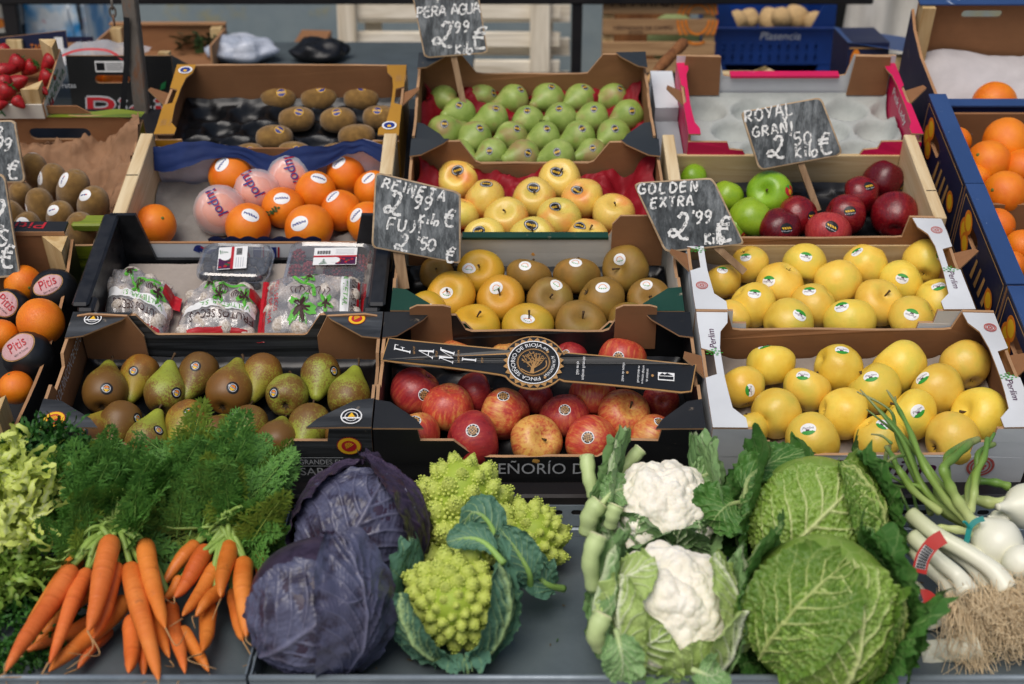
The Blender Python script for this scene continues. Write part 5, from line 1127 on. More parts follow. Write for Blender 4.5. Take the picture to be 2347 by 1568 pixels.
# ------------------------------------------------------------------ bags of dried figs
g = G('dried_fig'); f = g.noise(6, 5, w=g.mth('MULTIPLY', g.rnd(), 30)); g.set(g.ramp(f, [(.3, '#96836f'), (.5, '#c6bbae'), (.7, '#ded8d0')]), .85, .2); g.bump(g.wave(5, 3), .3, .06); M_FIG = g.m
figm = [lathe([(.03, -.72), (.5, -.68), (.9, -.35), (1, 0), (.85, .35), (.45, .62), (.12, .8), (.04, .95)], 14, lambda p, a, i=i: p*(1+.12*noise.noise(p*1.7+Vector((i*5, 0, 0)))+.04*math.cos(9*a))).mesh('fig', [M_FIG], True) for i in range(3)]
SEAL_RED = flat('red_seal_film', '#b0141f', .35, .15, 40, .4, .5, 90)
def fig_bag(label, quad, H, rot, seed, nf, z0=.02):
    A, Bq, Cq, Dq = [to_sl(on_slope(px(C5, *p), .03+z0*.6)) for p in quad]
    ctr = (A+Bq+Cq+Dq)/4; root = thing('fig_bag', label, 'fig bag', MS @ Matrix.Translation((ctr.x, ctr.y, z0)), 'printed bags of dried figs')
    def bi(u, v): return (Dq*(1-u)+Cq*u)*(1-v)+(A*(1-u)+Bq*u)*v
    def hh(u, v):
        e = max(0, 1-abs(2*u-1)**3.2)*max(0, 1-abs(2*v-1)**2.6)
        return H*e**.55*(1+.28*noise.noise(Vector((u*3.2, v*3.2, seed)))+.12*noise.noise(Vector((u*9, v*9, seed+4))))+.004*abs(noise.noise(Vector((u*16, v*16, seed))))
    def P(u, v, lift=0): q = bi(u, v); k = 1-.05*math.sin(math.pi*u)*(1 if v > .5 else -1)*0; return Vector((q.x-ctr.x, q.y-ctr.y, .006+hh(u, v)+lift))
    MB().grid(46, 34, P).obj('film', FILM, root, True)
    rs = random.Random(seed); cells = []
    tries = 0
    while len(cells) < nf and tries < 900:
        tries += 1; u, v = rs.uniform(.09, .91), rs.uniform(.08, .92); q = P(u, v)
        if all((q.xy-c_[0].xy).length > .026 for c_ in cells): cells.append((q, hh(u, v)))
    for q, h in cells:
        r = .0185*rs.uniform(.85, 1.12); o = link('fig', figm[rs.randrange(3)], root); o.location = (q.x, q.y, max(r*.7, .004+h-r*.78)); o.scale = (r, r, r); o.rotation_euler = (rs.uniform(-1.4, 1.4), rs.uniform(-1.4, 1.4), rs.uniform(0, 6))
    def strip(u0, u1, v0, v1, mat, name, lift=.0012, nu=10, nv=20): MB().grid(nu, nv, lambda a, b: P(u0+(u1-u0)*a, v0+(v1-v0)*b, lift)).obj(name, mat, root, True)
    # print laid on the film; (a,b) are the bag's own axes, turned by rot quarter turns
    def R(a, b): return (a, b) if rot == 0 else (1-a, 1-b)
    def ink(name, mats, fill): m = MB(); fill(m); m.obj(name, mats, root)
    if rot == 0:
        strip(-.035, .045, -.02, 1.02, SEAL_RED, 'end_seal'); strip(.955, .975, 0, 1, SEAL_RED, 'end_seal'); strip(.99, 1.03, .05, .98, SEAL_RED, 'end_seal'); strip(.80, .885, .02, .97, I_WHITE, 'name_strip', .0014)
        ink('lettering', [I_LIME], lambda m: put_text(m, 'VALTIETAR,', lambda p: P(.825+p[1]*.045, .92-p[0]*.082, .0022), 0))
        ink('lettering', [I_BROWN], lambda m: put_text(m, 'FRUTOS SEC', lambda p: P(.905+p[1]*.045, .95-p[0]*.092, .0022), 0))
        ink('lettering', [I_RED], lambda m: put_text(m, 'HIGOS SECOS', lambda p: P(.135+p[1]*.04, .78-p[0]*.062, .0022), 0))
        ink('lettering', [I_RED], lambda m: put_text(m, 'CUELLO DE DAMA', lambda p: P(.075+p[1]*.04, .8-p[0]*.058, .0022), 0))
    else:
        strip(-.01, .025, 0, 1, SEAL_RED, 'end_seal'); strip(0, 1, .04, .09, SEAL_RED, 'end_seal'); strip(.0, .55, -.06, .02, SEAL_RED, 'end_seal'); strip(.9, 1.12, .62, .86, SEAL_RED, 'end_seal', .002); strip(.08, .98, .32, .46, I_WHITE, 'name_strip', .0014, 24, 6)
        ink('lettering', [I_LIME], lambda m: put_text(m, 'VALTIETAR, S.L.', lambda p: P(.93-p[0]*.068, .43-p[1]*.085, .0022), 0))
        ink('lettering', [I_BROWN], lambda m: put_text(m, 'FRUTOS SECOS', lambda p: P(.96-p[0]*.083, .27-p[1]*.10, .0022), 0))
    def leaf(m, cx, cy, s, ang):
        n = 50
        for sc_, mi, lf in ((1.12, 0, .0018), (.68, 1, .0026)):
            o = []
            for k in range(n):
                a = 2*math.pi*k/n; r = s*sc_*(.30+.70*abs(math.cos(2.5*(a)))**1.5)*(1 if k % 2 else .85); o.append(P(cx+r*math.cos(a+ang)*.62, cy+r*math.sin(a+ang), lf))
            m.add([P(cx, cy, lf)]+o, [(0, 1+k, 1+(k+1) % n) for k in range(n)], mi)
    def fig_ring(m, cx, cy, s):
        for k in range(5):
            pts = catmull([Vector((cx-s*.5+k*s*.22, cy-s*.55)), Vector((cx-s*.62+k*s*.3, cy)), Vector((cx, cy+s*.5))], 4); m.ribbon([P(p.x, p.y, .0026) for p in pts], .0014, Vector((0, 0, 1)), 1)
    def art(m):
        if rot == 0:
            leaf(m, .42, .24, .24, 1.2); leaf(m, .47, .82, .15, .4); leaf(m, .66, .33, .13, 2.2); fig_ring(m, .40, .55, .15); fig_ring(m, .60, .52, .17)
            pts = catmull([Vector((.30, .86)), Vector((.42, .70)), Vector((.52, .58)), Vector((.55, .38))], 5); m.ribbon([P(p.x, p.y, .0024) for p in pts], .006, Vector((0, 0, 1)), 0)
        else:
            leaf(m, .38, .80, .17, .3); leaf(m, .52, .58, .15, 1.5); leaf(m, .84, .58, .17, 2.4); fig_ring(m, .56, .66, .12); fig_ring(m, .74, .6, .1)
            pts = catmull([Vector((.5, .72)), Vector((.68, .72)), Vector((.85, .78))], 5); m.ribbon([P(p.x, p.y, .0024) for p in pts], .006, Vector((0, 0, 1)), 0)
    ink('fig_leaf_print', [I_LIME, I_BROWN], art); return root
fig_bag('leftmost clear bag of dried figs, tilted, with green leaf print and red edges', [(668, 262), (1050, 372), (985, 705), (612, 600)], .044, 1, 3.0, 20)
fig_bag('middle clear bag of dried figs with red seal along its near edge', [(1140, 388), (1560, 388), (1535, 700), (1030, 700)], .044, 1, 7.0, 24)
fig_bag('rightmost clear bag of dried figs with a wide red seal at left', [(1600, 350), (2185, 345), (2160, 700), (1560, 700)], .044, 0, 12.0, 30, .034)
# ------------------------------------------------------------------ berry punnets
M_BLUEB = flat('blueberry_skin', '#1c2634', .55, .3, 8); M_RASP = flat('raspberry_skin', '#8a1524', .5, .25, 12)
bb = lathe([(.05, -.95), (.6, -.8), (.95, -.3), (1, .1), (.75, .65), (.35, .82), (.3, .72), (.05, .7)], 10).mesh('blueberry', [M_BLUEB], True)
mm = MB()
for k in range(26):
    y = 1-2*(k+.5)/26; rr = math.sqrt(1-y*y); a = k*2.4; cc_ = Vector((rr*math.cos(a)*.8, rr*math.sin(a)*.8, y*.95)); q = lathe([(.02, -.28), (.24, -.12), (.27, .05), (.15, .22), (.02, .27)], 6)
    mm.add([Vector(v)+cc_ for v in q.v], q.f)
rasp = mm.mesh('raspberry', [M_RASP], True); black = rasp.copy(); black.materials.clear(); black.materials.append(flat('blackberry_skin', '#171a22', .4, .3))
def punnet(label, quad, H, berries, lab, seed, hinge=False):
    A, Bq, Cq, Dq = [to_sl(on_slope(px(C5, *p), H)) for p in quad]; ctr = (A+Bq+Cq+Dq)/4; ux = ((Bq-A)+(Cq-Dq)).normalized(); W = ((Bq-A).length+(Cq-Dq).length)/2; Dp = ((A-Dq).length+(Bq-Cq).length)/2
    an = math.atan2(ux.y, ux.x); root = thing('berry_punnet', label, 'punnet', MS @ Matrix.Translation((ctr.x, ctr.y, .004)) @ Matrix.Rotation(an, 4, 'Z'))
    def rr(w, d, r, n=5):
        o = []
        for sx, sy, a0 in ((1, -1, -90), (1, 1, 0), (-1, 1, 90), (-1, -1, 180)):
            for k in range(n+1): a = R_(a0+90*k/n); o.append((sx*(w/2-r)+r*math.cos(a), sy*(d/2-r)+r*math.sin(a)))
        return o
    def loft(secs, name, cap=None):
        m = MB(); vs = []; n = 24
        for (w, d, r, z) in secs: vs += [(p[0], p[1], z) for p in rr(w, d, r)]
        fs = [(i*n+k, i*n+(k+1) % n, (i+1)*n+(k+1) % n, (i+1)*n+k) for i in range(len(secs)-1) for k in range(n)]
        if cap: fs.append(tuple(range((len(secs)-1)*n, len(secs)*n)))
        m.add(vs, fs); return m.obj(name, CLEAR, root, False)
    loft([(W*.84, Dp*.84, .015, .001), (W*.94, Dp*.94, .02, H*.7), (W, Dp, .024, H*.7), (W, Dp, .024, H*.78)], 'tray')
    loft([(W*.995, Dp*.99, .024, H*.785), (W*.97, Dp*.96, .022, H*.95), (W*.9, Dp*.88, .02, H), (W*.84, Dp*.8, .016, H*.93)], 'lid', True)
    rs = random.Random(seed); cells = []
    for (kind, n, r, box) in berries:
        t = 0; k = 0
        while k < n and t < 2000:
            t += 1; x = rs.uniform(box[0], box[1])*W*.42; y = rs.uniform(box[2], box[3])*Dp*.4; z = rs.choice((.004, .018, .028))+r
            if z+r > H*.92: continue
            if all((Vector((x, y, z))-q).length > r*1.75 for q in cells):
                cells.append(Vector((x, y, z))); o = link({'b': 'blueberry', 'r': 'raspberry', 'k': 'blackberry'}[kind], {'b': bb, 'r': rasp, 'k': black}[kind], root); o.location = (x, y, z); o.scale = (r, r, r); o.rotation_euler = (rs.uniform(-2, 2), rs.uniform(-2, 2), 0); k += 1
    lx, ly, lw, lh, turn = lab
    m = MB(); ca, sa = math.cos(turn), math.sin(turn)
    def L(a, b, l=0): x, y = (a-.5)*lw, (b-.5)*lh; return (lx*W+x*ca-y*sa, ly*Dp+x*sa+y*ca, H+.0012+l*.0003)
    m.add([L(0, 0), L(1, 0), L(1, 1), L(0, 1)], [(0, 1, 2, 3)], 0); m.add([L(0, .44, 1), L(1, .44, 1), L(1, .54, 1), L(0, .54, 1)], [(0, 1, 2, 3)], 1); m.add([L(.52, .02, 1), L(.98, .02, 1), L(.98, .44, 1), L(.52, .44, 1)], [(0, 1, 2, 3)], 4)
    for k in range(14): m.add([L(.08+k*.022, .62, 1), L(.092+k*.022+.008*(k % 3 == 0), .62, 1), L(.092+k*.022+.008*(k % 3 == 0), .82, 1), L(.08+k*.022, .82, 1)], [(0, 1, 2, 3)], 2)
    for k in range(4): m.add([L(.5, .62+k*.08, 1), L(.93, .62+k*.08, 1), L(.93, .645+k*.08, 1), L(.5, .645+k*.08, 1)], [(0, 1, 2, 3)], 5)
    for k in range(9): x, y = rs.uniform(.56, .94), rs.uniform(.07, .4); m.add([L(p[0], p[1], 2) for p in disc_pts(x, y, .035, 8, .06)], [tuple(range(8))], rs.choice((1, 3, 1)))
    m.add([L(p[0], p[1], 3) for p in disc_pts(.5, .26, .12, 16, .17)], [tuple(range(16))], 0)
    zig = [(.12+.03*abs(k-4)*0+(.012*(8-k) if k % 2 else -.012*(8-k))+.12, .05+k*.035) for k in range(9)]; m.ribbon([L(a, b, 2) for a, b in zig], .0018, Vector((0, 0, 1)), 3)
    m.obj('price_label', [I_WHITE, I_RED, I_BLACK, I_DKGREEN, I_PURPLE, I_GREY], root)
    if hinge:
        for k in range(4): MB().box((-W*.4+k*W*.24, Dp*.47, H*.80), (-W*.4+k*W*.24+.02, Dp*.52, H*.86)).obj('hinge', CLEAR, root)
    return root
punnet('clear punnet of blueberries with a white price label', [(1215, 128), (1625, 140), (1640, 345), (1175, 330)], .05, [('b', 42, .0085, (-1, 1, -1, 1))], (-.03, .0, .062, .05, R_(-82)), 4)
punnet('larger clear hinged punnet of raspberries and blackberries', [(1730, 125), (2225, 115), (2250, 470), (1690, 440)], .05, [('r', 14, .0115, (-1, 1, .1, 1)), ('k', 12, .0115, (-1, 1, -1, .0))], (.06, .18, .075, .048, R_(3)), 9, True)
# ------------------------------------------------------------------ left edge crates
# black orange crate with wooden corner posts
lb = thing('black_orange_crate', 'black printed crate with wooden corners holding black wrapped oranges', 'crate', MS @ Matrix.Translation((-1.216, 0, 0)))
LW = .468; LD = .45
MB().box((.005, .005, -B), (LW-.005, LD-.005, .004-B)).obj('floor', P_BLACK, lb)
def sidew(u, v): t = u*LD; z = -B+v*(.07+.035*u**3+B); return (LW+.012*math.sin(u*math.pi)*v, t, z)
m = MB(); m.grid(14, 4, sidew, 0); m.grid(14, 4, lambda u, v: Vector(sidew(1-u, v))-Vector((.004, 0, 0)), 1); m.grid(14, 1, lambda u, v: Vector(sidew(u, 1))-Vector((.005*(1-v), 0, -.0005)), 2); m.obj('side_wall', [P_BLACK, P_BLACK, BROWN2], lb)
MB().box((0, LD-.005, -B), (LW-.02, LD, .122)).obj('rear_wall', BROWN, lb)
MB().box((.0, LD-.006, .1225), (LW-.01, LD+.022, .127)).obj('rear_rim', P_BLACK, lb); MB().box((.0, LD-.0075, .119), (LW-.01, LD-.0055, .1268)).obj('rear_edge', BROWN2, lb)
def post(x, t, h, s): MB().add([(x, t, -B), (x, t-.045*s, -B), (x-.045, t, -B), (x, t, h), (x, t-.045*s, h), (x-.045, t, h)], [(0, 2, 1) if s > 0 else (0, 1, 2), (3, 4, 5) if s > 0 else (3, 5, 4), (0, 1, 4, 3), (1, 2, 5, 4), (2, 0, 3, 5)]).obj('corner_post', WOOD_PALE_Z, lb)
post(LW-.006, LD-.006, .118, 1); post(LW-.006, .006, .12, -1)
MB().box((.0, -.005, -B), (LW, -.0, .07)).obj('front_wall', P_BLACK, lb)
MB().box((.0, -.006, .0705), (LW-.05, .02, .125)).obj('front_board', P_BLACK, lb)
def pit_m(m): put_text(m, 'Pitiso', lambda p: (LW-.045-p[0]*.0135, LD+.019-p[1]*.018, .1276), 0, width=7, shear=.2)
inkpart(lb, 'lettering', [I_RED], pit_m)
def frutas(m): put_text(m, 'Frutas', lambda p: (LW+.003, .035+p[0]*.021, .008+p[1]*.028), 0, width=5, shear=.25)
inkpart(lb, 'lettering', [I_WHITE], frutas)
PLACK = flat('label_pale_green', '#a9bfb0', .6, .15, 80)
MB().plate(slot(LW-.07, .03, .06, .05, 4), .0006, lambda p: (p[0], -.0062-p[2], p[1])).obj('paper_label', [PLACK]*3, lb)
# green printed kiwi carton
kb = carton('leafy_kiwi_carton', 'green leafy-print carton with kiwis on crumpled brown paper', -1.2, -.712, .49, .855, [(0, .06), (.04, .06)], [(0, .085), (.04, .093), (.06, .095)], [(0, .085), (.04, .078), (.08, .065)], P_KIWI, BROWN, rearhole=slot(.165, .056, .12, .026), rearmat=[P_KIWI, BROWN])
def krim(u, v): x = u*.488; return (x, .357+v*.034, .096-.006*v+.003*math.sin(u*30)*v)
MB().grid(30, 3, krim).obj('rear_rim', P_KIWI, kb, True)
MB().plate([(.26, 0), (.39, 0), (.365, .017), (.285, .017)], .003, lambda p: (p[0], .372+p[2], .096+p[1])).obj('tongue', [BROWN]*3, kb)
crumple(kb, 'kraft_paper', KRAFT, .006, .484, .01, .36, lambda u, v: .012+.05*max(0, (v-.6)/.4)**1.2+.06*max(0, u-.85)/.15, .03, 26, 90, 64, seed=11, jag=.035)
MB().box((.43, .02, .075), (.487, .05, .092), bev=.003).obj('corner_cap', P_KIWI, kb)
# strawberry box
sb = thing('strawberry_box', 'white wood-cornered box of strawberries with green print', 'crate', MS @ Matrix.Translation((-1.158, .848, .094)))
SW, SD, SH = .262, .16, .056
MB().box((0, 0, 0), (SW, SD, .004)).obj('floor', BROWN, sb)
MB().box((0, -.003, 0), (SW, 0, SH*.55)).obj('front_wall', P_CREAM, sb); MB().box((0, SD, 0), (SW, SD+.003, SH)).obj('rear_wall', BROWN2, sb)
MB().plate([(0, 0), (SD, 0), (SD, SH), (0, SH*.55)], .003, lambda p: (SW+.003+p[2], p[0], p[1])).obj('side_wall', [P_CREAM, BROWN2, BROWN2], sb)
MB().box((-.003, 0, 0), (0, SD, SH)).obj('side_wall', P_CREAM, sb)
for y, s, h in ((.001, -1, .062), (SD-.001, 1, .08)):
    x = SW-.001; MB().add([(x, y, .004), (x, y-.034*s, .004), (x-.034, y, .004), (x, y, h), (x, y-.034*s, h), (x-.034, y, h)], [(0, 2, 1) if s > 0 else (0, 1, 2), (3, 4, 5) if s > 0 else (3, 5, 4), (0, 1, 4, 3), (1, 2, 5, 4), (2, 0, 3, 5)]).obj('corner_post', WOOD_PALE_Z, sb)
inkpart(sb, 'lettering', [I_DKGREEN], lambda m: put_text(m, 'HUELVA', lambda p: (.08+p[0]*.021, -.0045, .006+p[1]*.022), 0, width=5.2))
def strawside(m):
    put_text(m, 'Corazón de', lambda p: (SW+.0042, .012+p[0]*.013, .032+p[1]*.012), 0, width=8); put_text(m, 'HUELVA', lambda p: (SW+.0042, .03+p[0]*.02, .010+p[1]*.016), 0, width=6)
    for k in range(3): m.add([(SW+.0042, .012+k*.014, .002), (SW+.0042, .026+k*.014, .002), (SW+.0042, .020+k*.014, .022)], [(0, 1, 2)], 1)
inkpart(sb, 'lettering', [I_DKGREEN, I_RED], strawside)
straw = lathe(STR, 18, lambda p, a: p*(1+.05*noise.noise(p*1.4))).mesh('strawberry', [M_STRAW], True)
M_LEAF0 = flat('strawberry_leaf', '#2f5a20', .6, .25)
cm = MB()
for k in range(8):
    a = k*.785; d = Vector((math.cos(a), math.sin(a), 0)); e = Vector((-d.y, d.x, 0)); cm.add([Vector((0, 0, .86)), d*.4-e*.2+Vector((0, 0, .92)), d*.95+Vector((0, 0, .8)), d*.4+e*.2+Vector((0, 0, .92))], [(0, 1, 2, 3)])
cm.tube([(0, 0, .85), (.1, 0, 1.2)], .06, 5); cap = cm.mesh('calyx', [M_LEAF0])
lst = [(60, 420, 90, 'at the box back'), (230, 590, 110, 'long one in the middle'), (420, 640, 95, 'with leaves beside the rear wall'), (680, 560, 95, 'standing against the rear corner post'), (640, 780, 100, 'leaning on the side wall'), (60, 680, 100, 'large one at the left'), (230, 850, 105, 'in the middle of the heap'), (60, 850, 95, 'near the left picture edge'), (70, 980, 120, 'largest near the front'), (250, 1110, 75, 'small one beside the front corner post'), (10, 1150, 60, 'cut by the left picture edge'), (600, 960, 50, 'half hidden behind the front corner post')]
for i, (x, y, r, d) in enumerate(lst):
    p = px(S4, x, y); P = on_slope(p, .128+.010*(i % 2)); rr = r*S4[2]*depth(P)/FPX*1.25; rs = random.Random(i)
    o = link('strawberry', straw); o.location = P; o.scale = (rr*.95,)*3; o.rotation_mode = 'QUATERNION'; an_ = rs.choice((.6, .9, 1.9, 2.4, 3.5)); o.rotation_quaternion = Vector((0, 0, 1)).rotation_difference((CR*math.cos(an_)+CU*math.sin(an_)+CF*rs.uniform(-.35, .35)).normalized()); tag(o, f'red strawberry {d} in the white box', 'strawberry', 'strawberries in the white box'); link('calyx', cap, o)
# tall black carton of oranges, standing behind
def upright(name, label, y, quad, dp, mats, parts=None, cat='carton'):
    """box whose front face is read at distance y: quad = left, top, right, bottom in picture units"""
    l, t, r, b = quad; a = on_y((l, t), y); c_ = on_y((r, t), y); d = on_y((l, b), y)
    W = c_.x-a.x; H = a.z-d.z; root = thing(name, label, cat, Matrix.Translation((a.x, y, d.z))); return root, W, H
bc, BW, BH = upright('tall_black_carton', 'tall black carton with handle slot and red lettering beside the steel post', 1.12, (150, 128, 392, 330), .3, None)
MB().plate([(0, 0), (BW, 0), (BW, BH), (0, BH)], .006, lambda p: (p[0], -p[2], p[1]), [slot(BW*.42, BH*.74, .075, .017)]).obj('front_wall', [P_BLACK, BROWN, EDGE], bc)
for x in (.006, BW): MB().plate([(.0065, 0), (.2, 0), (.2, BH-.075), (.0065, BH)], .006, lambda p: (x+p[2], p[0], p[1])).obj('side_wall', [P_BLACK]*3, bc)
MB().box((0, .2005, 0), (BW, .206, BH-.075)).obj('rear_wall', BROWN, bc); MB().box((0.007, .007, 0), (BW-.007, .199, .006)).obj('floor', BROWN, bc); MB().box((BW-.03, .0068, BH-.08), (BW-.0065, .03, BH+.004)).obj('corner_post', WOOD_PALE_Z, bc)
def pitas(m):
    for dz, mi, ex in ((-.0012, 1, .0035), (-.0020, 0, 0)):
        for dx, dy in (((ex, 0), (-ex, 0), (0, ex), (0, -ex)) if ex else ((0, 0),)): put_text(m, "Pitis", lambda p: (.03+p[0]*.047+dx, dz-abs(dx)*.01-abs(dy)*.02, -.012+.062+p[1]*.058+dy), mi, width=4.6, shear=.1)
    m.add([(p[0], -.0024, p[1]) for p in ((.193, .12), (.205, .124), (.209, .14), (.198, .134))], [(0, 1, 2, 3)], 2)
inkpart(bc, 'lettering', [I_RED, I_GREY, I_DKGREEN], pitas)
inkpart(bc, 'lettering', [I_GREY], lambda m: put_text(m, 'Frutas', lambda p: (-.022+p[0]*.011, -.0015, .125+p[1]*.012), 0))
def eul(m):
    fn = lambda x, y, l: (BW*.27+x*.062, -.0014-l*.0005, BH*.82+y*.024); m.add([fn(0, 0, 0), fn(1, 0, 0), fn(1, 1, 0), fn(0, 1, 0)], [(0, 1, 2, 3)], 0); m.add([fn(.04, .15, 1), fn(.33, .15, 1), fn(.33, .85, 1), fn(.04, .85, 1)], [(0, 1, 2, 3)], 1)
    for k in range(4): m.add([fn(.38, .2+k*.18, 1), fn(.95, .2+k*.18, 1), fn(.95, .26+k*.18, 1), fn(.38, .26+k*.18, 1)], [(0, 1, 2, 3)], 1)
inkpart(bc, 'paper_label', [I_WHITE, I_BLACK], eul)
for (x, y, d, me) in ((185, 185, 'seen left through the handle slot', ora[1]), (255, 190, 'seen right through the handle slot', ora[2])):
    P = on_y((x+18, y), 1.17); o = link('orange', me); o.location = P; o.scale = (.036,)*3; tag(o, f'orange {d} of the tall black carton', 'orange', 'oranges in the tall black carton')
bg_ = thing('carrier_bag', 'crumpled clear bag with red stripe on the tall black carton', 'bag', Matrix.Translation(on_y((225, 128), 1.2)))
MB().grid(24, 14, lambda u, v: ((u-.5)*.2, (v-.5)*.16, .03*math.sin(u*3.1)*math.sin(v*3.1)+.008*fbm((u*6, v*6, 1)))).obj('film', clear('bag_clear', (.9, .9, .88), .1, .3, .2), bg_, True)
m = MB(); pts = catmull([Vector((-.07, -.08, .012)), Vector((-.02, -.075, .03)), Vector((.04, -.075, .03)), Vector((.075, -.08, .012))], 6); m.ribbon(pts, .006, Vector((0, -.7, .7))); m.obj('stripe', I_RED, bg_)
# navy strawberry tray behind, pale trays behind
nb, NW, NH = upright('navy_printed_tray', 'navy printed fruit tray with wooden corner behind the strawberries', 1.30, (-60, 88, 152, 150), .2, None)
MB().plate([(0, 0), (NW, 0), (NW, NH*1.28), (0, NH*.92)], .005, lambda p: (p[0], -p[2], p[1]), mi=(0, 1, 2)).obj('front_wall', [P_NAVY, BROWN, BROWN2], nb); MB().box((NW-.005, .006, 0), (NW, .12, NH*.5)).obj('side_wall', P_NAVY, nb); MB().box((0, .2, 0), (NW, .205, NH*.3)).obj('rear_wall', P_NAVY, nb); MB().box((0.005, .006, 0), (NW-.006, .199, .006)).obj('floor', BROWN, nb)
MB().box((NW*.36, -.012, -.002), (NW*.53, -.001, NH*.98), bev=.001).obj('wooden_corner', WOOD_PALE_Z, nb)
inkpart(nb, 'lettering', [I_ORANGE, I_GREEN], lambda m: (put_text(m, 'TANIA', lambda p: (NW*.59+p[0]*.012, -.0015, NH*.55+p[1]*.016), 0, width=3.6, shear=.2), put_text(m, 'fresas', lambda p: (NW*.62+p[0]*.005, -.0015, NH*.42+p[1]*.006), 1)))
inkpart(nb, 'paper_label', [I_WHITE], lambda m: m.add([(NW*.87, -.0015, .004), (NW*.96, -.0015, .004), (NW*.96, -.0015, NH*1.05), (NW*.87, -.0015, NH*1.05)], [(0, 1, 2, 3)]))
# top right carton with tall rear panel
tb = thing('tall_orange_carton', 'brown carton with tall handled rear panel and white paper lining', 'crate', MS @ Matrix.Translation((.838, .872, 0)))
TW, TD = .5, .30
MB().box((.005, .005, -B), (TW, TD, .004-B)).obj('floor', BROWN, tb)
MB().plate(densify([(0, -B), (TW, -B), (TW, .104), (0, .104)]), .006, lambda p: (p[0], -p[2], p[1])).obj('front_wall', [P_NAVY, BROWN, BROWN2], tb)
MB().box((.0, -.003, .1045), (TW, .022, .108)).obj('rim_strip', P_BLUE, tb)
sp = [(0, -B), (TD, -B), (TD, .15), (.26, .125), (.18, .107), (.0, .103)]
MB().plate(densify(sp), .006, lambda p: (-.007-p[2] if 0 else -.003+(-p[2])*-1-.004, p[0], p[1])).obj('side_wall', [BROWN, P_NAVY, BROWN2], tb)
MB().plate(densify([(0, -B), (TW, -B), (TW, .168), (0, .168)]), .006, lambda p: (TW-p[0], TD+.006+p[2], p[1]), [slot(TW-.135, .138, .085, .017)]).obj('rear_panel', [P_NAVY, BROWN, BROWN2], tb)
MB().box((-.003, TD-.02, .1685), (TW, TD+.008, .172)).obj('top_strip', P_BLUE, tb)
MB().box((.001, TD-.03, .03), (.028, TD-.001, .167)).obj('corner_post', WOOD_PALE_Z, tb)
MB().grid(30, 20, lambda u, v: (.004+u*(TW-.01), .012+v*(TD-.02), max(.0, .0+.062*v**1.6+.010*fbm((u*5, v*5, 3))+.008*math.sin(u*11)*v)-B*.5)).obj('paper_lining', WHITE_PAPER, tb, True)
def tfr(m):
    fn = lambda x, y, l: (x, -.0012-l*.0004, y)
    for (a0, b0, a1, b1) in ((.02, .085, TW, .088), (.02, .0, .023, .088)): m.add([fn(a0, b0, 0), fn(a1, b0, 0), fn(a1, b1, 0), fn(a0, b1, 0)], [(0, 1, 2, 3)], 0)
    for k, (a, b, r) in enumerate(((.065, .06, .022), (.1, .055, .02))): m.add([fn(p[0], p[1], 1+k) for p in disc_pts(a, b, r, 18)], [tuple(range(18))], 1); m.add([fn(p[0], p[1], 1.5+k) for p in disc_pts(a-.006, b+.006, r*.6, 12)], [tuple(range(12))], 2)
inkpart(tb, 'fruit_print', [I_TAN, I_ORANGE, I_YEL], tfr)
def tsd(m):
    fn = lambda t, y, l: (-.0078-l*.0004, t, y)
    for k, (a, b, r) in enumerate(((.225, .085, .016), (.23, .065, .015))): m.add([fn(p[0], p[1], 1+k) for p in disc_pts(a, b, r, 16, r*1.5)], [tuple(range(16))], 1)
    for k in range(5): a = .2-k*.028; m.add([fn(a, .08, 0), fn(a-.012, .08, 0), fn(a-.03, .035, 0), fn(a-.02, .035, 0)], [(0, 1, 2, 3)], 0)
inkpart(tb, 'fruit_print', [I_TAN, I_ORANGE, I_YEL], tsd)
P, rr = settle(C4, 2175, 605, 130, .0)
o = link('orange', ora[0]); o.location = P; o.scale = (rr,)*3; tag(o, 'single orange against white paper in the tall brown carton', 'orange')
P, rr = settle(S1, 632, 1190, 55, .02); o = link('orange', ora[1]); o.location = P+Vector((.03, 0, 0)); o.scale = (.036,)*3; tag(o, 'orange barely showing at the left side of the tall brown carton', 'orange')
# small navy box standing behind the pink one, white cartons between the columns
nv, VW, VH = upright('navy_box', 'small navy box with blue lid edge behind the pink carton', 1.42, (1944, 98, 2040, 205), .2, None)
MB().box((0, 0, 0), (VW, .16, VH), jit=.001).obj('body', P_NAVY, nv); MB().add([(-.002, -.002, VH+.001), (VW+.1, -.03, VH-.025), (VW+.1, .15, VH-.025), (-.002, .165, VH+.001)], [(0, 1, 2, 3)]).obj('lid', P_BLUE, nv); MB().box((VW+.002, -.002, VH-.07), (VW+.055, .03, VH-.034)).obj('wooden_corner', WOOD_PALE_Z, nv)
inkpart(nv, 'fruit_print', [I_TAN, I_ORANGE], lambda m: (m.add([(p[0], -.002, p[1]) for p in disc_pts(.02, VH*.6, .012, 14, .03)], [tuple(range(14))], 1), m.add([(0.004, -.0018, VH-.014), (VW, -.0018, VH-.014), (VW, -.0018, VH-.011), (.004, -.0018, VH-.011)], [(0, 1, 2, 3)], 0)))
for k, (t, n_, lab) in enumerate(((.60, -.03, 'grey white carton wedged low between the middle and right columns'), (.78, -.045, 'grey white carton wedged between the green pear and pink cartons'), (.93, -.02, 'white carton with torn edge behind the green pear carton'))):
    r = thing('spare_carton', lab, 'carton', MS @ Matrix.Translation((.284, t, n_)), 'spare cartons between the columns'); w_ = .045 if k else .010
    MB().box((0, 0, 0), (w_, .14, .085 if k else .06), jit=.001).obj('body', P_GREY if k < 2 else P_WHITE, r); MB().box((.002, -.001, .03), (w_-.002, -.0005, .034)).obj('fold_line', BROWN, r)
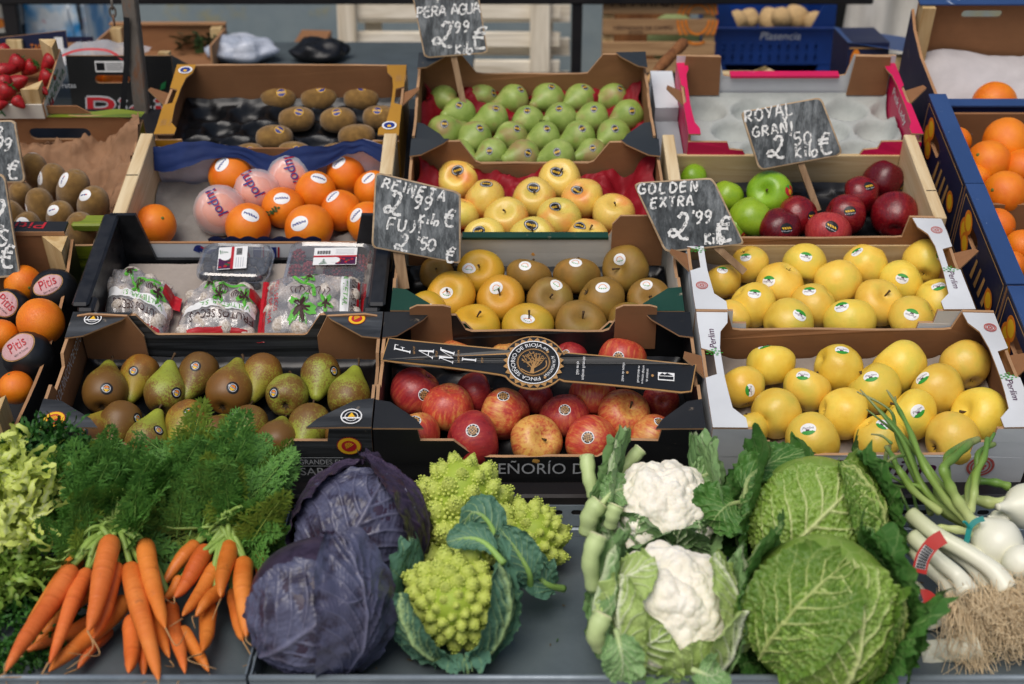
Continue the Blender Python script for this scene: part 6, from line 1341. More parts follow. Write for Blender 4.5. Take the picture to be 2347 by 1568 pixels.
# ------------------------------------------------------------------ steel trays at the front
ZF = .588; ZR = .636; YF, YB = -.458, -.062
def tray(label, x0, x1):
    r = thing('steel_tray', label, 'tray', Matrix.Translation((x0, 0, 0)), 'galvanised steel trays along the front'); W = x1-x0
    MB().box((0, YF, ZF-.004), (W, YB-.012, ZF)).obj('floor', GALV_F, r)
    sl_ = [slot(.03+k*.030, ZR-.0125, .018, .009, 4) for k in range(int((W-.04)/.030))]
    MB().plate([(0, ZF+.012), (W, ZF+.012), (W, ZR), (0, ZR)], .002, lambda p: (p[0], YB-p[2]-.002, p[1]), sl_).obj('rear_flange', [GALV]*3, r)
    MB().box((0, YB-.0118, ZF-.004), (W, YB-.0042, ZF+.0135), bev=.002).obj('rear_fold', GALV, r)
    MB().box((0, YF-.003, ZF-.03), (W, YF-.0005, ZR-.006)).obj('front_wall', GALV, r)
    m = MB(); m.tube([(0, YF-.002, ZR-.004), (W, YF-.002, ZR-.004)], .0042, 10); m.obj('front_rim', GALV, r, True)
    for s in (0, 1):
        sh_ = [slot(.05+k*.045, ZR-.018, .016, .014, 4) for k in range(8)]
        MB().plate([(0, ZF), (YB-YF-.014, ZF), (YB-YF-.014, ZR-.002), (0, ZR-.002)], .002, lambda p: (.0005-p[2] if s == 0 else W+p[2], (YB-.013-p[0]) if s == 0 else (YF+.001+p[0]), p[1]), sh_).obj('side_wall', [GALV]*3, r)
    return r
g = G('galvanised_floor'); f = g.noise(5, 6, rough=.7); g.set(g.mix(g.mr(f, .35, .7), '#6d787c', '#566268'), g.mr(f, .3, .7, .34, .5), .5, Metallic=.35); g.bump(g.noise(40, 3), .05, .002); GALV_F = g.m
tray('main steel tray under the cabbages and cauliflowers', -.3235, .486); tray('left steel tray under the carrots and endive', -1.06, -.3275); tray('right steel tray under the spring onions', .490, 1.2)
ts = thing('tray_stand', 'dark steel frame carrying the front trays', 'stand')
for x in (-1.0, -.3255, .488, 1.1): MB().box((x-.0015 if abs(x) < .9 else x-.015, YF+.03, 0), (x+.0015 if abs(x) < .9 else x+.015, YF+.06, ZF-.031)).obj('leg', DARKSTEEL, ts)
MB().box((-1.06, YF+.02, ZF-.03), (1.2, YB-.02, ZF-.0045)).obj('frame', DARKSTEEL, ts)
# ------------------------------------------------------------------ leaf helpers
def leafmat(name, lam, lam2, vein, rough=.5, vamt=.85, spec=.35, net=0, blotch=None, trans=.15, nscale=60, nsize=.25):
    g = G(name); v = g.att(); f = g.noise(18, 5, rough=.6); base = g.mix(g.mr(f, .35, .68), lam, lam2)
    if blotch: base = g.mix(g.mr(g.noise(26, 5, rough=.7, vec=g.map((1, 1, 1))), .52, .62, 0, .85), base, blotch)
    if net: base = g.mix(g.mr(g.vor(nscale, 'DISTANCE_TO_EDGE'), .0, nsize*.35, net, 0), base, vein)
    base = g.mix(g.mth('MULTIPLY', g.mr(v, .15, .75), vamt), base, vein)
    g.set(base, rough, spec); g.bump(g.noise(90, 4), .25, .002)
    if trans:
        tr = g.N('ShaderNodeBsdfTranslucent'); g.I(tr, 'Color', base); mx = g.N('ShaderNodeMixShader'); mx.inputs[0].default_value = trans; g.t.links.new(g.b.outputs[0], mx.inputs[1]); g.t.links.new(tr.outputs[0], mx.inputs[2]); g.t.links.new(mx.outputs[0], g.o.inputs[0])
    return g.m
def dirc(a, b, d): return (CR*a+CU*b-CF*d).normalized()
def veins(u, v, N=9, k=.5, seed=0, mid=.036, lat=.075, sub=.38):
    au = abs(u); m_ = math.exp(-(au/(mid*(1.5-v)))**2)
    a = (v-k*au*(1-.25*au))*N+(.5 if u < 0 else 0)+.15*math.sin(u*7+seed); d = abs(a-round(a)); l = math.exp(-(d/(lat*(1.25-au*.8)))**2)*(1-.55*au)
    b = (au*1.3+.35*v)*N*1.25+.4*math.sin(v*23+seed); d2 = abs(b-round(b)); s = math.exp(-(d2/.10)**2)*sub*(1-.4*au)
    return max(m_, l*.9, s)
def wrap_leaf(parent, mat, R, base, tip, span, width, off=.02, N=9, vh=.006, ruf=.0, flare=0.0, crinkle=0.0, seed=0, nu=64, nv=80, name='leaf', rag=.04, tipflare=0, thick=False, cs=22):
    """a leaf lying round a ball of radius R, midrib from base towards tip"""
    base = base.normalized(); ax = base.cross(tip.normalized()).normalized()
    def P(u_, v_):
        u = 2*u_-1; c_ = Quaternion(ax, v_*span) @ base
        wp = math.sin(math.pi*min(1, .12+.80*v_))**.6 if v_ < .5 else (1-((v_-.5)/.5)**3*.75)
        wp *= 1+rag*noise.noise(Vector((v_*9, (1 if u > 0 else -1)*3, seed)))
        ph = u*width*wp; p = c_*math.cos(ph)+ax*math.sin(ph)
        e = max(0, abs(u)-.55)/.45; te = max(0, v_-.7)/.3
        vv = veins(u, v_, N, seed=seed)
        r = R*(1+off)+vh*vv*(1-.3*e)+flare*e*e+tipflare*te*te
        rf = ruf*(e*e+te*te)
        if rf: r += rf*(noise.noise(Vector((u*4+seed, v_*13, 1)))+.6*noise.noise(Vector((u*9, v_*28, seed))))
        q = p*r
        if crinkle:
            d = noise.voronoi(p*cs+Vector((seed, 0, 0)))[0]; q += p*crinkle*(1-min(1, d[0]*1.6))*(1-.75*min(1, vv*1.5))
        q += p*.004*noise.noise(p*5+Vector((seed, 1, 2)))*R/.09
        return q
    m = MB(); m.grid(nu, nv, P, 0, lambda a, b: veins(2*a-1, b, N, seed=seed)); o = m.obj(name, mat, parent, True); return o
def ball(parent, name, mat, R, seed=0, amp=.03, nu=60, nv=40, veined=None, squash=(1, 1, 1)):
    def P(u, v):
        d = Vector((math.sin(v*math.pi)*math.cos(u*6.2832), math.sin(v*math.pi)*math.sin(u*6.2832), math.cos(v*math.pi))); k = R*(1+amp*noise.noise(d*1.5+Vector((seed, 0, 0)))); return Vector((d.x*squash[0], d.y*squash[1], d.z*squash[2]))*k
    return MB().grid(nu, nv, P, 0, (lambda u, v: 0.0)).obj(name, mat, parent, True)
def blade(parent, mat, ribmat, pts, w, nrm, cup=.25, ruf=.01, rib=.004, seed=0, N=7, name='leaf', nu=44, nv=60, prof=None, rag=.12, roll=0, v0=.18):
    """free leaf: lamina along a curved midrib (points in the parent's frame), thick midrib as sub-part"""
    C = catmull(pts, 10); n = len(C)-1
    def fr(v):
        i = min(n-1, int(v*n)); f = v*n-i; p = C[i].lerp(C[i+1], f); d = (C[min(n, i+2)]-C[max(0, i-1)]).normalized(); s = d.cross(nrm).normalized(); return p, d, s, s.cross(d)
    def P(a, b):
        u = 2*a-1; v = v0+(1-v0)*b; p, d, s, nn = fr(v); pr = prof(b) if prof else math.sin(math.pi*min(1, .06+.9*b))**.7
        ww = w*pr*(1+rag*noise.noise(Vector((b*11, 4 if u > 0 else -4, seed)))+.4*rag*noise.noise(Vector((b*30, 4 if u > 0 else -4, seed))))
        r = ruf*(abs(u)**1.5)*(noise.noise(Vector((u*3, b*9, seed)))+.5*noise.noise(Vector((u*6, b*22, seed+3))))
        return p+s*ww*u+nn*(cup*ww*u*u+r+.0025*veins(u, b, N, seed=seed, sub=0)+roll*ww*abs(u)**3)
    m = MB(); m.grid(nu, nv, P, 0, lambda a, b: veins(2*a-1, b, N, seed=seed, sub=0, lat=.1)*.8); o = m.obj(name, mat, parent, True)
    if ribmat:
        m = MB(); pp = [fr(i/14)[0]-nrm*.001 for i in range(15)]; m.tube(pp, [rib*(1.0-.82*(i/14)) for i in range(15)], 8); m.obj('midrib', ribmat, o, True)
    return o
def veg_at(p, r_px, z0=ZF, lift=0):
    P = on_z(p, z0+.1); 
    for _ in range(4): rr = r_px*depth(P)/FPX; P = on_z(p, z0+rr*.97+lift)
    return P, rr
# ------------------------------------------------------------------ red cabbages
M_RC = leafmat('red_cabbage_leaf', '#52556d', '#424156', '#7b7b92', .38, .42, .45, blotch='#282030', trans=0); M_RCD = leafmat('red_cabbage_inner', '#3b3144', '#302234', '#5c4c64', .38, .45, .4, blotch='#1f1424', trans=0)
for (p, r, lab, k) in (((727, 1390), 163, 'round red cabbage with bluish bloom at the front', 1), ((828, 1215), 153, 'dark red cabbage behind the front red cabbage', 2)):
    P, R = veg_at(p, r); t = thing('red_cabbage', lab, 'cabbage', Matrix.Translation(P), 'red cabbages on the main tray')
    ball(t, 'heart', M_RCD, R*.97, k, .03)
    A = M_RC if k == 1 else M_RC
    if k == 1:
        wrap_leaf(t, A, R*.985, dirc(-.75, -.62, .25), dirc(.75, .5, .55), 2.25, 1.05, .0, 8, .0045, .004, .004, seed=3, nu=90, nv=110)
        wrap_leaf(t, M_RC, R*.985, dirc(.35, -.95, .3), dirc(.55, .8, .5), 2.3, .72, .035, 8, .004, .004, .010, seed=8, tipflare=.012, nu=80, nv=100)
        wrap_leaf(t, M_RCD, R*.985, dirc(.3, -1, -.4), dirc(.15, 1, -.05), 2.6, .6, .03, 7, .004, .004, .008, seed=5)
    else:
        wrap_leaf(t, A, R*.985, dirc(-.45, -.85, .5), dirc(.35, .75, .6), 2.3, 1.1, .0, 8, .0045, .004, .004, seed=13, nu=90, nv=110)
        wrap_leaf(t, M_RCD, R*.985, dirc(.8, -.7, .2), dirc(.4, .9, .0), 2.3, .75, .04, 7, .004, .005, .012, seed=15, tipflare=.008)
        wrap_leaf(t, M_RCD, R*.985, dirc(-.8, -.5, -.2), dirc(-.3, 1, .0), 2.2, .8, .045, 7, .004, .005, .012, seed=17)
    MB().tube([dirc(.0, -1, -.5)*R*.85, dirc(0, -1, -.5)*R*1.02], [.018, .016], 12).obj('cut_stem', flat('cabbage_stump', '#b7a99a', .7), t)
# ------------------------------------------------------------------ savoy cabbages
M_SV = leafmat('savoy_leaf', '#66862f', '#4f7226', '#b3bf74', .45, .95, .35, net=.22, nscale=40, nsize=.22, trans=.1); M_SVP = leafmat('savoy_pale_leaf', '#86a444', '#6f9138', '#c6cf8c', .45, .95, .35, net=.22, nscale=40, nsize=.22, trans=.1); M_SVD = leafmat('savoy_outer_leaf', '#3a652c', '#4d7b34', '#9db474', .5, .85, .3, net=.12, nscale=50, nsize=.25, trans=.12)
P, R = veg_at((1878, 1403), 186); t = thing('savoy_cabbage', 'large crinkled green savoy cabbage at the front right', 'cabbage', Matrix.Translation(P), 'savoy cabbages on the main tray')
ball(t, 'heart', M_SVP, R*.95, 3, .03)
wrap_leaf(t, M_SVP, R*.97, dirc(.05, -1, .35), dirc(.25, .9, .6), 2.05, .95, .0, 7, .006, .006, .004, .007, seed=21, nu=120, nv=130, cs=18)
wrap_leaf(t, M_SV, R*.97, dirc(-.85, -.5, .45), dirc(.1, .7, .8), 1.75, .62, .03, 7, .006, .006, .014, .007, seed=23, cs=18, nu=100, nv=110)
wrap_leaf(t, M_SV, R*.97, dirc(.25, -1, .25), dirc(1, .1, .5), 1.6, .55, .035, 7, .006, .006, .016, .007, seed=25, cs=18, nu=90, nv=100)
wrap_leaf(t, M_SVD, R*.98, dirc(-.35, -.9, -.5), dirc(-.35, .9, .15), 2.3, .85, .04, 7, .006, .007, .02, .008, seed=27, tipflare=.012, nu=100, nv=100)
wrap_leaf(t, M_SVD, R*.98, dirc(.5, -.9, -.4), dirc(.55, .85, .1), 2.15, .72, .05, 7, .006, .007, .025, .008, seed=29, tipflare=.012, nu=100, nv=100)
wrap_leaf(t, M_SVD, R*.98, dirc(.3, -1, .0), dirc(1, -.15, .3), 1.5, .55, .06, 7, .006, .008, .025, .008, seed=31, tipflare=.04, nu=80, nv=90)
P, R = veg_at((1866, 1203), 165); t = thing('savoy_cabbage', 'savoy cabbage with dark ruffled outer leaves behind the front savoy', 'cabbage', Matrix.Translation(P), 'savoy cabbages on the main tray')
ball(t, 'heart', M_SVP, R*.95, 6, .03)
wrap_leaf(t, M_SVP, R*.97, dirc(-.8, -.65, .45), dirc(.5, .7, .6), 2.1, .95, .0, 7, .006, .006, .004, .007, seed=41, cs=18, nu=110, nv=110)
wrap_leaf(t, M_SV, R*.97, dirc(.7, -.9, .3), dirc(.4, .9, .45), 2.0, .7, .03, 7, .006, .006, .014, .007, seed=43, cs=18, nu=90, nv=100)
wrap_leaf(t, M_SVD, R*.98, dirc(-.1, -1, -.5), dirc(-.2, 1, -.1), 2.15, .95, .045, 7, .006, .009, .025, .008, seed=45, tipflare=.015, nu=110, nv=100)
wrap_leaf(t, M_SVD, R*.98, dirc(.6, -.9, -.3), dirc(.85, .7, .05), 2.1, .7, .06, 7, .006, .009, .025, .008, seed=47, tipflare=.015, nu=90, nv=90)
wrap_leaf(t, M_SVD, R*.98, dirc(-.8, -.8, -.2), dirc(-.95, .65, .1), 1.85, .6, .06, 7, .006, .009, .03, .008, seed=49, tipflare=.025, nu=90, nv=90)
M_SVRIB = flat('savoy_rib', '#a5b577', .5, .15)
def vb(crop, pts, dep): return [CAM+ray(px(crop, *q[:2]))*(dep+(q[2] if len(q) > 2 else 0)) for q in pts]
dS = depth(P)
loc = lambda L: [q-P for q in L]
blade(t, M_SVD, M_SVRIB, loc(vb(V4, [(120, 640, .0), (70, 650, -.02), (20, 690, -.03), (-30, 760, -.02)], dS)), .045, dirc(-.2, .3, 1), .2, .012, .004, 51, rag=.12)
blade(t, M_SVD, M_SVRIB, loc(vb(V4, [(150, 620), (170, 510), (300, 430, .02), (450, 385, .04)], dS-.01)), .03, dirc(-.2, .6, .8), .3, .012, .004, 53, rag=.12)
# ------------------------------------------------------------------ romanesco
g = G('romanesco_curd'); v = g.att(); f = g.noise(20, 4); g.set(g.mix(g.mr(v, 0, 1), g.mix(g.mr(f, .3, .7), '#8fa534', '#a1b542'), '#cdd470'), .55, .3, Subsurface_Weight=.15, Subsurface_Radius=(.01, .012, .004)); M_ROM = g.m
M_ROML = leafmat('romanesco_leaf', '#57806a', '#4a7058', '#a9c281', .5, .8, .3, trans=.1); M_ROMR = flat('romanesco_rib', '#8fb45a', .45, .15)
def curd(parent, mat, ax, L, W, n1, n2, seed, s0=.20):
    m = MB(); q0 = Vector((0, 0, 1)).rotation_difference(ax); GA = 2.39996; rs = random.Random(seed)
    def cone(o, d, r, h, tipc, seg=6, lo=0.0):
        q = Vector((0, 0, 1)).rotation_difference(d); vs = []; cc = []
        for (rr, zz, cv) in ((1, 0, lo), (.92, .35, lo+.25), (.6, .75, lo+.6)):
            for k in range(seg): a = 6.2832*k/seg; vs.append(o+q @ Vector((rr*r*math.cos(a), rr*r*math.sin(a), zz*h))); cc.append(min(1, cv))
        vs.append(o+q @ Vector((0, 0, h))); cc.append(tipc)
        fs = [(i*seg+k, i*seg+(k+1) % seg, (i+1)*seg+(k+1) % seg, (i+1)*seg+k) for i in range(2) for k in range(seg)]+[(2*seg+k, 2*seg+(k+1) % seg, 3*seg) for k in range(seg)]
        m.add(vs, fs, 0, None, cc)
    # body
    def body(u, v): a = u*6.2832; t = v; r = W*.86*t**.62; return q0 @ Vector((r*math.cos(a), r*math.sin(a), L*(1-t**1.35)*.95))
    m.grid(24, 16, body, 0, lambda a, b: 0.0)
    for i in range(n1):
        t = ((i+.6)/n1)**.75; a = i*GA; r = W*.86*t**.62; z = L*(1-t**1.35)*.95
        o = Vector((r*math.cos(a), r*math.sin(a), z)); sl = math.atan2(L*1.1, W)*(.35+.75*t)
        d = Vector((math.cos(a)*math.sin(sl), math.sin(a)*math.sin(sl), math.cos(sl))).normalized()
        d = (d+Vector((rs.uniform(-.1, .1), rs.uniform(-.1, .1), rs.uniform(-.1, .1)))).normalized()
        fr = W*s0*(.30+.95*t)*rs.uniform(.92, 1.1); fh = fr*2.0
        qd = Vector((0, 0, 1)).rotation_difference(d)
        for j in range(n2):
            tt = ((j+.5)/n2)**.8; aa = j*GA+i; rr = fr*tt**.8; zz = fh*(1-tt**1.05); oo = o+qd @ Vector((rr*math.cos(aa), rr*math.sin(aa), zz-fh*.25)); s2 = .35+.45*tt
            dd = qd @ Vector((math.cos(aa)*math.sin(s2), math.sin(aa)*math.sin(s2), math.cos(s2))); br = fr*.225*(.42+.62*tt)
            cone(q0 @ oo, q0 @ dd, br, br*1.25, .9, 6, .1)
        cone(q0 @ (o-d*fh*.3), q0 @ d, fr*.95, fh*1.0, .3, 8)
    return m.obj('curd', mat, parent, True)
def rom(label, p, r, ax, L, W, n1, n2, seed, lift=0, s0=.2):
    P, R = veg_at(p, r, lift=lift); t = thing('romanesco', label, 'romanesco', Matrix.Translation(P), 'romanesco heads on the main tray'); o = curd(t, M_ROM, ax, R*L, R*W, n1, n2, seed, s0); o.location = -ax*R*L*.45
    MB().tube([-ax*R*.5-Vector((0, 0, R*.2)), -ax*R*.2], [R*.3, R*.5], 12).obj('stalk', M_ROMR, t); return t, P, depth(P)
t, P, dd = rom('romanesco with a pointed lime head standing at the back', (1058, 1152), 122, dirc(0, .95, .45), 1.75, 1.12, 44, 42, 3, .02, .26)
t, P, dd = rom('romanesco head leaning right beside the cauliflower', (1222, 1222), 82, dirc(.35, .6, .75), 1.25, 1.12, 34, 36, 5, .015, .27)
L_ = lambda pts, dep: [q-P for q in vb(V2, pts, dep)]
blade(t, M_ROML, M_ROMR, L_([(1830, 720), (1760, 480), (1640, 390), (1560, 520, .02)], dd-.10), .032, dirc(-.3, .5, .8), -.35, .008, .005, 61, name='leaf')
blade(t, M_ROML, M_ROMR, L_([(2030, 900, .02), (2020, 800), (1930, 640), (1820, 500)], dd-.12), .026, dirc(.2, .1, 1), .4, .008, .0055, 63)
blade(t, M_ROML, M_ROMR, L_([(2260, 915, .02), (2140, 880, -.01), (2050, 760), (2110, 660)], dd-.09), .03, dirc(.1, .2, 1), .35, .01, .0055, 65)
blade(t, M_ROML, M_ROMR, L_([(1900, 380, .05), (1820, 350, .05), (1740, 390, .05), (1720, 440, .05)], dd), .025, dirc(0, .4, 1), .3, .01, .003, 66)
t, P, dd = rom('romanesco wrapped in blue-green leaves at the front', (1038, 1380), 112, dirc(-.05, .05, 1), 1.15, 1.02, 48, 42, 7, .02, .25)
L_ = lambda pts, dep: [q-P for q in vb(V2, pts, dep)]
RR = depth(P)*110/FPX
for (b_, tp, sp, wd, of, sd, tf) in ((dirc(.05, -1, .2), dirc(-.92, .35, .55), 1.75, .5, .13, 71, .0), (dirc(.3, -1, .3), dirc(.98, .4, .42), 1.9, .55, .2, 75, .0), (dirc(-.1, -1, -.2), dirc(-.35, 1, -.1), 2.3, .55, .2, 72, .02), (dirc(.3, -1, -.3), dirc(.5, 1, .0), 2.2, .5, .22, 74, .02), (dirc(.2, -1, .0), dirc(.15, -.3, 1), .75, .5, .1, 76, .03)): wrap_leaf(t, M_ROML, RR*1.02, b_, tp, sp, wd, of, 7, .009, .006, .012, seed=sd, tipflare=tf, rag=.12, nu=70, nv=80)
if 0: blade(t, M_ROML, M_ROMR, L_([(1330, 1490), (1130, 1280, -.02), (1085, 980, -.02), (1250, 740), (1420, 600, .03)], dd-.02), .035, dirc(-.6, .1, .8), .45, .006, .006, 71, N=8)
if 0: blade(t, M_ROML, M_ROMR, L_([(1420, 1480, -.03), (1230, 1320, -.05), (1215, 1120, -.05), (1190, 990, -.03)], dd-.02), .030, dirc(-.4, -.1, .9), .4, .006, .005, 73)
if 0: blade(t, M_ROML, M_ROMR, L_([(1580, 1500, -.06), (1830, 1300, -.08), (1955, 1050, -.07), (1930, 830, -.05), (1830, 720, -.01)], dd), .036, dirc(.75, .1, .7), -.2, .006, .007, 75, N=8)
blade(t, M_ROML, M_ROMR, L_([(1850, 740), (1720, 600, .02), (1590, 565, .03), (1460, 600, .03)], dd-.02), .02, dirc(0, .5, .8), .3, .008, .005, 77)
if 0: blade(t, M_ROML, M_ROMR, L_([(1900, 1440), (2040, 1380), (2020, 1310), (1900, 1300)], dd-.04), .03, dirc(.1, .4, 1), .4, .006, .005, 79)
if 0: blade(t, M_ROML, M_ROMR, L_([(1620, 1500, -.05), (1640, 1380, -.05), (1660, 1300, -.04), (1640, 1260, -.04)], dd), .03, dirc(.1, .2, 1), .2, .008, .003, 80)
# ------------------------------------------------------------------ cauliflowers
g = G('cauliflower_curd'); f = g.noise(60, 5, rough=.7); g.set(g.ramp(f, [(.3, '#e6dec8'), (.65, '#f3eee0')]), .75, .2, Subsurface_Weight=.15, Subsurface_Radius=(.02, .015, .01)); g.bump(g.vor(170), .25, .002); M_CAU = g.m
M_CL = leafmat('cauliflower_inner_leaf', '#a0ba66', '#b5c97e', '#e2e8c8', .45, .9, .35, trans=.15); M_CLO = leafmat('cauliflower_outer_leaf', '#86a76c', '#6c935a', '#ccd9ae', .45, .85, .3, trans=.12); M_CR = flat('cauliflower_rib', '#b9cb8c', .45, .12); M_CUT = flat('cut_stalk_end', '#cfcfa0', .7, .2, 60)
def cauli(parent, R, ax, seed):
    q0 = Vector((0, 0, 1)).rotation_difference(ax)
    def Pf(u, v):
        f = v*1.75; a = u*6.2832; d = Vector((math.sin(f)*math.cos(a), math.sin(f)*math.sin(a), math.cos(f))); s = Vector((seed, 0, 0))
        k = 1+.15*(1-1.5*noise.voronoi(d*2.4+s)[0][0]**1.4)+.06*(1-1.5*noise.voronoi(d*6.5+s)[0][0]**1.5)+.014*(1-1.4*noise.voronoi(d*16+s)[0][0])
        return q0 @ (Vector((d.x, d.y, d.z*.82))*R*k*.9)
    MB().grid(130, 80, Pf).obj('curd', M_CAU, parent, True)
def stump(parent, pts, r, mat=None):
    m = MB(); C = catmull(pts, 5); n = len(C); m.tube(C, [r*(.62+.2*i/(n-1)+.06*math.sin(i*1.9)) for i in range(n)], 10, 0); o = m.obj('leaf_stalk', M_CR, parent, True)
    d = (C[-1]-C[-2]).normalized(); m = MB(); m.tube([C[-1]-d*.001, C[-1]+d*.0015], [r*.82, r*.6], 10); m.obj('cut_end', M_CUT, o)
P, R = veg_at((1518, 1172), 118, lift=.03); t = thing('cauliflower', 'cauliflower with cut leaf stalks standing at the back', 'cauliflower', Matrix.Translation(P), 'cauliflowers on the main tray'); dd = depth(P)
L_ = lambda pts, dep: [q-P for q in vb(V3, pts, dep)]
cauli(t, R*1.05, dirc(.12, .55, .82), 3)
for k, (b_, tp, sp, wd, sd) in enumerate(((dirc(-.5, -.9, .3), dirc(-.3, .5, .8), 1.1, .75, 81), (dirc(.4, -.9, .3), dirc(.5, .4, .8), 1.0, .7, 83), (dirc(0, -1, .3), dirc(0, .3, .9), .85, .7, 85))): wrap_leaf(t, M_CLO, R*.98, b_, tp, sp, wd, .0, 7, .004, .012, .02, seed=sd, nu=50, nv=60, rag=.15)
stump(t, L_([(290, 420, .03), (260, 290, .03), (248, 165, .04)], dd), .014); stump(t, L_([(440, 290, .06), (500, 210, .06), (580, 120, .06)], dd), .013); stump(t, L_([(250, 640, -.02), (270, 530, -.03), (330, 450, -.03)], dd), .019); stump(t, L_([(390, 600, -.05), (410, 520, -.06), (430, 470, -.06)], dd), .014)
for (b_, tp, sp, wd, of, sd, tf) in ((dirc(-.5, -1, .1), dirc(-.95, .7, .1), 2.1, .5, .14, 91, .03), (dirc(-.3, -1, -.3), dirc(-.45, 1, -.15), 2.35, .45, .2, 93, .035), (dirc(.3, -1, -.3), dirc(.45, 1, -.2), 2.3, .45, .2, 95, .03), (dirc(.6, -1, .0), dirc(1, .6, .1), 2.0, .5, .14, 97, .03), (dirc(.1, -1, .3), dirc(.1, .1, 1), 1.15, .55, .12, 99, .02)): wrap_leaf(t, M_CLO, R*1.0, b_, tp, sp, wd, of, 6, .009, .007, .015, seed=sd, tipflare=tf, rag=.12, nu=70, nv=90)
for pts, w_, nn, sd in (([(830, 340, .03), (930, 300, .03), (1010, 270, .04), (1070, 285, .04)], .026, dirc(0, .4, 1), 95), ([(340, 460, -.02), (380, 410, -.02), (440, 370, -.02), (480, 370, -.01)], .026, dirc(-.2, .3, 1), 92)):
    blade(t, M_CLO, M_CR, L_(pts, dd-.01), w_, nn, .35, .011, .005, sd, N=6, rag=.17)
P, R = veg_at((1538, 1402), 158); t = thing('cauliflower', 'cauliflower wrapped in pale veined leaves at the front', 'cauliflower', Matrix.Translation(P), 'cauliflowers on the main tray'); dd = depth(P)
L_ = lambda pts, dep: [q-P for q in vb(V3, pts, dep)]
cauli(t, R*1.0, dirc(.15, .5, .85), 9)
for (mt, b_, tp, sp, wd, of, sd, tf) in ((M_CL, dirc(-.8, -.6, .4), dirc(.15, .15, .95), 1.02, .72, .05, 101, 0), (M_CL, dirc(-.95, .1, .2), dirc(-.2, .8, .6), 1.1, .5, .03, 103, 0), (M_CL, dirc(-.1, -1, .35), dirc(.9, -.15, .6), 1.2, .75, .08, 105, 0), (M_CL, dirc(.8, -.7, .2), dirc(.75, .6, .5), 1.65, .5, .06, 107, .01), (M_CLO, dirc(0, -1, -.1), dirc(-.5, -.4, .7), .95, .6, .06, 109, .02), (M_CLO, dirc(.9, -.5, -.3), dirc(.95, .5, .1), 1.3, .5, .07, 111, .02)):
    wrap_leaf(t, mt, R*.96, b_, tp, sp, wd, of, 7, .006, .006, .006, seed=sd, tipflare=tf, rag=.1, nu=80, nv=90)
stump(t, L_([(290, 980), (270, 800, -.02), (320, 650, -.02)], dd), .016); stump(t, L_([(330, 1340, -.06), (300, 1260, -.08), (350, 1140, -.08)], dd), .016)
for (mt, b_, tp, sp, wd, of, sd, tf) in ((M_CLO, dirc(-.45, -1, .1), dirc(-.95, .55, .3), 2.0, .48, .12, 113, .015), (M_CL, dirc(-.6, -.8, .5), dirc(-.7, .5, .7), 1.35, .42, .09, 115, .01), (M_CLO, dirc(-.2, -1, -.3), dirc(-.3, 1, .0), 2.35, .45, .14, 117, .015), (M_CLO, dirc(.5, -1, .0), dirc(1, .45, .25), 1.9, .5, .12, 119, .02), (M_CL, dirc(.35, -1, .35), dirc(.85, .3, .75), 1.25, .45, .11, 121, .01)): wrap_leaf(t, mt, R*.98, b_, tp, sp, wd, of, 6, .009, .006, .012, seed=sd, tipflare=tf, rag=.1, nu=70, nv=90)
for pts, w_, nn, sd in (([(430, 1240, -.10), (450, 1330, -.13), (470, 1440, -.13), (455, 1550, -.12)], .026, dirc(0, .1, 1), 115), ([(900, 1480, -.1), (960, 1500, -.11), (1020, 1520, -.11), (1080, 1480, -.1)], .026, dirc(0, .5, 1), 118)):
    blade(t, M_CLO, M_CR, L_(pts, dd), w_, nn, .35, .011, .004, sd, N=6, rag=.17)
# ------------------------------------------------------------------ carrots
g = G('carrot_skin'); sep = g.map((1, 1, 1)); f = g.noise(14, 5, w=g.mth('MULTIPLY', g.rnd(), 20)); rg = g.noise(120, 3, vec=g.map((.12, .12, 1))); base = g.ramp(f, [(.3, '#c4581f'), (.6, '#da7636'), (.8, '#e28a4a')])
base = g.mix(g.mr(rg, .55, .75, 0, .35), base, '#a3431c'); dirt = g.noise(22, 7, rough=.8, w=g.mth('MULTIPLY', g.rnd(), 9)); base = g.mix(g.mr(dirt, .59, .7, 0, .65), base, '#5a3a22'); hv = g.N('ShaderNodeHueSaturation'); g.I(hv, 'Hue', g.mr(g.rnd(), 0, 1, .496, .512)); g.I(hv, 'Value', g.mr(g.mth('FRACT', g.mth('MULTIPLY', g.rnd(), 7.7)), 0, 1, .9, 1.12)); g.I(hv, 'Color', base); g.set(hv.outputs[0], .46, .4); g.bump(rg, .5, .004); M_CAR = g.m
M_ROOT = flat('root_thread', '#b08a5c', .8, .2); M_CSTEM = flat('carrot_stem', '#85a04c', .5, .2, 40)
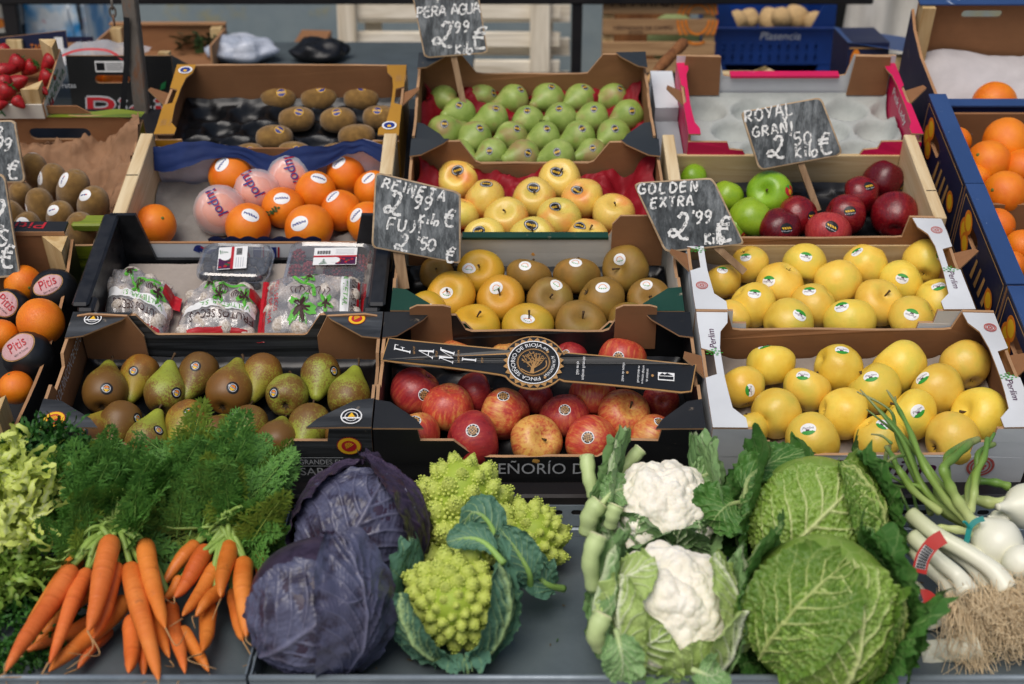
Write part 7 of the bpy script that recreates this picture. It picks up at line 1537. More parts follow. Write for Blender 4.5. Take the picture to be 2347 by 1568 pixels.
def carrot(parent, h, tp, r, zh, zt, seed):
    A = on_z(px(V1, *h), zh); Bq = on_z(px(V1, *tp), zt); rs = random.Random(seed); rr = r*.39109*depth(A)/FPX; d = Bq-A; Ln = d.length; u = d.normalized()
    s = u.cross(Vector((0, 0, 1))).normalized(); b1, b2 = rs.uniform(-.02, .02), rs.uniform(-.02, .02); n = 16; pts = []; rad = []
    pf = [(0, .12), (.012, .5), (.035, .8), (.08, .97), (.16, 1.0), (.3, .97), (.45, .9), (.6, .8), (.72, .69), (.82, .57), (.9, .42), (.95, .27), (.985, .13), (1.0, .05)]
    for (q, k) in pf: pts.append(A+u*Ln*q+s*(b1*math.sin(q*3.1)+b2*math.sin(q*6.2)*.5)*Ln*.5*2+Vector((0, 0, .004*math.sin(q*5+seed)))); rad.append(rr*k*(1+.04*math.sin(q*31+seed)))
    q = Vector((0, 0, 1)).rotation_difference(u)
    m = MB(); m.tube([(q.inverted() @ (p-A)) for p in pts], rad, 18)
    o = m.obj('carrot', M_CAR, parent, True); o.rotation_mode = 'QUATERNION'; o.rotation_quaternion = q; o.location = A-parent.location
    tl = rs.uniform(.015, .06); m = MB(); e = Vector((0, 0, Ln)); P3 = catmull([e, e+Vector((rs.uniform(-.3, .3), rs.uniform(-.3, .3), .5))*tl, e+Vector((rs.uniform(-.8, .8), rs.uniform(-.8, .8), .9))*tl], 5); m.tube(P3, [.0012*(1-.7*i/(len(P3)-1)) for i in range(len(P3))], 5); m.obj('root_tip', M_ROOT, o, True)
    return A
z1, z2, z3, z4 = ZF+.018, ZF+.036, ZF+.055, ZF+.075
BA = thing('carrot_bunch', 'bunch of long carrots with feathery tops at the left', 'carrots', Matrix.Translation(on_z(px(V1, 650, 800), ZF)), 'carrot bunches')
BB = thing('carrot_bunch', 'bunch of shorter carrots with feathery tops beside the red cabbage', 'carrots', Matrix.Translation(on_z(px(V1, 1330, 800), ZF)), 'carrot bunches')
A_ = [((430, 870), (35, 1505), 62, z4+.01, z3), ((470, 790), (90, 1380), 52, z4, z3), ((515, 895), (285, 1440), 50, z4, z3), ((655, 725), (512, 1255), 66, z4+.025, z4), ((690, 880), (545, 1305), 48, z4, z3), ((745, 1075), (290, 1510), 60, z2, z2), ((560, 1180), (150, 1395), 48, z1, z1), ((640, 1230), (455, 1480), 42, z1, z1), ((560, 1000), (190, 1330), 40, z2, z1), ((765, 875), (930, 1540), 62, z4, z3), ((852, 748), (970, 1240), 58, z4+.015, z4), ((775, 1190), (755, 1515), 55, z2, z2), ((900, 1000), (995, 1430), 48, z3, z2), ((1000, 1080), (1085, 1510), 50, z2, z2), ((850, 1300), (840, 1515), 40, z1, z1)]
B_ = [((1155, 745), (948, 975), 45, z4, z3), ((1215, 785), (1020, 1055), 55, z4, z3+.01), ((1060, 960), (970, 1065), 36, z3, z3), ((1275, 865), (1070, 1185), 48, z3+.01, z3), ((1348, 728), (1295, 1070), 54, z4+.015, z4), ((1290, 1000), (1145, 1170), 44, z3, z3), ((1430, 835), (1445, 1285), 58, z4, z3), ((1510, 790), (1560, 1100), 42, z3, z2), ((1360, 1040), (1425, 1320), 42, z2, z2), ((1225, 1100), (1188, 1390), 52, z2, z2), ((1060, 1230), (1225, 1510), 44, z2, z1)]
hA = [carrot(BA, *c_, 10+i) for i, c_ in enumerate(A_)]; hB = [carrot(BB, *c_, 50+i) for i, c_ in enumerate(B_)]
M_FR = leafmat('carrot_frond', '#487832', '#66963f', '#8fae5a', .55, .6, .3, trans=.15); M_FRY = leafmat('carrot_frond_pale', '#6d8a2e', '#85993a', '#9aae54', .55, .6, .3, trans=.15)
def frond_mesh(seed):
    rs = random.Random(seed); m = MB(); bend = rs.uniform(-.25, .25); dz = rs.uniform(-.25, .1)
    def sp(t): return Vector((bend*t*t*.5, t, dz*t*t))
    m.tube([sp(i/8) for i in range(9)], [.016*(1-.8*i/8) for i in range(9)], 4, 0, False, [.6]*9)
    for i in range(9):
        t = .14+.84*i/8; L = .38*(1-t)**.7*(.55+.45*min(1, t*4))+.05
        for s in (-1, 1):
            o = sp(t+rs.uniform(-.02, .02)); an = rs.uniform(.75, 1.05)*s; d = Vector((math.sin(an), math.cos(an), rs.uniform(-.25, .25))).normalized(); e = Vector((-d.y, d.x, 0))*(1 if s > 0 else -1)
            n = max(2, int(L/.075)); m.ribbon([o, o+d*L], [.014, .006], Vector((0, 0, 1)))
            for j in range(n):
                q = o+d*L*(.2+.8*j/n); l2 = .17*(1-.4*j/n)*(.6+.5*min(1, L*4))
                for s2 in (-1, 1):
                    a2 = rs.uniform(.5, .9)*s2; dd_ = Vector((d.x*math.cos(a2)-d.y*math.sin(a2), d.x*math.sin(a2)+d.y*math.cos(a2), rs.uniform(-.3, .3))); n2 = Vector((-dd_.y, dd_.x, 0)); zz = Vector((0, 0, rs.uniform(-.02, .02)))
                    m.add([q, q+dd_*l2*.5+n2*l2*.17, q+dd_*l2+zz, q+dd_*l2*.5-n2*l2*.17], [(0, 1, 2, 3)], 0, None, [.1, 0, .15, 0])
                    m.add([q+dd_*l2*.35, q+dd_*l2*.55+n2*l2*.28*s2, q+dd_*l2*.8+n2*l2*.5*s2, q+dd_*l2*.5+n2*l2*.1], [(0, 1, 2, 3)], 0, None, [.1, 0, .15, 0])
            q = o+d*L; m.add([q-d*.02, q+e*.018, q+d*.07, q-e*.018], [(0, 1, 2, 3)], 0, None, [0]*4)
    return m
fm = [frond_mesh(i) for i in range(6)]; FG = [f_.mesh('frond', [M_FR]) for f_ in fm]; FY = [f_.mesh('frond', [M_FRY]) for f_ in fm[:3]]
gp0 = Vector((0, -.25, .655)); gpn = Vector((0, -math.sin(R_(26)), math.cos(R_(26))))
def gsurf(p, h): return hit(p, gp0+gpn*h, gpn)
rs = random.Random(17)
def fronds(root, crown, targets, n, yel, stem_n):
    C0 = on_z(px(V1, *crown), z4+.01); m = MB()
    for i in range(n):
        tx, ty, sx, sy = targets[i % len(targets)]; p = px(V1, tx+rs.gauss(0, sx), ty+max(0, 330-ty)*.42+30+rs.gauss(0, sy*.8)); h = rs.uniform(-.025, .03)+(.0 if i > n*.35 else -.02)
        T_ = gsurf(p, h); d = (T_-C0); Lf = rs.uniform(.07, .115); d1 = (d.normalized()+Vector((rs.uniform(-.55, .55), rs.uniform(-.4, .4), rs.uniform(-.25, .45)))).normalized()
        me = (FY if rs.random() < yel else FG); o = link('frond', me[rs.randrange(len(me))], root)
        y_ = d1; zc = (gpn+Vector((rs.uniform(-.6, .6), rs.uniform(-.8, .3), rs.uniform(-.2, .3)))).normalized(); x_ = y_.cross(zc).normalized(); zc = x_.cross(y_)
        o.matrix_world = Matrix((x_.to_4d(), y_.to_4d(), zc.to_4d(), (0, 0, 0, 1))).transposed(); base = T_-y_*Lf*.55
        o.location = base-root.location; o.scale = (Lf, Lf, Lf)
        if i < stem_n:
            mid = (C0+base)/2+Vector((rs.uniform(-.02, .02), 0, rs.uniform(.0, .03))); pts = catmull([C0-root.location, mid-root.location, base-root.location, base+y_*Lf*.3-root.location], 6); m.tube([q+gpn*.012 for q in pts], [.0030*(1-.5*k/(len(pts)-1)) for k in range(len(pts))], 6)
    m.obj('stems', M_CSTEM, root, True)
fronds(BA, (680, 690), [(300, 420, 90, 90), (520, 380, 90, 90), (700, 330, 110, 90), (420, 560, 90, 70), (640, 540, 100, 80), (850, 560, 90, 90), (330, 700, 70, 60), (900, 350, 80, 80), (250, 880, 60, 60), (480, 260, 60, 30), (780, 200, 60, 50)], 135, .14, 36)
fronds(BB, (1365, 680), [(1000, 430, 100, 80), (1150, 300, 90, 90), (1250, 450, 80, 90), (1100, 560, 90, 60), (1000, 180, 70, 60), (1200, 120, 90, 70), (1400, 170, 80, 50), (1480, 240, 50, 50), (1350, 300, 60, 80), (1400, 480, 50, 70), (1480, 660, 40, 40), (900, 600, 70, 70)], 145, .22, 40)
for root, hs, cr in ((BA, hA, (680, 690)), (BB, hB, (1365, 680))):   # green leaf bases from each carrot head to the tie
    C0 = on_z(px(V1, *cr), z4+.01); m = MB()
    for i, H_ in enumerate(hs):
        if i % 15 in (5, 6, 7, 8, 11, 14) and root is BA: continue
        if (C0-H_).length > .16: continue
        for k in range(3):
            j = Vector((rs.uniform(-.006, .006), rs.uniform(-.006, .006), rs.uniform(0, .006))); pts = catmull([H_-root.location, (H_+C0)/2+j*2+Vector((0, 0, .012))-root.location, C0+j-root.location], 5); m.tube(pts, [.0048-.0020*q/(len(pts)-1) for q in range(len(pts))], 7)
    m.obj('leaf_bases', M_CSTEM, root, True)
# ------------------------------------------------------------------ curly endive and dark curly greens
def frisee(name, label, cat, c0, rad, mat, n, seed, wd, ln, group=None, heart=None):
    t = thing(name, label, cat, Matrix.Translation(c0)); rs = random.Random(seed); m = MB()
    for i in range(n):
        a = rs.uniform(0, 6.2832); cz = rs.uniform(-.25, 1); s = math.sqrt(max(0, 1-cz*cz)); d = Vector((s*math.cos(a)*rad[0], s*math.sin(a)*rad[1], cz*rad[2])); o = d*rs.uniform(.45, .95); dn = d.normalized()
        tg = dn.cross(Vector((rs.uniform(-1, 1), rs.uniform(-1, 1), rs.uniform(-1, 1)))).normalized(); v = (dn*.5+tg).normalized(); L = ln*rs.uniform(.6, 1.3); k = 11; q = o.copy(); sd = v.cross(dn).normalized(); vs = []; cc = []; tw = rs.uniform(-.5, .5); cu = rs.uniform(-.5, .5)
        for j in range(k):
            t_ = j/(k-1); w_ = wd*(1-.5*t_)*(1 if j % 2 else .45)*rs.uniform(.7, 1.2)
            vs += [q-sd*w_, q+dn*rs.uniform(-.002, .002), q+sd*w_]; cc += [.0+.3*t_, .75*(1-t_)+.1, .0+.3*t_]
            v = (Quaternion(sd, cu+rs.uniform(-.45, .45)) @ v); sd = (Quaternion(v, tw*.6+rs.uniform(-.3, .3)) @ sd).normalized(); q = q+v*L/k
        m.add(vs, [f for j in range(k-1) for f in ((3*j, 3*j+1, 3*j+4, 3*j+3), (3*j+1, 3*j+2, 3*j+5, 3*j+4))], 0, None, cc)
    o = m.obj('leaves', mat, t, True); o['kind'] = 'stuff'
    if heart: ball(t, 'heart', heart, min(rad)*.72, seed, .1, 30, 20)
    return t
M_END = leafmat('endive_leaf', '#c0d04c', '#d2dd6e', '#ecefbe', .45, .8, .35, trans=.25); M_CUR = leafmat('curly_green_leaf', '#1f4a1c', '#2c5f22', '#5c8a38', .5, .6, .3, trans=.15); M_ENDG = leafmat('endive_outer_leaf', '#5f8a2e', '#7fa03a', '#b3c26c', .45, .7, .35, trans=.2)
P = on_z((35, 1170), ZF+.10); frisee('curly_endive', 'pale yellow-green frilly endive at the left edge', 'endive', P, (.085, .10, .105), M_END, 900, 3, .0085, .06, heart=M_END)
P = on_z((0, 1320), ZF+.04); frisee('curly_endive', 'greener frilly endive below the pale one at the left edge', 'endive', P, (.062, .06, .045), M_ENDG, 520, 6, .006, .055, heart=M_ENDG)
P = on_z((30, 1440), ZF+.008); frisee('curly_greens', 'dark curly green herb in the bottom left corner', 'greens', P, (.09, .12, .022), M_CUR, 900, 9, .0045, .026)
P = on_z((110, 1060), ZF+.15); frisee('curly_greens', 'dark green curly leaves between endive and pear crate', 'greens', P, (.07, .05, .06), M_CUR, 420, 12, .005, .04, heart=M_CUR)
# ------------------------------------------------------------------ spring onions and young garlic
g = G('onion_green'); v = g.att(); f = g.noise(40, 4, vec=g.map((1, 1, 1))); base = g.ramp(v, [(0, '#d9dbbc'), (.25, '#b5c07c'), (.5, '#7d9a44'), (.8, '#557d34'), (1, '#9a9464')]); g.set(base, .4, .4); g.bump(f, .15, .002); M_ONG = g.m
g = G('onion_white'); f = g.noise(9, 4); v = g.att(); base = g.mix(g.mr(f, .3, .7), '#dcdcc4', '#e6e4d2'); base = g.mix(g.mr(v, .2, 1), base, '#b8c08a'); g.set(base, .35, .45); g.bump(g.noise(30, 3, vec=g.map((4, 4, .6))), .1, .003); M_ONW = g.m
M_RT = flat('onion_roots', '#dcc6a0', .8, .25, 40); M_TEAL = flat('teal_band', '#0f7f78', .5, .1); M_RBAND = flat('red_band', '#b32a22', .5, .1)
zb = ZF+.09; bp = on_z(px(V4, 1345, 790), zb); dB = depth(bp)
t = thing('spring_onion_bunch', 'bunch of round white spring onions with long green leaves and teal band', 'onions', Matrix.Translation(bp)); Q = lambda pts, dz=0: [CAM+ray(px(V4, p[0], p[1]))*(dB+dz+(p[2] if len(p) > 2 else 0))-bp for p in pts]
def leaftube(pts, r0, r1, c0, c1, dz=0, flat_=.6):
    C = catmull(Q(pts, dz), 8); n = len(C); m = MB(); m.tube(C, [(r0+(r1-r0)*(i/(n-1))**1.3)*.55*(1+.12*math.sin(i*.9)) for i in range(n)], 8, 0, True, [c0+(c1-c0)*i/(n-1) for i in range(n)]); m.obj('leaf', M_ONG, t, True)
for a in (([(1345, 780), (1190, 690), (1060, 560), (960, 330, .05), (860, 200, .08), (738, 62, .10)], .012, .002, .2, .98, 0), ([(1330, 770), (1200, 650), (1080, 480), (990, 270, .05), (930, 150, .08), (875, 65, .1)], .012, .0025, .2, 1.0, -.02), ([(1290, 700), (1150, 560), (1020, 380, .04), (900, 230, .08), (815, 145, .1)], .009, .002, .3, .85, .01), ([(1330, 760), (1250, 650), (1200, 560), (1165, 465), (1230, 400, .03), (1305, 330, .05)], .014, .010, .15, .9, -.03), ([(1300, 690), (1320, 600), (1330, 500, .02), (1375, 400, .04), (1390, 310, .06)], .011, .007, .2, .85, -.02), ([(1290, 660), (1290, 560, .03), (1350, 420, .06), (1425, 285, .09)], .009, .004, .3, .8, .02), ([(1150, 690), (1010, 580), (940, 480), (900, 400, .03), (870, 355, .05)], .010, .006, .25, .95, -.01), ([(1100, 640), (1040, 560), (960, 540), (880, 500), (805, 495)], .006, .002, .4, .95, 0), ([(960, 400, .03), (910, 410), (870, 440), (830, 480)], .005, .002, .8, 1.0, -.03), ([(1100, 700), (1060, 600, .03), (1020, 450, .05), (990, 300, .08)], .008, .003, .3, .8, .03), ([(1200, 720), (1130, 600, .03), (1110, 500, .05), (1050, 400, .07)], .008, .004, .3, .8, .02), ([(900, 340, .05), (850, 300, .06), (795, 290, .07)], .004, .002, .8, 1, 0), ([(1500, 640, .04), (1400, 640, .04), (1300, 620, .05), (1240, 640, .05)], .016, .015, .15, .5, .02), ([(1500, 560, .06), (1440, 540, .06), (1350, 530, .07)], .012, .010, .5, .85, .03), ([(1010, 760, .02), (990, 690, .04), (960, 620, .05), (935, 560, .06)], .006, .003, .6, .95, .02), ([(1040, 760, .02), (1030, 690, .04), (1010, 600, .05), (1000, 560, .06)], .006, .003, .6, .9, .03), ([(1330, 800), (1240, 780), (1150, 770), (1110, 780)], .011, .008, .15, .3, -.02)):
    leaftube(*a)
    if len(a[0]) > 4: leaftube([(q[0]+rs.uniform(-45, 45)*(k_+1)/5, q[1]+rs.uniform(-35, 35)*(k_+1)/5, (q[2] if len(q) > 2 else 0)+.01) for k_, q in enumerate(a[0])], a[1]*.8, a[2], a[3]+.1, min(1, a[4]+.05), a[5]+.015)
for (x, y, r, e) in ((1440, 850, 132, -.02), (1590, 660, 118, .05), (1560, 950, 95, -.06), (1450, 730, 55, .05)):
    c_ = Q([(x, y)], e)[0]; rr = r*.4482*(dB+e)/FPX; pr = [(.04, -1.0), (.35, -.93), (.75, -.65), (1, -.05), (.92, .4), (.62, .8), (.34, 1.15), (.2, 1.5), (.16, 1.75)]; pts = catmull([Vector((a, b, 0)) for a, b in pr], 4); mm_ = lathe([(max(.02, q.x)*rr, q.y*rr) for q in pts], 26); o = mm_.obj('bulb', M_ONW, t, True); o.location = c_; dv = (Q([(1345, 790)])[0]-c_+dirc(-.3, .3, .1)*.05).normalized() if y < 900 else dirc(-.3, .5, -.8); o.rotation_mode = 'QUATERNION'; o.rotation_quaternion = Vector((0, 0, 1)).rotation_difference(dv)
    if y > 900:
        m = MB(); m.tube([Vector((0, 0, -rr*.99)), Vector((0, 0, -rr*1.04))], [.012, .008], 12); m.obj('root_plate', flat('root_plate', '#c9a468', .8, .25, 60), o)
m = MB(); C = Q([(1372, 722), (1330, 735), (1298, 770), (1285, 830), (1275, 845)], -.045); C = catmull(C, 6); m.ribbon(C, .0075, -CF+CU*.4); m.obj('band', M_TEAL, t)
m = MB(); C = catmull(Q([(1298, 770), (1275, 740), (1262, 742)], -.045), 5); m.tube(C, .002, 5); m.obj('band_tail', M_TEAL, t)
zb = ZF+.075; bp = on_z(px(V4, 1250, 1000), zb); dB = depth(bp)
t = thing('young_garlic_bunch', 'bunch of white stemmed young garlic with red barcode band and tangled roots', 'garlic', Matrix.Translation(bp)); Q = lambda pts, dz=0: [CAM+ray(px(V4, p[0], p[1]))*(dB+dz+(p[2] if len(p) > 2 else 0))-bp for p in pts]
def stalk(pts, r, dz=0, gr=.5, bulb=1.5):
    C = catmull(Q(pts, dz), 7); n = len(C); m = MB(); k = .4482*dB/FPX; m.tube(C, [r*k*(1+(bulb-1)*max(0, (i/(n-1)-.6)/.4)**1.5)*(1 if i < n-1 else .6) for i in range(n)], 14, 0, True, [gr*(1-i/(n-1))**1.6 for i in range(n)]); m.obj('stem', M_ONW, t, True); return C[-1]
tips = [stalk([(1010, 740, .06), (1150, 850, .03), (1300, 960), (1400, 1080, -.01)], 34, .01, .9), stalk([(1090, 800, .05), (1240, 880, .03), (1400, 960), (1540, 1060)], 36, .02, .6), stalk([(995, 700, .05), (1120, 800, .02), (1290, 900), (1420, 990, -.02), (1490, 1090, -.03)], 44, 0, .9), stalk([(1000, 810, .04), (1130, 930, .01), (1240, 1020), (1290, 1110, -.02)], 42, -.02, .8), stalk([(1180, 840, .03), (1330, 920), (1470, 1010), (1560, 1120, -.02)], 50, .03, .5), stalk([(1010, 880, .03), (1080, 960), (1160, 1030), (1230, 1110)], 40, .0, .8), stalk([(1060, 1410, .0), (1160, 1400, -.01), (1260, 1390, -.02), (1330, 1370, -.02)], 62, -.03, .3), stalk([(1050, 1430), (1160, 1480), (1300, 1530), (1420, 1550)], 55, -.04, .2), stalk([(1000, 1090, .02), (1040, 1140, .0), (1090, 1200, -.01), (1130, 1260, -.01)], 62, .02, .6, 1.1)]
m = MB(); rs = random.Random(23)
for i in range(1100):
    e = tips[rs.choice((0, 1, 2, 2, 3, 4, 4, 5, 6, 7))]+Vector((rs.gauss(0, .012), rs.gauss(0, .012), rs.gauss(0, .01))); b0 = e; q_ = (e+bp-CAM); k_ = q_.dot(CF); ex = 1173.5+q_.dot(CR)/k_*FPX; ey = 784-q_.dot(CU)/k_*FPX; g0 = CAM+ray((ex+rs.gauss(15, 30), ey+rs.uniform(30, 150)))*(dB+rs.uniform(-.09, -.02))-bp; mid = (e+g0)/2+Vector((rs.gauss(0, .007), rs.gauss(0, .007), rs.uniform(-.004, .012))); end = g0+Vector((rs.gauss(0, .012), rs.gauss(0, .012), rs.gauss(0, .01)))
    C = catmull([e, mid, g0, end], 4); m.tube(C, [.0006*(1-.5*k/(len(C)-1)) for k in range(len(C))], 4, caps=False)
o = m.obj('roots', M_RT, t, True); o['kind'] = 'stuff'
for (pts, dz) in (([(1165, 815), (1110, 850), (1060, 920), (1040, 1000)], -.055), ([(1120, 1160), (1070, 1120), (1020, 1135), (985, 1175)], -.03)):
    C = catmull(Q(pts, dz), 6); m = MB(); m.ribbon(C, .019, -CF+CU*.3); o = m.obj('band', M_RBAND, t, True)
    m = MB(); n = len(C); a = int(n*.45); off = (-CF+CU*.3).normalized()*.0006
    m.ribbon([q+off for q in C[a:n-2]], .013, -CF+CU*.3, 0)
    for k in range(a, n-3):
        for j in range(3):
            q = C[k].lerp(C[k+1], j/3); d = (C[k+1]-C[k]).normalized(); s = (-CF+CU*.3).cross(d).normalized()*.006; w_ = d*.0007*(1+(j % 2)); m.add([q-s+off*2, q+s+off*2, q+s+w_+off*2, q-s+w_+off*2], [(0, 1, 2, 3)], 1)
    m.obj('barcode', [I_WHITE, I_BLACK], o)
# torn leaf bits and grit lying in the trays
m = MB(); rs = random.Random(31)
for k in range(70):
    x, y = rs.uniform(-.75, .8), rs.uniform(YF+.02, YB-.06); q = Vector((x, y, ZF+.0015)); a = rs.uniform(0, 6.28); u = Vector((math.cos(a), math.sin(a), 0))*rs.uniform(.002, .008); v = Vector((-u.y, u.x, 0))*rs.uniform(.25, .6)
    m.add([q-u, q-v+Vector((0, 0, .001)), q+u*.9+Vector((0, 0, rs.uniform(.0, .003))), q+v], [(0, 1, 2, 3)], rs.choice((0, 0, 1)))
tag(m.obj('leaf_scraps', [M_HERB, flat('dry_scrap', '#6b5a3a', .8, .3)]), 'torn leaf bits and grit scattered on the steel tray floors', None, kind='stuff')
# ------------------------------------------------------------------ behind the stall
g = G('mossy_render'); f = g.noise(2.2, 6, rough=.65); f2 = g.noise(5, 6, rough=.7)
base = g.mix(g.mr(f, .3, .7), '#707e84', '#8d9797'); base = g.mix(g.mr(f2, .54, .68, 0, .75), base, '#948b5c'); g.set(base, .9, .2); g.bump(f2, .3, .02); WALLM = g.m
tag(MB().box((-3.5, 3.32, 0), (3.5, 3.5, 2.1)).obj('rendered_wall', WALLM), 'grey-green rendered wall with yellow moss behind the stall', 'wall')
MB_ = MB(); P = on_y((1000, 4), 1.95)
rl = thing('frame_rail', 'dark horizontal steel rail along the top edge of the picture', 'rail', Matrix.Translation((0, 1.95, P.z)))
MB().box((-1.5, -.02, -.004), (.96, .02, .06), bev=.004).obj('rail', DARKSTEEL, rl)
pA, pB = on_y((303, 0), 1.02), on_y((328, 268), 1.02)
pt_ = thing('steel_post', 'rusty square steel post with a chain link beside the black carton', 'post', Matrix.Translation((pB.x, 1.02, 0)))
MB().box((-.0145, -.0145, .35), (.0145, .0145, 2.2), bev=.003).obj('tube', RUST, pt_); MB().box((-.024, -.019, .3), (.024, .019, .349)).obj('foot_sleeve', RUST, pt_)
m = MB()
for k in range(3): m.tube([(-.032+.006*math.cos(a)*(1 if k % 2 else .4), -.02-.006*math.cos(a)*(0 if k % 2 else 1), pA.z-.004-k*.016+.011*math.sin(a)) for a in [i*.5236 for i in range(13)]], .0022, 6, caps=False)
m.obj('chain', RUST, pt_)
m = MB(); a, b = on_y((290, 40), 1.0), on_y((281, 255), 1.0); m.ribbon([a, (a+b)/2+Vector((.004, 0, 0)), b], .012, Vector((0, -1, .3))); tag(m.obj('strap', flat('black_strap', '#0e0f12', .6)), 'thin black strap hanging beside the rusty post', 'strap')
po = thing('dark_pole', 'dark vertical steel pole behind the green pear carton', 'pole', Matrix.Translation((on_y((1322, 60), 1.95).x, 1.95, 0))); MB().box((-.014, -.014, 0), (.014, .014, 2.1), bev=.003).obj('tube', DARKSTEEL, po); MB().box((-.02, -.02, 0), (.02, .02, .01)).obj('foot', DARKSTEEL, po)
po = thing('dark_pole', 'dark vertical pole at the left before the blue sacks', 'pole', Matrix.Translation((on_y((30, 60), 1.95).x, 1.95, 0))); MB().box((-.02, -.014, 0), (.02, .014, 2.1), bev=.003).obj('tube', DARKSTEEL, po); MB().box((-.025, -.02, 0), (.025, .02, .01)).obj('foot', DARKSTEEL, po)
# blue and white shrink-wrapped packs
g = G('blue_pack'); v = g.noise(9, 3); v2 = g.noise(14, 3, vec=g.map(loc=(4, 2, 1)))
base = g.ramp(v, [(.42, '#e2ebf2'), (.5, '#a8cdea'), (.6, '#2f8fd0')]); base = g.mix(g.mr(v2, .64, .68, 0, .7), base, '#c56a78'); g.set(base, .3, .5); g.bump(g.noise(25, 3), .4, .01); BLUEP = g.m
y = 2.1; a = on_y((48, 8), y); b = on_y((205, 150), y)
def pack(label, lo, hi, k):
    r = thing('wrapped_pack', label, 'pack', Matrix.Translation(((lo[0]+hi[0])/2, lo[1], lo[2]))); w_, d_, h_ = (hi[0]-lo[0])/2, hi[1]-lo[1], hi[2]-lo[2]
    MB().grid(20, 14, lambda u, v: (-w_+2*w_*u+.008*fbm((u*4, v*4, k))-(.03*v if u > .8 else 0), .01*fbm((u*5, v*5, k+2))+.015*abs(u-.5), v*h_)).obj('front_film', BLUEP, r, True)
    MB().box((-w_*.97, .03, 0), (w_*.96, d_, h_*.985), jit=.004).obj('contents', BLUEP, r); MB().box((w_*.8, .008, h_*.45), (w_*.86, .02, h_*.7)).obj('grip_hole', P_BLACK, r)
pack('blue and white film-wrapped pack behind the navy tray, upper one', (a.x, y, .72), (b.x, y+.3, 1.02), 1); pack('blue and white film-wrapped pack under another pack', (a.x-.01, y-.01, .40), (b.x+.01, y+.3, .715), 5); pack('lowest blue and white film-wrapped pack on the ground', (a.x, y, .0), (b.x, y+.3, .395), 8)
a = on_y((-80, 8), 2.0); b = on_y((26, 75), 2.0)
r = thing('cream_carton', 'cream carton with dark base cut by the left picture edge', 'carton', Matrix.Translation((a.x, 2.0, 0))); MB().box((0, 0, b.z), (b.x-a.x, .3, 1.1), jit=.002).obj('body', P_CREAM, r); MB().box((0, .002, 0), (b.x-a.x, .3, b.z-.001)).obj('dark_base', P_BLACK, r)
inkpart(r, 'orange_print', [I_ORANGE], lambda m: m.add([(b.x-a.x-.05+p[0], -.004, b.z+.015+p[1]) for p in disc_pts(.02, .012, .022, 12, .014)], [tuple(range(12))]))
# open wooden tray standing on the far shelf
y = 1.62; a = on_y((205, 98), y); b = on_y((490, 165), y)
r = thing('wooden_tray', 'open brown tray with pale wooden corners behind the steel post', 'tray', Matrix.Translation((a.x, y, b.z))); W_, H_ = b.x-a.x, a.z-b.z
MB().box((0, .2, 0), (W_, .206, H_), jit=.001).obj('rear_wall', BROWN, r); MB().box((0, 0, 0), (W_, .199, .006)).obj('floor', BROWN, r); MB().box((0, 0, .0065), (.006, .199, H_*.9)).obj('side_wall', BROWN2, r); MB().box((W_-.006, 0, .0065), (W_, .199, H_*.9)).obj('side_wall', BROWN2, r); MB().box((.0, .19, H_*1.0+.001), (W_, .21, H_+.006)).obj('rear_rim', BROWN2, r)
for x in (.007, W_-.035): MB().box((x, .165, .007), (x+.028, .1995, H_*.97)).obj('corner_post', WOOD_PALE_Z, r)
SHELFM = flat('grey_shelf', '#454e52', .7)
sh = thing('rear_shelf', 'dark rear shelf behind the crates carrying spare trays and bags', 'shelf', Matrix.Translation((0, 1.5, 0))); MB().box((-1.35, -.12, b.z-.03), (-.1, .45, b.z-.002)).obj('board', SHELFM, sh)
for x in (-1.3, -.14):
    for yy in (-.1, .42): MB().box((x, yy, 0), (x+.03, yy+.03, b.z-.031)).obj('leg', DARKSTEEL, sh)
# white plastic sack with greens, dark bag
zsh = b.z
def blob(name, label, cat, c0, sx, sy, sz, mat, k, parts=()):
    r = thing(name, label, cat, Matrix.Translation(c0)); MB().grid(28, 16, lambda u, v: (lambda d: Vector((d.x*sx, d.y*sy, max(0, d.z*.75+.55)*sz))*(1+.3*noise.noise(d*1.6+Vector((k, 0, 0)))+.10*abs(noise.noise(d*5+Vector((0, k, 0))))))(Vector((math.sin(v*math.pi)*math.cos(u*6.2832), math.sin(v*math.pi)*math.sin(u*6.2832), math.cos(v*math.pi))))).obj('sack', mat, r, True)
    for nm, f_ in parts: f_(r)
    return r
g = G('thin_white_bag'); f = g.noise(14, 5, dist=1); g.set(g.ramp(f, [(.3, '#8f98a6'), (.7, '#c9ced8')]), .35, .5); g.bump(g.vor(16, 'DISTANCE_TO_EDGE'), .6, .02); BAGW = g.m
P = on_y((555, 118), 1.75); blob('white_bag', 'crumpled thin white plastic bag on the rear shelf', 'bag', (P.x, 1.75, zsh), .085, .08, P.z-zsh+.025, BAGW, 2)
P = on_y((455, 88), 1.8); m = MB(); rs = random.Random(2)
for k in range(60):
    d = Vector((rs.uniform(-.06, .06), rs.uniform(-.04, .04), rs.uniform(-.02, .014))); u = Vector((rs.uniform(-1, 1), rs.uniform(-1, 1), rs.uniform(-.5, .5))).normalized()*.02; v = u.cross(Vector((0, .6, 1))).normalized()*.008; q = Vector((P.x, 1.8, P.z))+d; m.add([q-u, q-v, q+u, q+v], [(0, 1, 2, 3)])
gr = thing('leafy_greens', 'dark green leaves poking out beside the white plastic bag', 'greens', Matrix.Translation((0, 0, 0))); m.obj('leaves', flat('far_leaf', '#2e4426', .7, .3), gr); MB().tube([(P.x, 1.8, zsh), (P.x, 1.8, P.z)], .012, 6).obj('stalk', flat('far_stalk', '#4d6a3a', .7), gr)
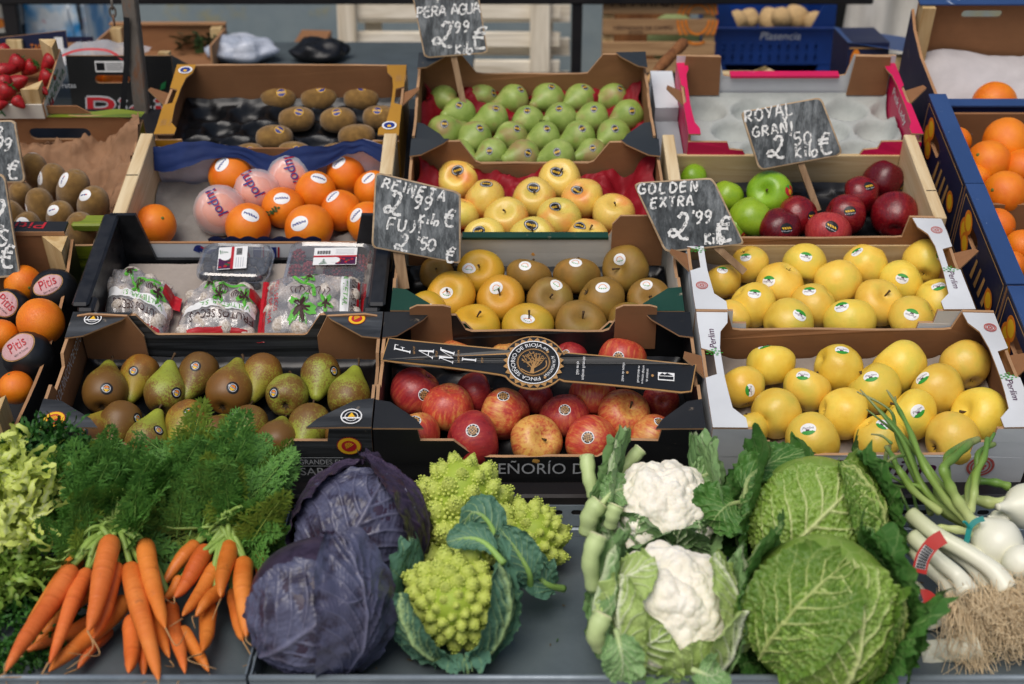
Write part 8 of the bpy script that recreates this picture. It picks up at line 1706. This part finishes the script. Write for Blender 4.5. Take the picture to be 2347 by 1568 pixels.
P = on_y((735, 128), 1.75); blob('black_bag', 'black bag slumped beside the pale wooden pallets', 'bag', (P.x, 1.75, zsh), .068, .06, P.z-zsh+.03, flat('black_sack', '#0d0d10', .4, .3, 20, .4), 5)
P = on_y((700, 95), 2.1); MBp = thing('brown_box', 'blurred brown box behind the black bag', 'box', Matrix.Translation((P.x, 2.1, 0))); MB().box((-.04, 0, 0), (.05, .2, P.z-.015), jit=.004).obj('body', BROWN, MBp); MB().box((-.042, -.006, P.z-.05), (.052, -.003, P.z-.04)).obj('tape', BROWN2, MBp)
# pale wooden pallets leaning against the wall
WOOD_WHITE_Z = timber('wood_whitened', '#e8dfcc', '#b9ab92', axis=2)
y = 2.25; a = on_y((765, 12), y); b = on_y((1285, 175), y); W_ = b.x-a.x
r = thing('wooden_pallet', 'pale weathered wooden slat pallet standing behind the pear sign', 'pallet', Matrix.Translation((a.x, y, 0)) @ Matrix.Rotation(R_(-6), 4, 'X'))
top = a.z+.02
for x0, x1 in ((0, .055), (W_-.09, W_-.03)): MB().box((x0, -.03, 0), (x1, .0, top), bev=.004).obj('stile', WOOD_WHITE_Z, r)
for k in range(9):
    z = top-.045-k*.072*1.15; MB().box((.0, .001, z-.03), (W_, .022, z+.016), bev=.003, jit=.002).obj('slat', WOOD_GREYED, r)
r2 = thing('wooden_pallet', 'darker pallet hidden behind the pale slat pallet', 'pallet', Matrix.Translation((a.x+.05, y+.14, 0)))
for k in range(8): MB().box((.0, 0, top-.1-k*.1), (W_-.02, .02, top-.05-k*.1), jit=.002).obj('slat', WOOD_GREYED, r2)
for x0 in (.02, W_-.12): MB().box((x0, .021, 0), (x0+.05, .06, top-.03)).obj('stile', WOOD_GREYED, r2)
# lettered wooden crate
y = 1.95; a = on_y((1383, 0), y); b = on_y((1636, 160), y); W_ = b.x-a.x; top = a.z+.05
r = thing('slatted_crate', 'slatted wooden crate with dark lettering and an orange ring mark', 'crate', Matrix.Translation((a.x, y, 0)))
sl_z = [on_y((1400, q), y).z for q in (0, 33, 45, 80, 97, 128, 138, 175)]
for k in range(4): MB().box((0, 0, sl_z[2*k+1]), (W_, .012, sl_z[2*k] if k else top), bev=.0015).obj('slat', WOOD_BROWN_X, r)
for k in range(5): MB().box((0, 0, .55-k*.13), (W_, .012, .64-k*.13), bev=.0015).obj('slat', WOOD_BROWN_X, r)
for x0 in (.001, W_-.032): MB().box((x0, .0125, 0), (x0+.03, .04, top)).obj('corner_post', WOOD_PALE_Z, r)
MB().box((.035, .3, 0), (W_-.035, .31, top)).obj('rear_panel', WOOD_HANDLE, r)
inkpart(r, 'lettering', [I_BROWN], lambda m: put_text(m, 'APARICI', lambda p: (.02+p[0]*.034, -.002, on_y((1400, 15), y).z+p[1]*.032), 0, width=4.9))
inkpart(r, 'lettering', [I_BROWN], lambda m: (put_text(m, 'HERMANOS DE CAMPO', lambda p: (.03+p[0]*.011, -.002, on_y((1400, 68), y).z+p[1]*.011), 0), put_text(m, 'SPAIN', lambda p: (.07+p[0]*.011, -.002, on_y((1400, 77), y).z+p[1]*.008), 0)))
def rings(m):
    z0 = on_y((1585, 45), y).z
    for rr in (.062, .05, .038):
        n = 28; o = disc_pts(W_-.052, z0, rr*.9, n, rr*1.1); i = disc_pts(W_-.052, z0, rr*.9-.006, n, rr*1.1-.006)
        for k in range(n):
            q = [o[k], o[(k+1) % n], i[(k+1) % n], i[k]]; zc = sum(p[1] for p in q)/4
            if any(sl_z[2*s+1] < zc < (sl_z[2*s] if s else top) for s in range(4)): m.add([(p[0], -.002, p[1]) for p in q], [(0, 1, 2, 3)])
inkpart(r, 'ring_print', [I_ORANGE], rings)
P = on_y((1560, 88), y+.06); r3 = link('melon', lathe(ORA, 16).mesh('melon', [flat('pale_melon', '#8f9a62', .6, .2)], True)); r3.location = (P.x-.01, y+.14, P.z-.02); r3.scale = (.075,)*3; tag(r3, 'pale green melon glimpsed between the crate slats', 'melon')
# blue plastic crates with potatoes
BLUEPL = flat('blue_plastic', '#0c357a', .45, .15, 12)
y = 2.05; a = on_y((1640, 18), y); b = on_y((1905, 150), y); W_ = b.x-a.x
def bluecrate(label, z0, z1, potato):
    H = z1-z0; r = thing('blue_crate', label, 'crate', Matrix.Translation((a.x, y, z0)), 'stacked blue plastic crates')
    holes = [slot(.03+i*.0255, .02+j*.03, .012, .022, 2) for j in range(3) for i in range(int((W_-.05)/.0255))] if H > .12 else []
    MB().plate([(0, 0), (W_, 0), (W_, H), (W_-.035, H), (W_-.065, H*.62), (.065, H*.62), (.035, H), (0, H)], .006, lambda p: (p[0], -p[2], p[1]), [h for h in holes if max(q[1] for q in h) < H*.42]).obj('front_wall', [BLUEPL]*3, r)
    MB().plate([(0, 0), (W_, 0), (W_, H), (0, H)], .006, lambda p: (p[0], .34-p[2], p[1])).obj('rear_wall', [BLUEPL]*3, r); MB().box((.002, .0065, 0), (W_-.002, .339, .008)).obj('floor', BLUEPL, r)
    for x in (0, W_-.006): MB().box((x, .0065, .0085), (x+.006, .339, H)).obj('side_wall', BLUEPL, r)
    MB().box((-.006, -.008, H*.58), (W_+.006, -.0005, H*.63), bev=.002).obj('front_rim', BLUEPL, r)
    if potato: inkpart(r, 'lettering', [I_GREY], lambda m: put_text(m, 'Plasencia', lambda p: (W_*.38+p[0]*.0185, -.0095, H*.43+p[1]*.022), 0, width=6, shear=.25))
    return r
z1 = on_y((1640, 18), y).z; z0 = on_y((1640, 148), y).z
bluecrate('blue plastic crate heaped with potatoes, lettered on its side', z0, z1+.01, True); bluecrate('blue plastic crate under the potato crate', z0-.2, z0-.002, False); bluecrate('lowest blue plastic crate standing on the ground', 0, z0-.202, False)
M_POT = flat('potato_skin', '#c0a070', .8, .25, 10, .2); pot = [lathe(ORA, 14, lambda p, q, i=i: p*(1+.15*noise.noise(p*1.2+Vector((i*4, 0, 0))))).mesh('potato', [M_POT], True) for i in range(3)]
rs = random.Random(8)
for i, (x, yy, d) in enumerate(((1690, 45, 'leftmost in the front'), (1715, 40, 'second from left in the front'), (1768, 45, 'large one in the front middle'), (1790, 38, 'right of the large one'), (1822, 38, 'tall one at the centre back'), (1845, 46, 'fourth from the right'), (1868, 48, 'third from the right'), (1885, 46, 'second from the right'), (1905-20, 50, 'rightmost at the crate end'))):
    P = on_y((x, yy+4), y+.05+.05*(i % 3)); o = link('potato', pot[i % 3]); o.location = P; o.scale = (.031+.008*(i in (2, 4)),)*3; o.rotation_euler = (rs.uniform(0, 3), 1.57, rs.uniform(0, 3)); tag(o, f'brown potato, {d} of the blue crate', 'potato', 'potatoes in the blue crate')
# grey canvas hanging at the right
y = 2.3; g = G('canvas'); f = g.noise(6, 6, vec=g.map((2, 2, .5))); g.set(g.ramp(f, [(.3, '#b0aca3'), (.7, '#d6d3cb')]), .85, .2); g.bump(g.noise(40, 4), .3, .005); CANV = g.m
a = on_y((1895, 200), y); b = on_y((2130, 0), y)
def canv(u, v): z = .0+v*1.25; x = a.x+u*(b.x-a.x+.1)+.07*(v**1.6)*(1-u); return (x, y+.03*math.sin(u*14+v)+.02*fbm((u*3, v*3, 2)), z)
cv_ = thing('canvas_sheet', 'grey white canvas sheet hanging behind the pink carton', 'canvas', Matrix.Translation((0, 0, 0)))
MB().grid(40, 20, canv).obj('cloth', CANV, cv_, True); MB().tube([(a.x-.02, y, 1.255), (b.x+.2, y, 1.255)], .012, 8).obj('hanging_rod', DARKSTEEL, cv_)
r = thing('dark_cabinet', 'dark cabinet in shade behind the blue potato crate', 'cabinet', Matrix.Translation((on_y((1640, 10), 2.6).x, 2.6, 0))); MB().box((0, 0, 0), (.5, .3, 1.2)).obj('body', P_BLACK, r); MB().box((.22, -.004, .1), (.26, -.0005, 1.1)).obj('panel', flat('olive_panel', '#4c4f3c', .7), r)  # black-coloured box with an olive front panel
# wooden peg handle and bristle brush
a, b = on_y((1500, 168), 1.3), on_y((1570, 95), 1.42)
r = thing('turned_tool', 'turned brown wooden tool handle leaning behind the pear carton', 'tool', Matrix.Translation(a)); d = b-a
m = MB(); prof = [(0, .008), (.12, .011), (.3, .0135), (.5, .013), (.62, .0115), (.66, .013), (.7, .0125), (.85, .014), (.95, .013), (1, .008)]; m.tube([d*(t*1.0) for t, _ in prof], [q for _, q in prof], 14); m.obj('grip', WOOD_HANDLE, r, True); m = MB(); m.tube([d*-.35, d*.02], [.006, .0085], 10); m.obj('ferrule', I_TAN, r, True)
a = on_y((1735, 205), 1.35)
r = thing('bristle_brush', 'pale wooden block brush with straw bristles behind the pink carton', 'brush', Matrix.Translation((a.x, 1.35, a.z)) @ Matrix.Rotation(R_(-35), 4, 'Z') @ Matrix.Rotation(R_(18), 4, 'Y')); MB().box((.0, -.02, .03), (.085, .02, .052), bev=.003).obj('block', WOOD_PALE_X, r)
m = MB(); rs = random.Random(4)
for k in range(260): x, yy = rs.uniform(-.01, .018), rs.uniform(-.02, .02); m.tube([(x, yy, .052), (x-.012+rs.uniform(-.008, .008), yy+rs.uniform(-.006, .006), .025+rs.uniform(-.01, .01))], .0006, 3, caps=False)
m.obj('bristles', flat('straw', '#b09a6a', .8, .25), r)
r = thing('carton_flap', 'folded brown and white carton flap behind the pink carton', 'carton', Matrix.Translation(on_y((1820, 195), 1.36))); MB().box((0, 0, -.05), (.06, .03, .0), jit=.001).obj('body', BROWN, r); MB().box((.06, .0, -.02), (.11, .03, .008), jit=.002).obj('white_flap', P_WHITE, r)
r = thing('pale_plank', 'pale wooden plank lying behind the pink carton', 'plank', Matrix.Translation(on_y((1660, 178), 1.32))); MB().box((-.02, 0, -.015), (.09, .05, .0), bev=.002).obj('board', WOOD_PALE_X, r); MB().box((-.02, .051, -.017), (.09, .07, -.001), bev=.002).obj('batten', WOOD_PALE_X, r)
bs = thing('rear_counter', 'low dark counter behind the crates carrying brushes and cartons', 'counter', Matrix.Translation((0, 1.3, 0))); zc = on_y((1660, 205), 1.3).z-.05; MB().box((.0, .0, zc-.03), (1.2, .35, zc)).obj('top', DARKSTEEL, bs)
for x in (.02, 1.15):
    for yy in (.02, .3): MB().box((x, yy, 0), (x+.03, yy+.03, zc-.031)).obj('leg', DARKSTEEL, bs)
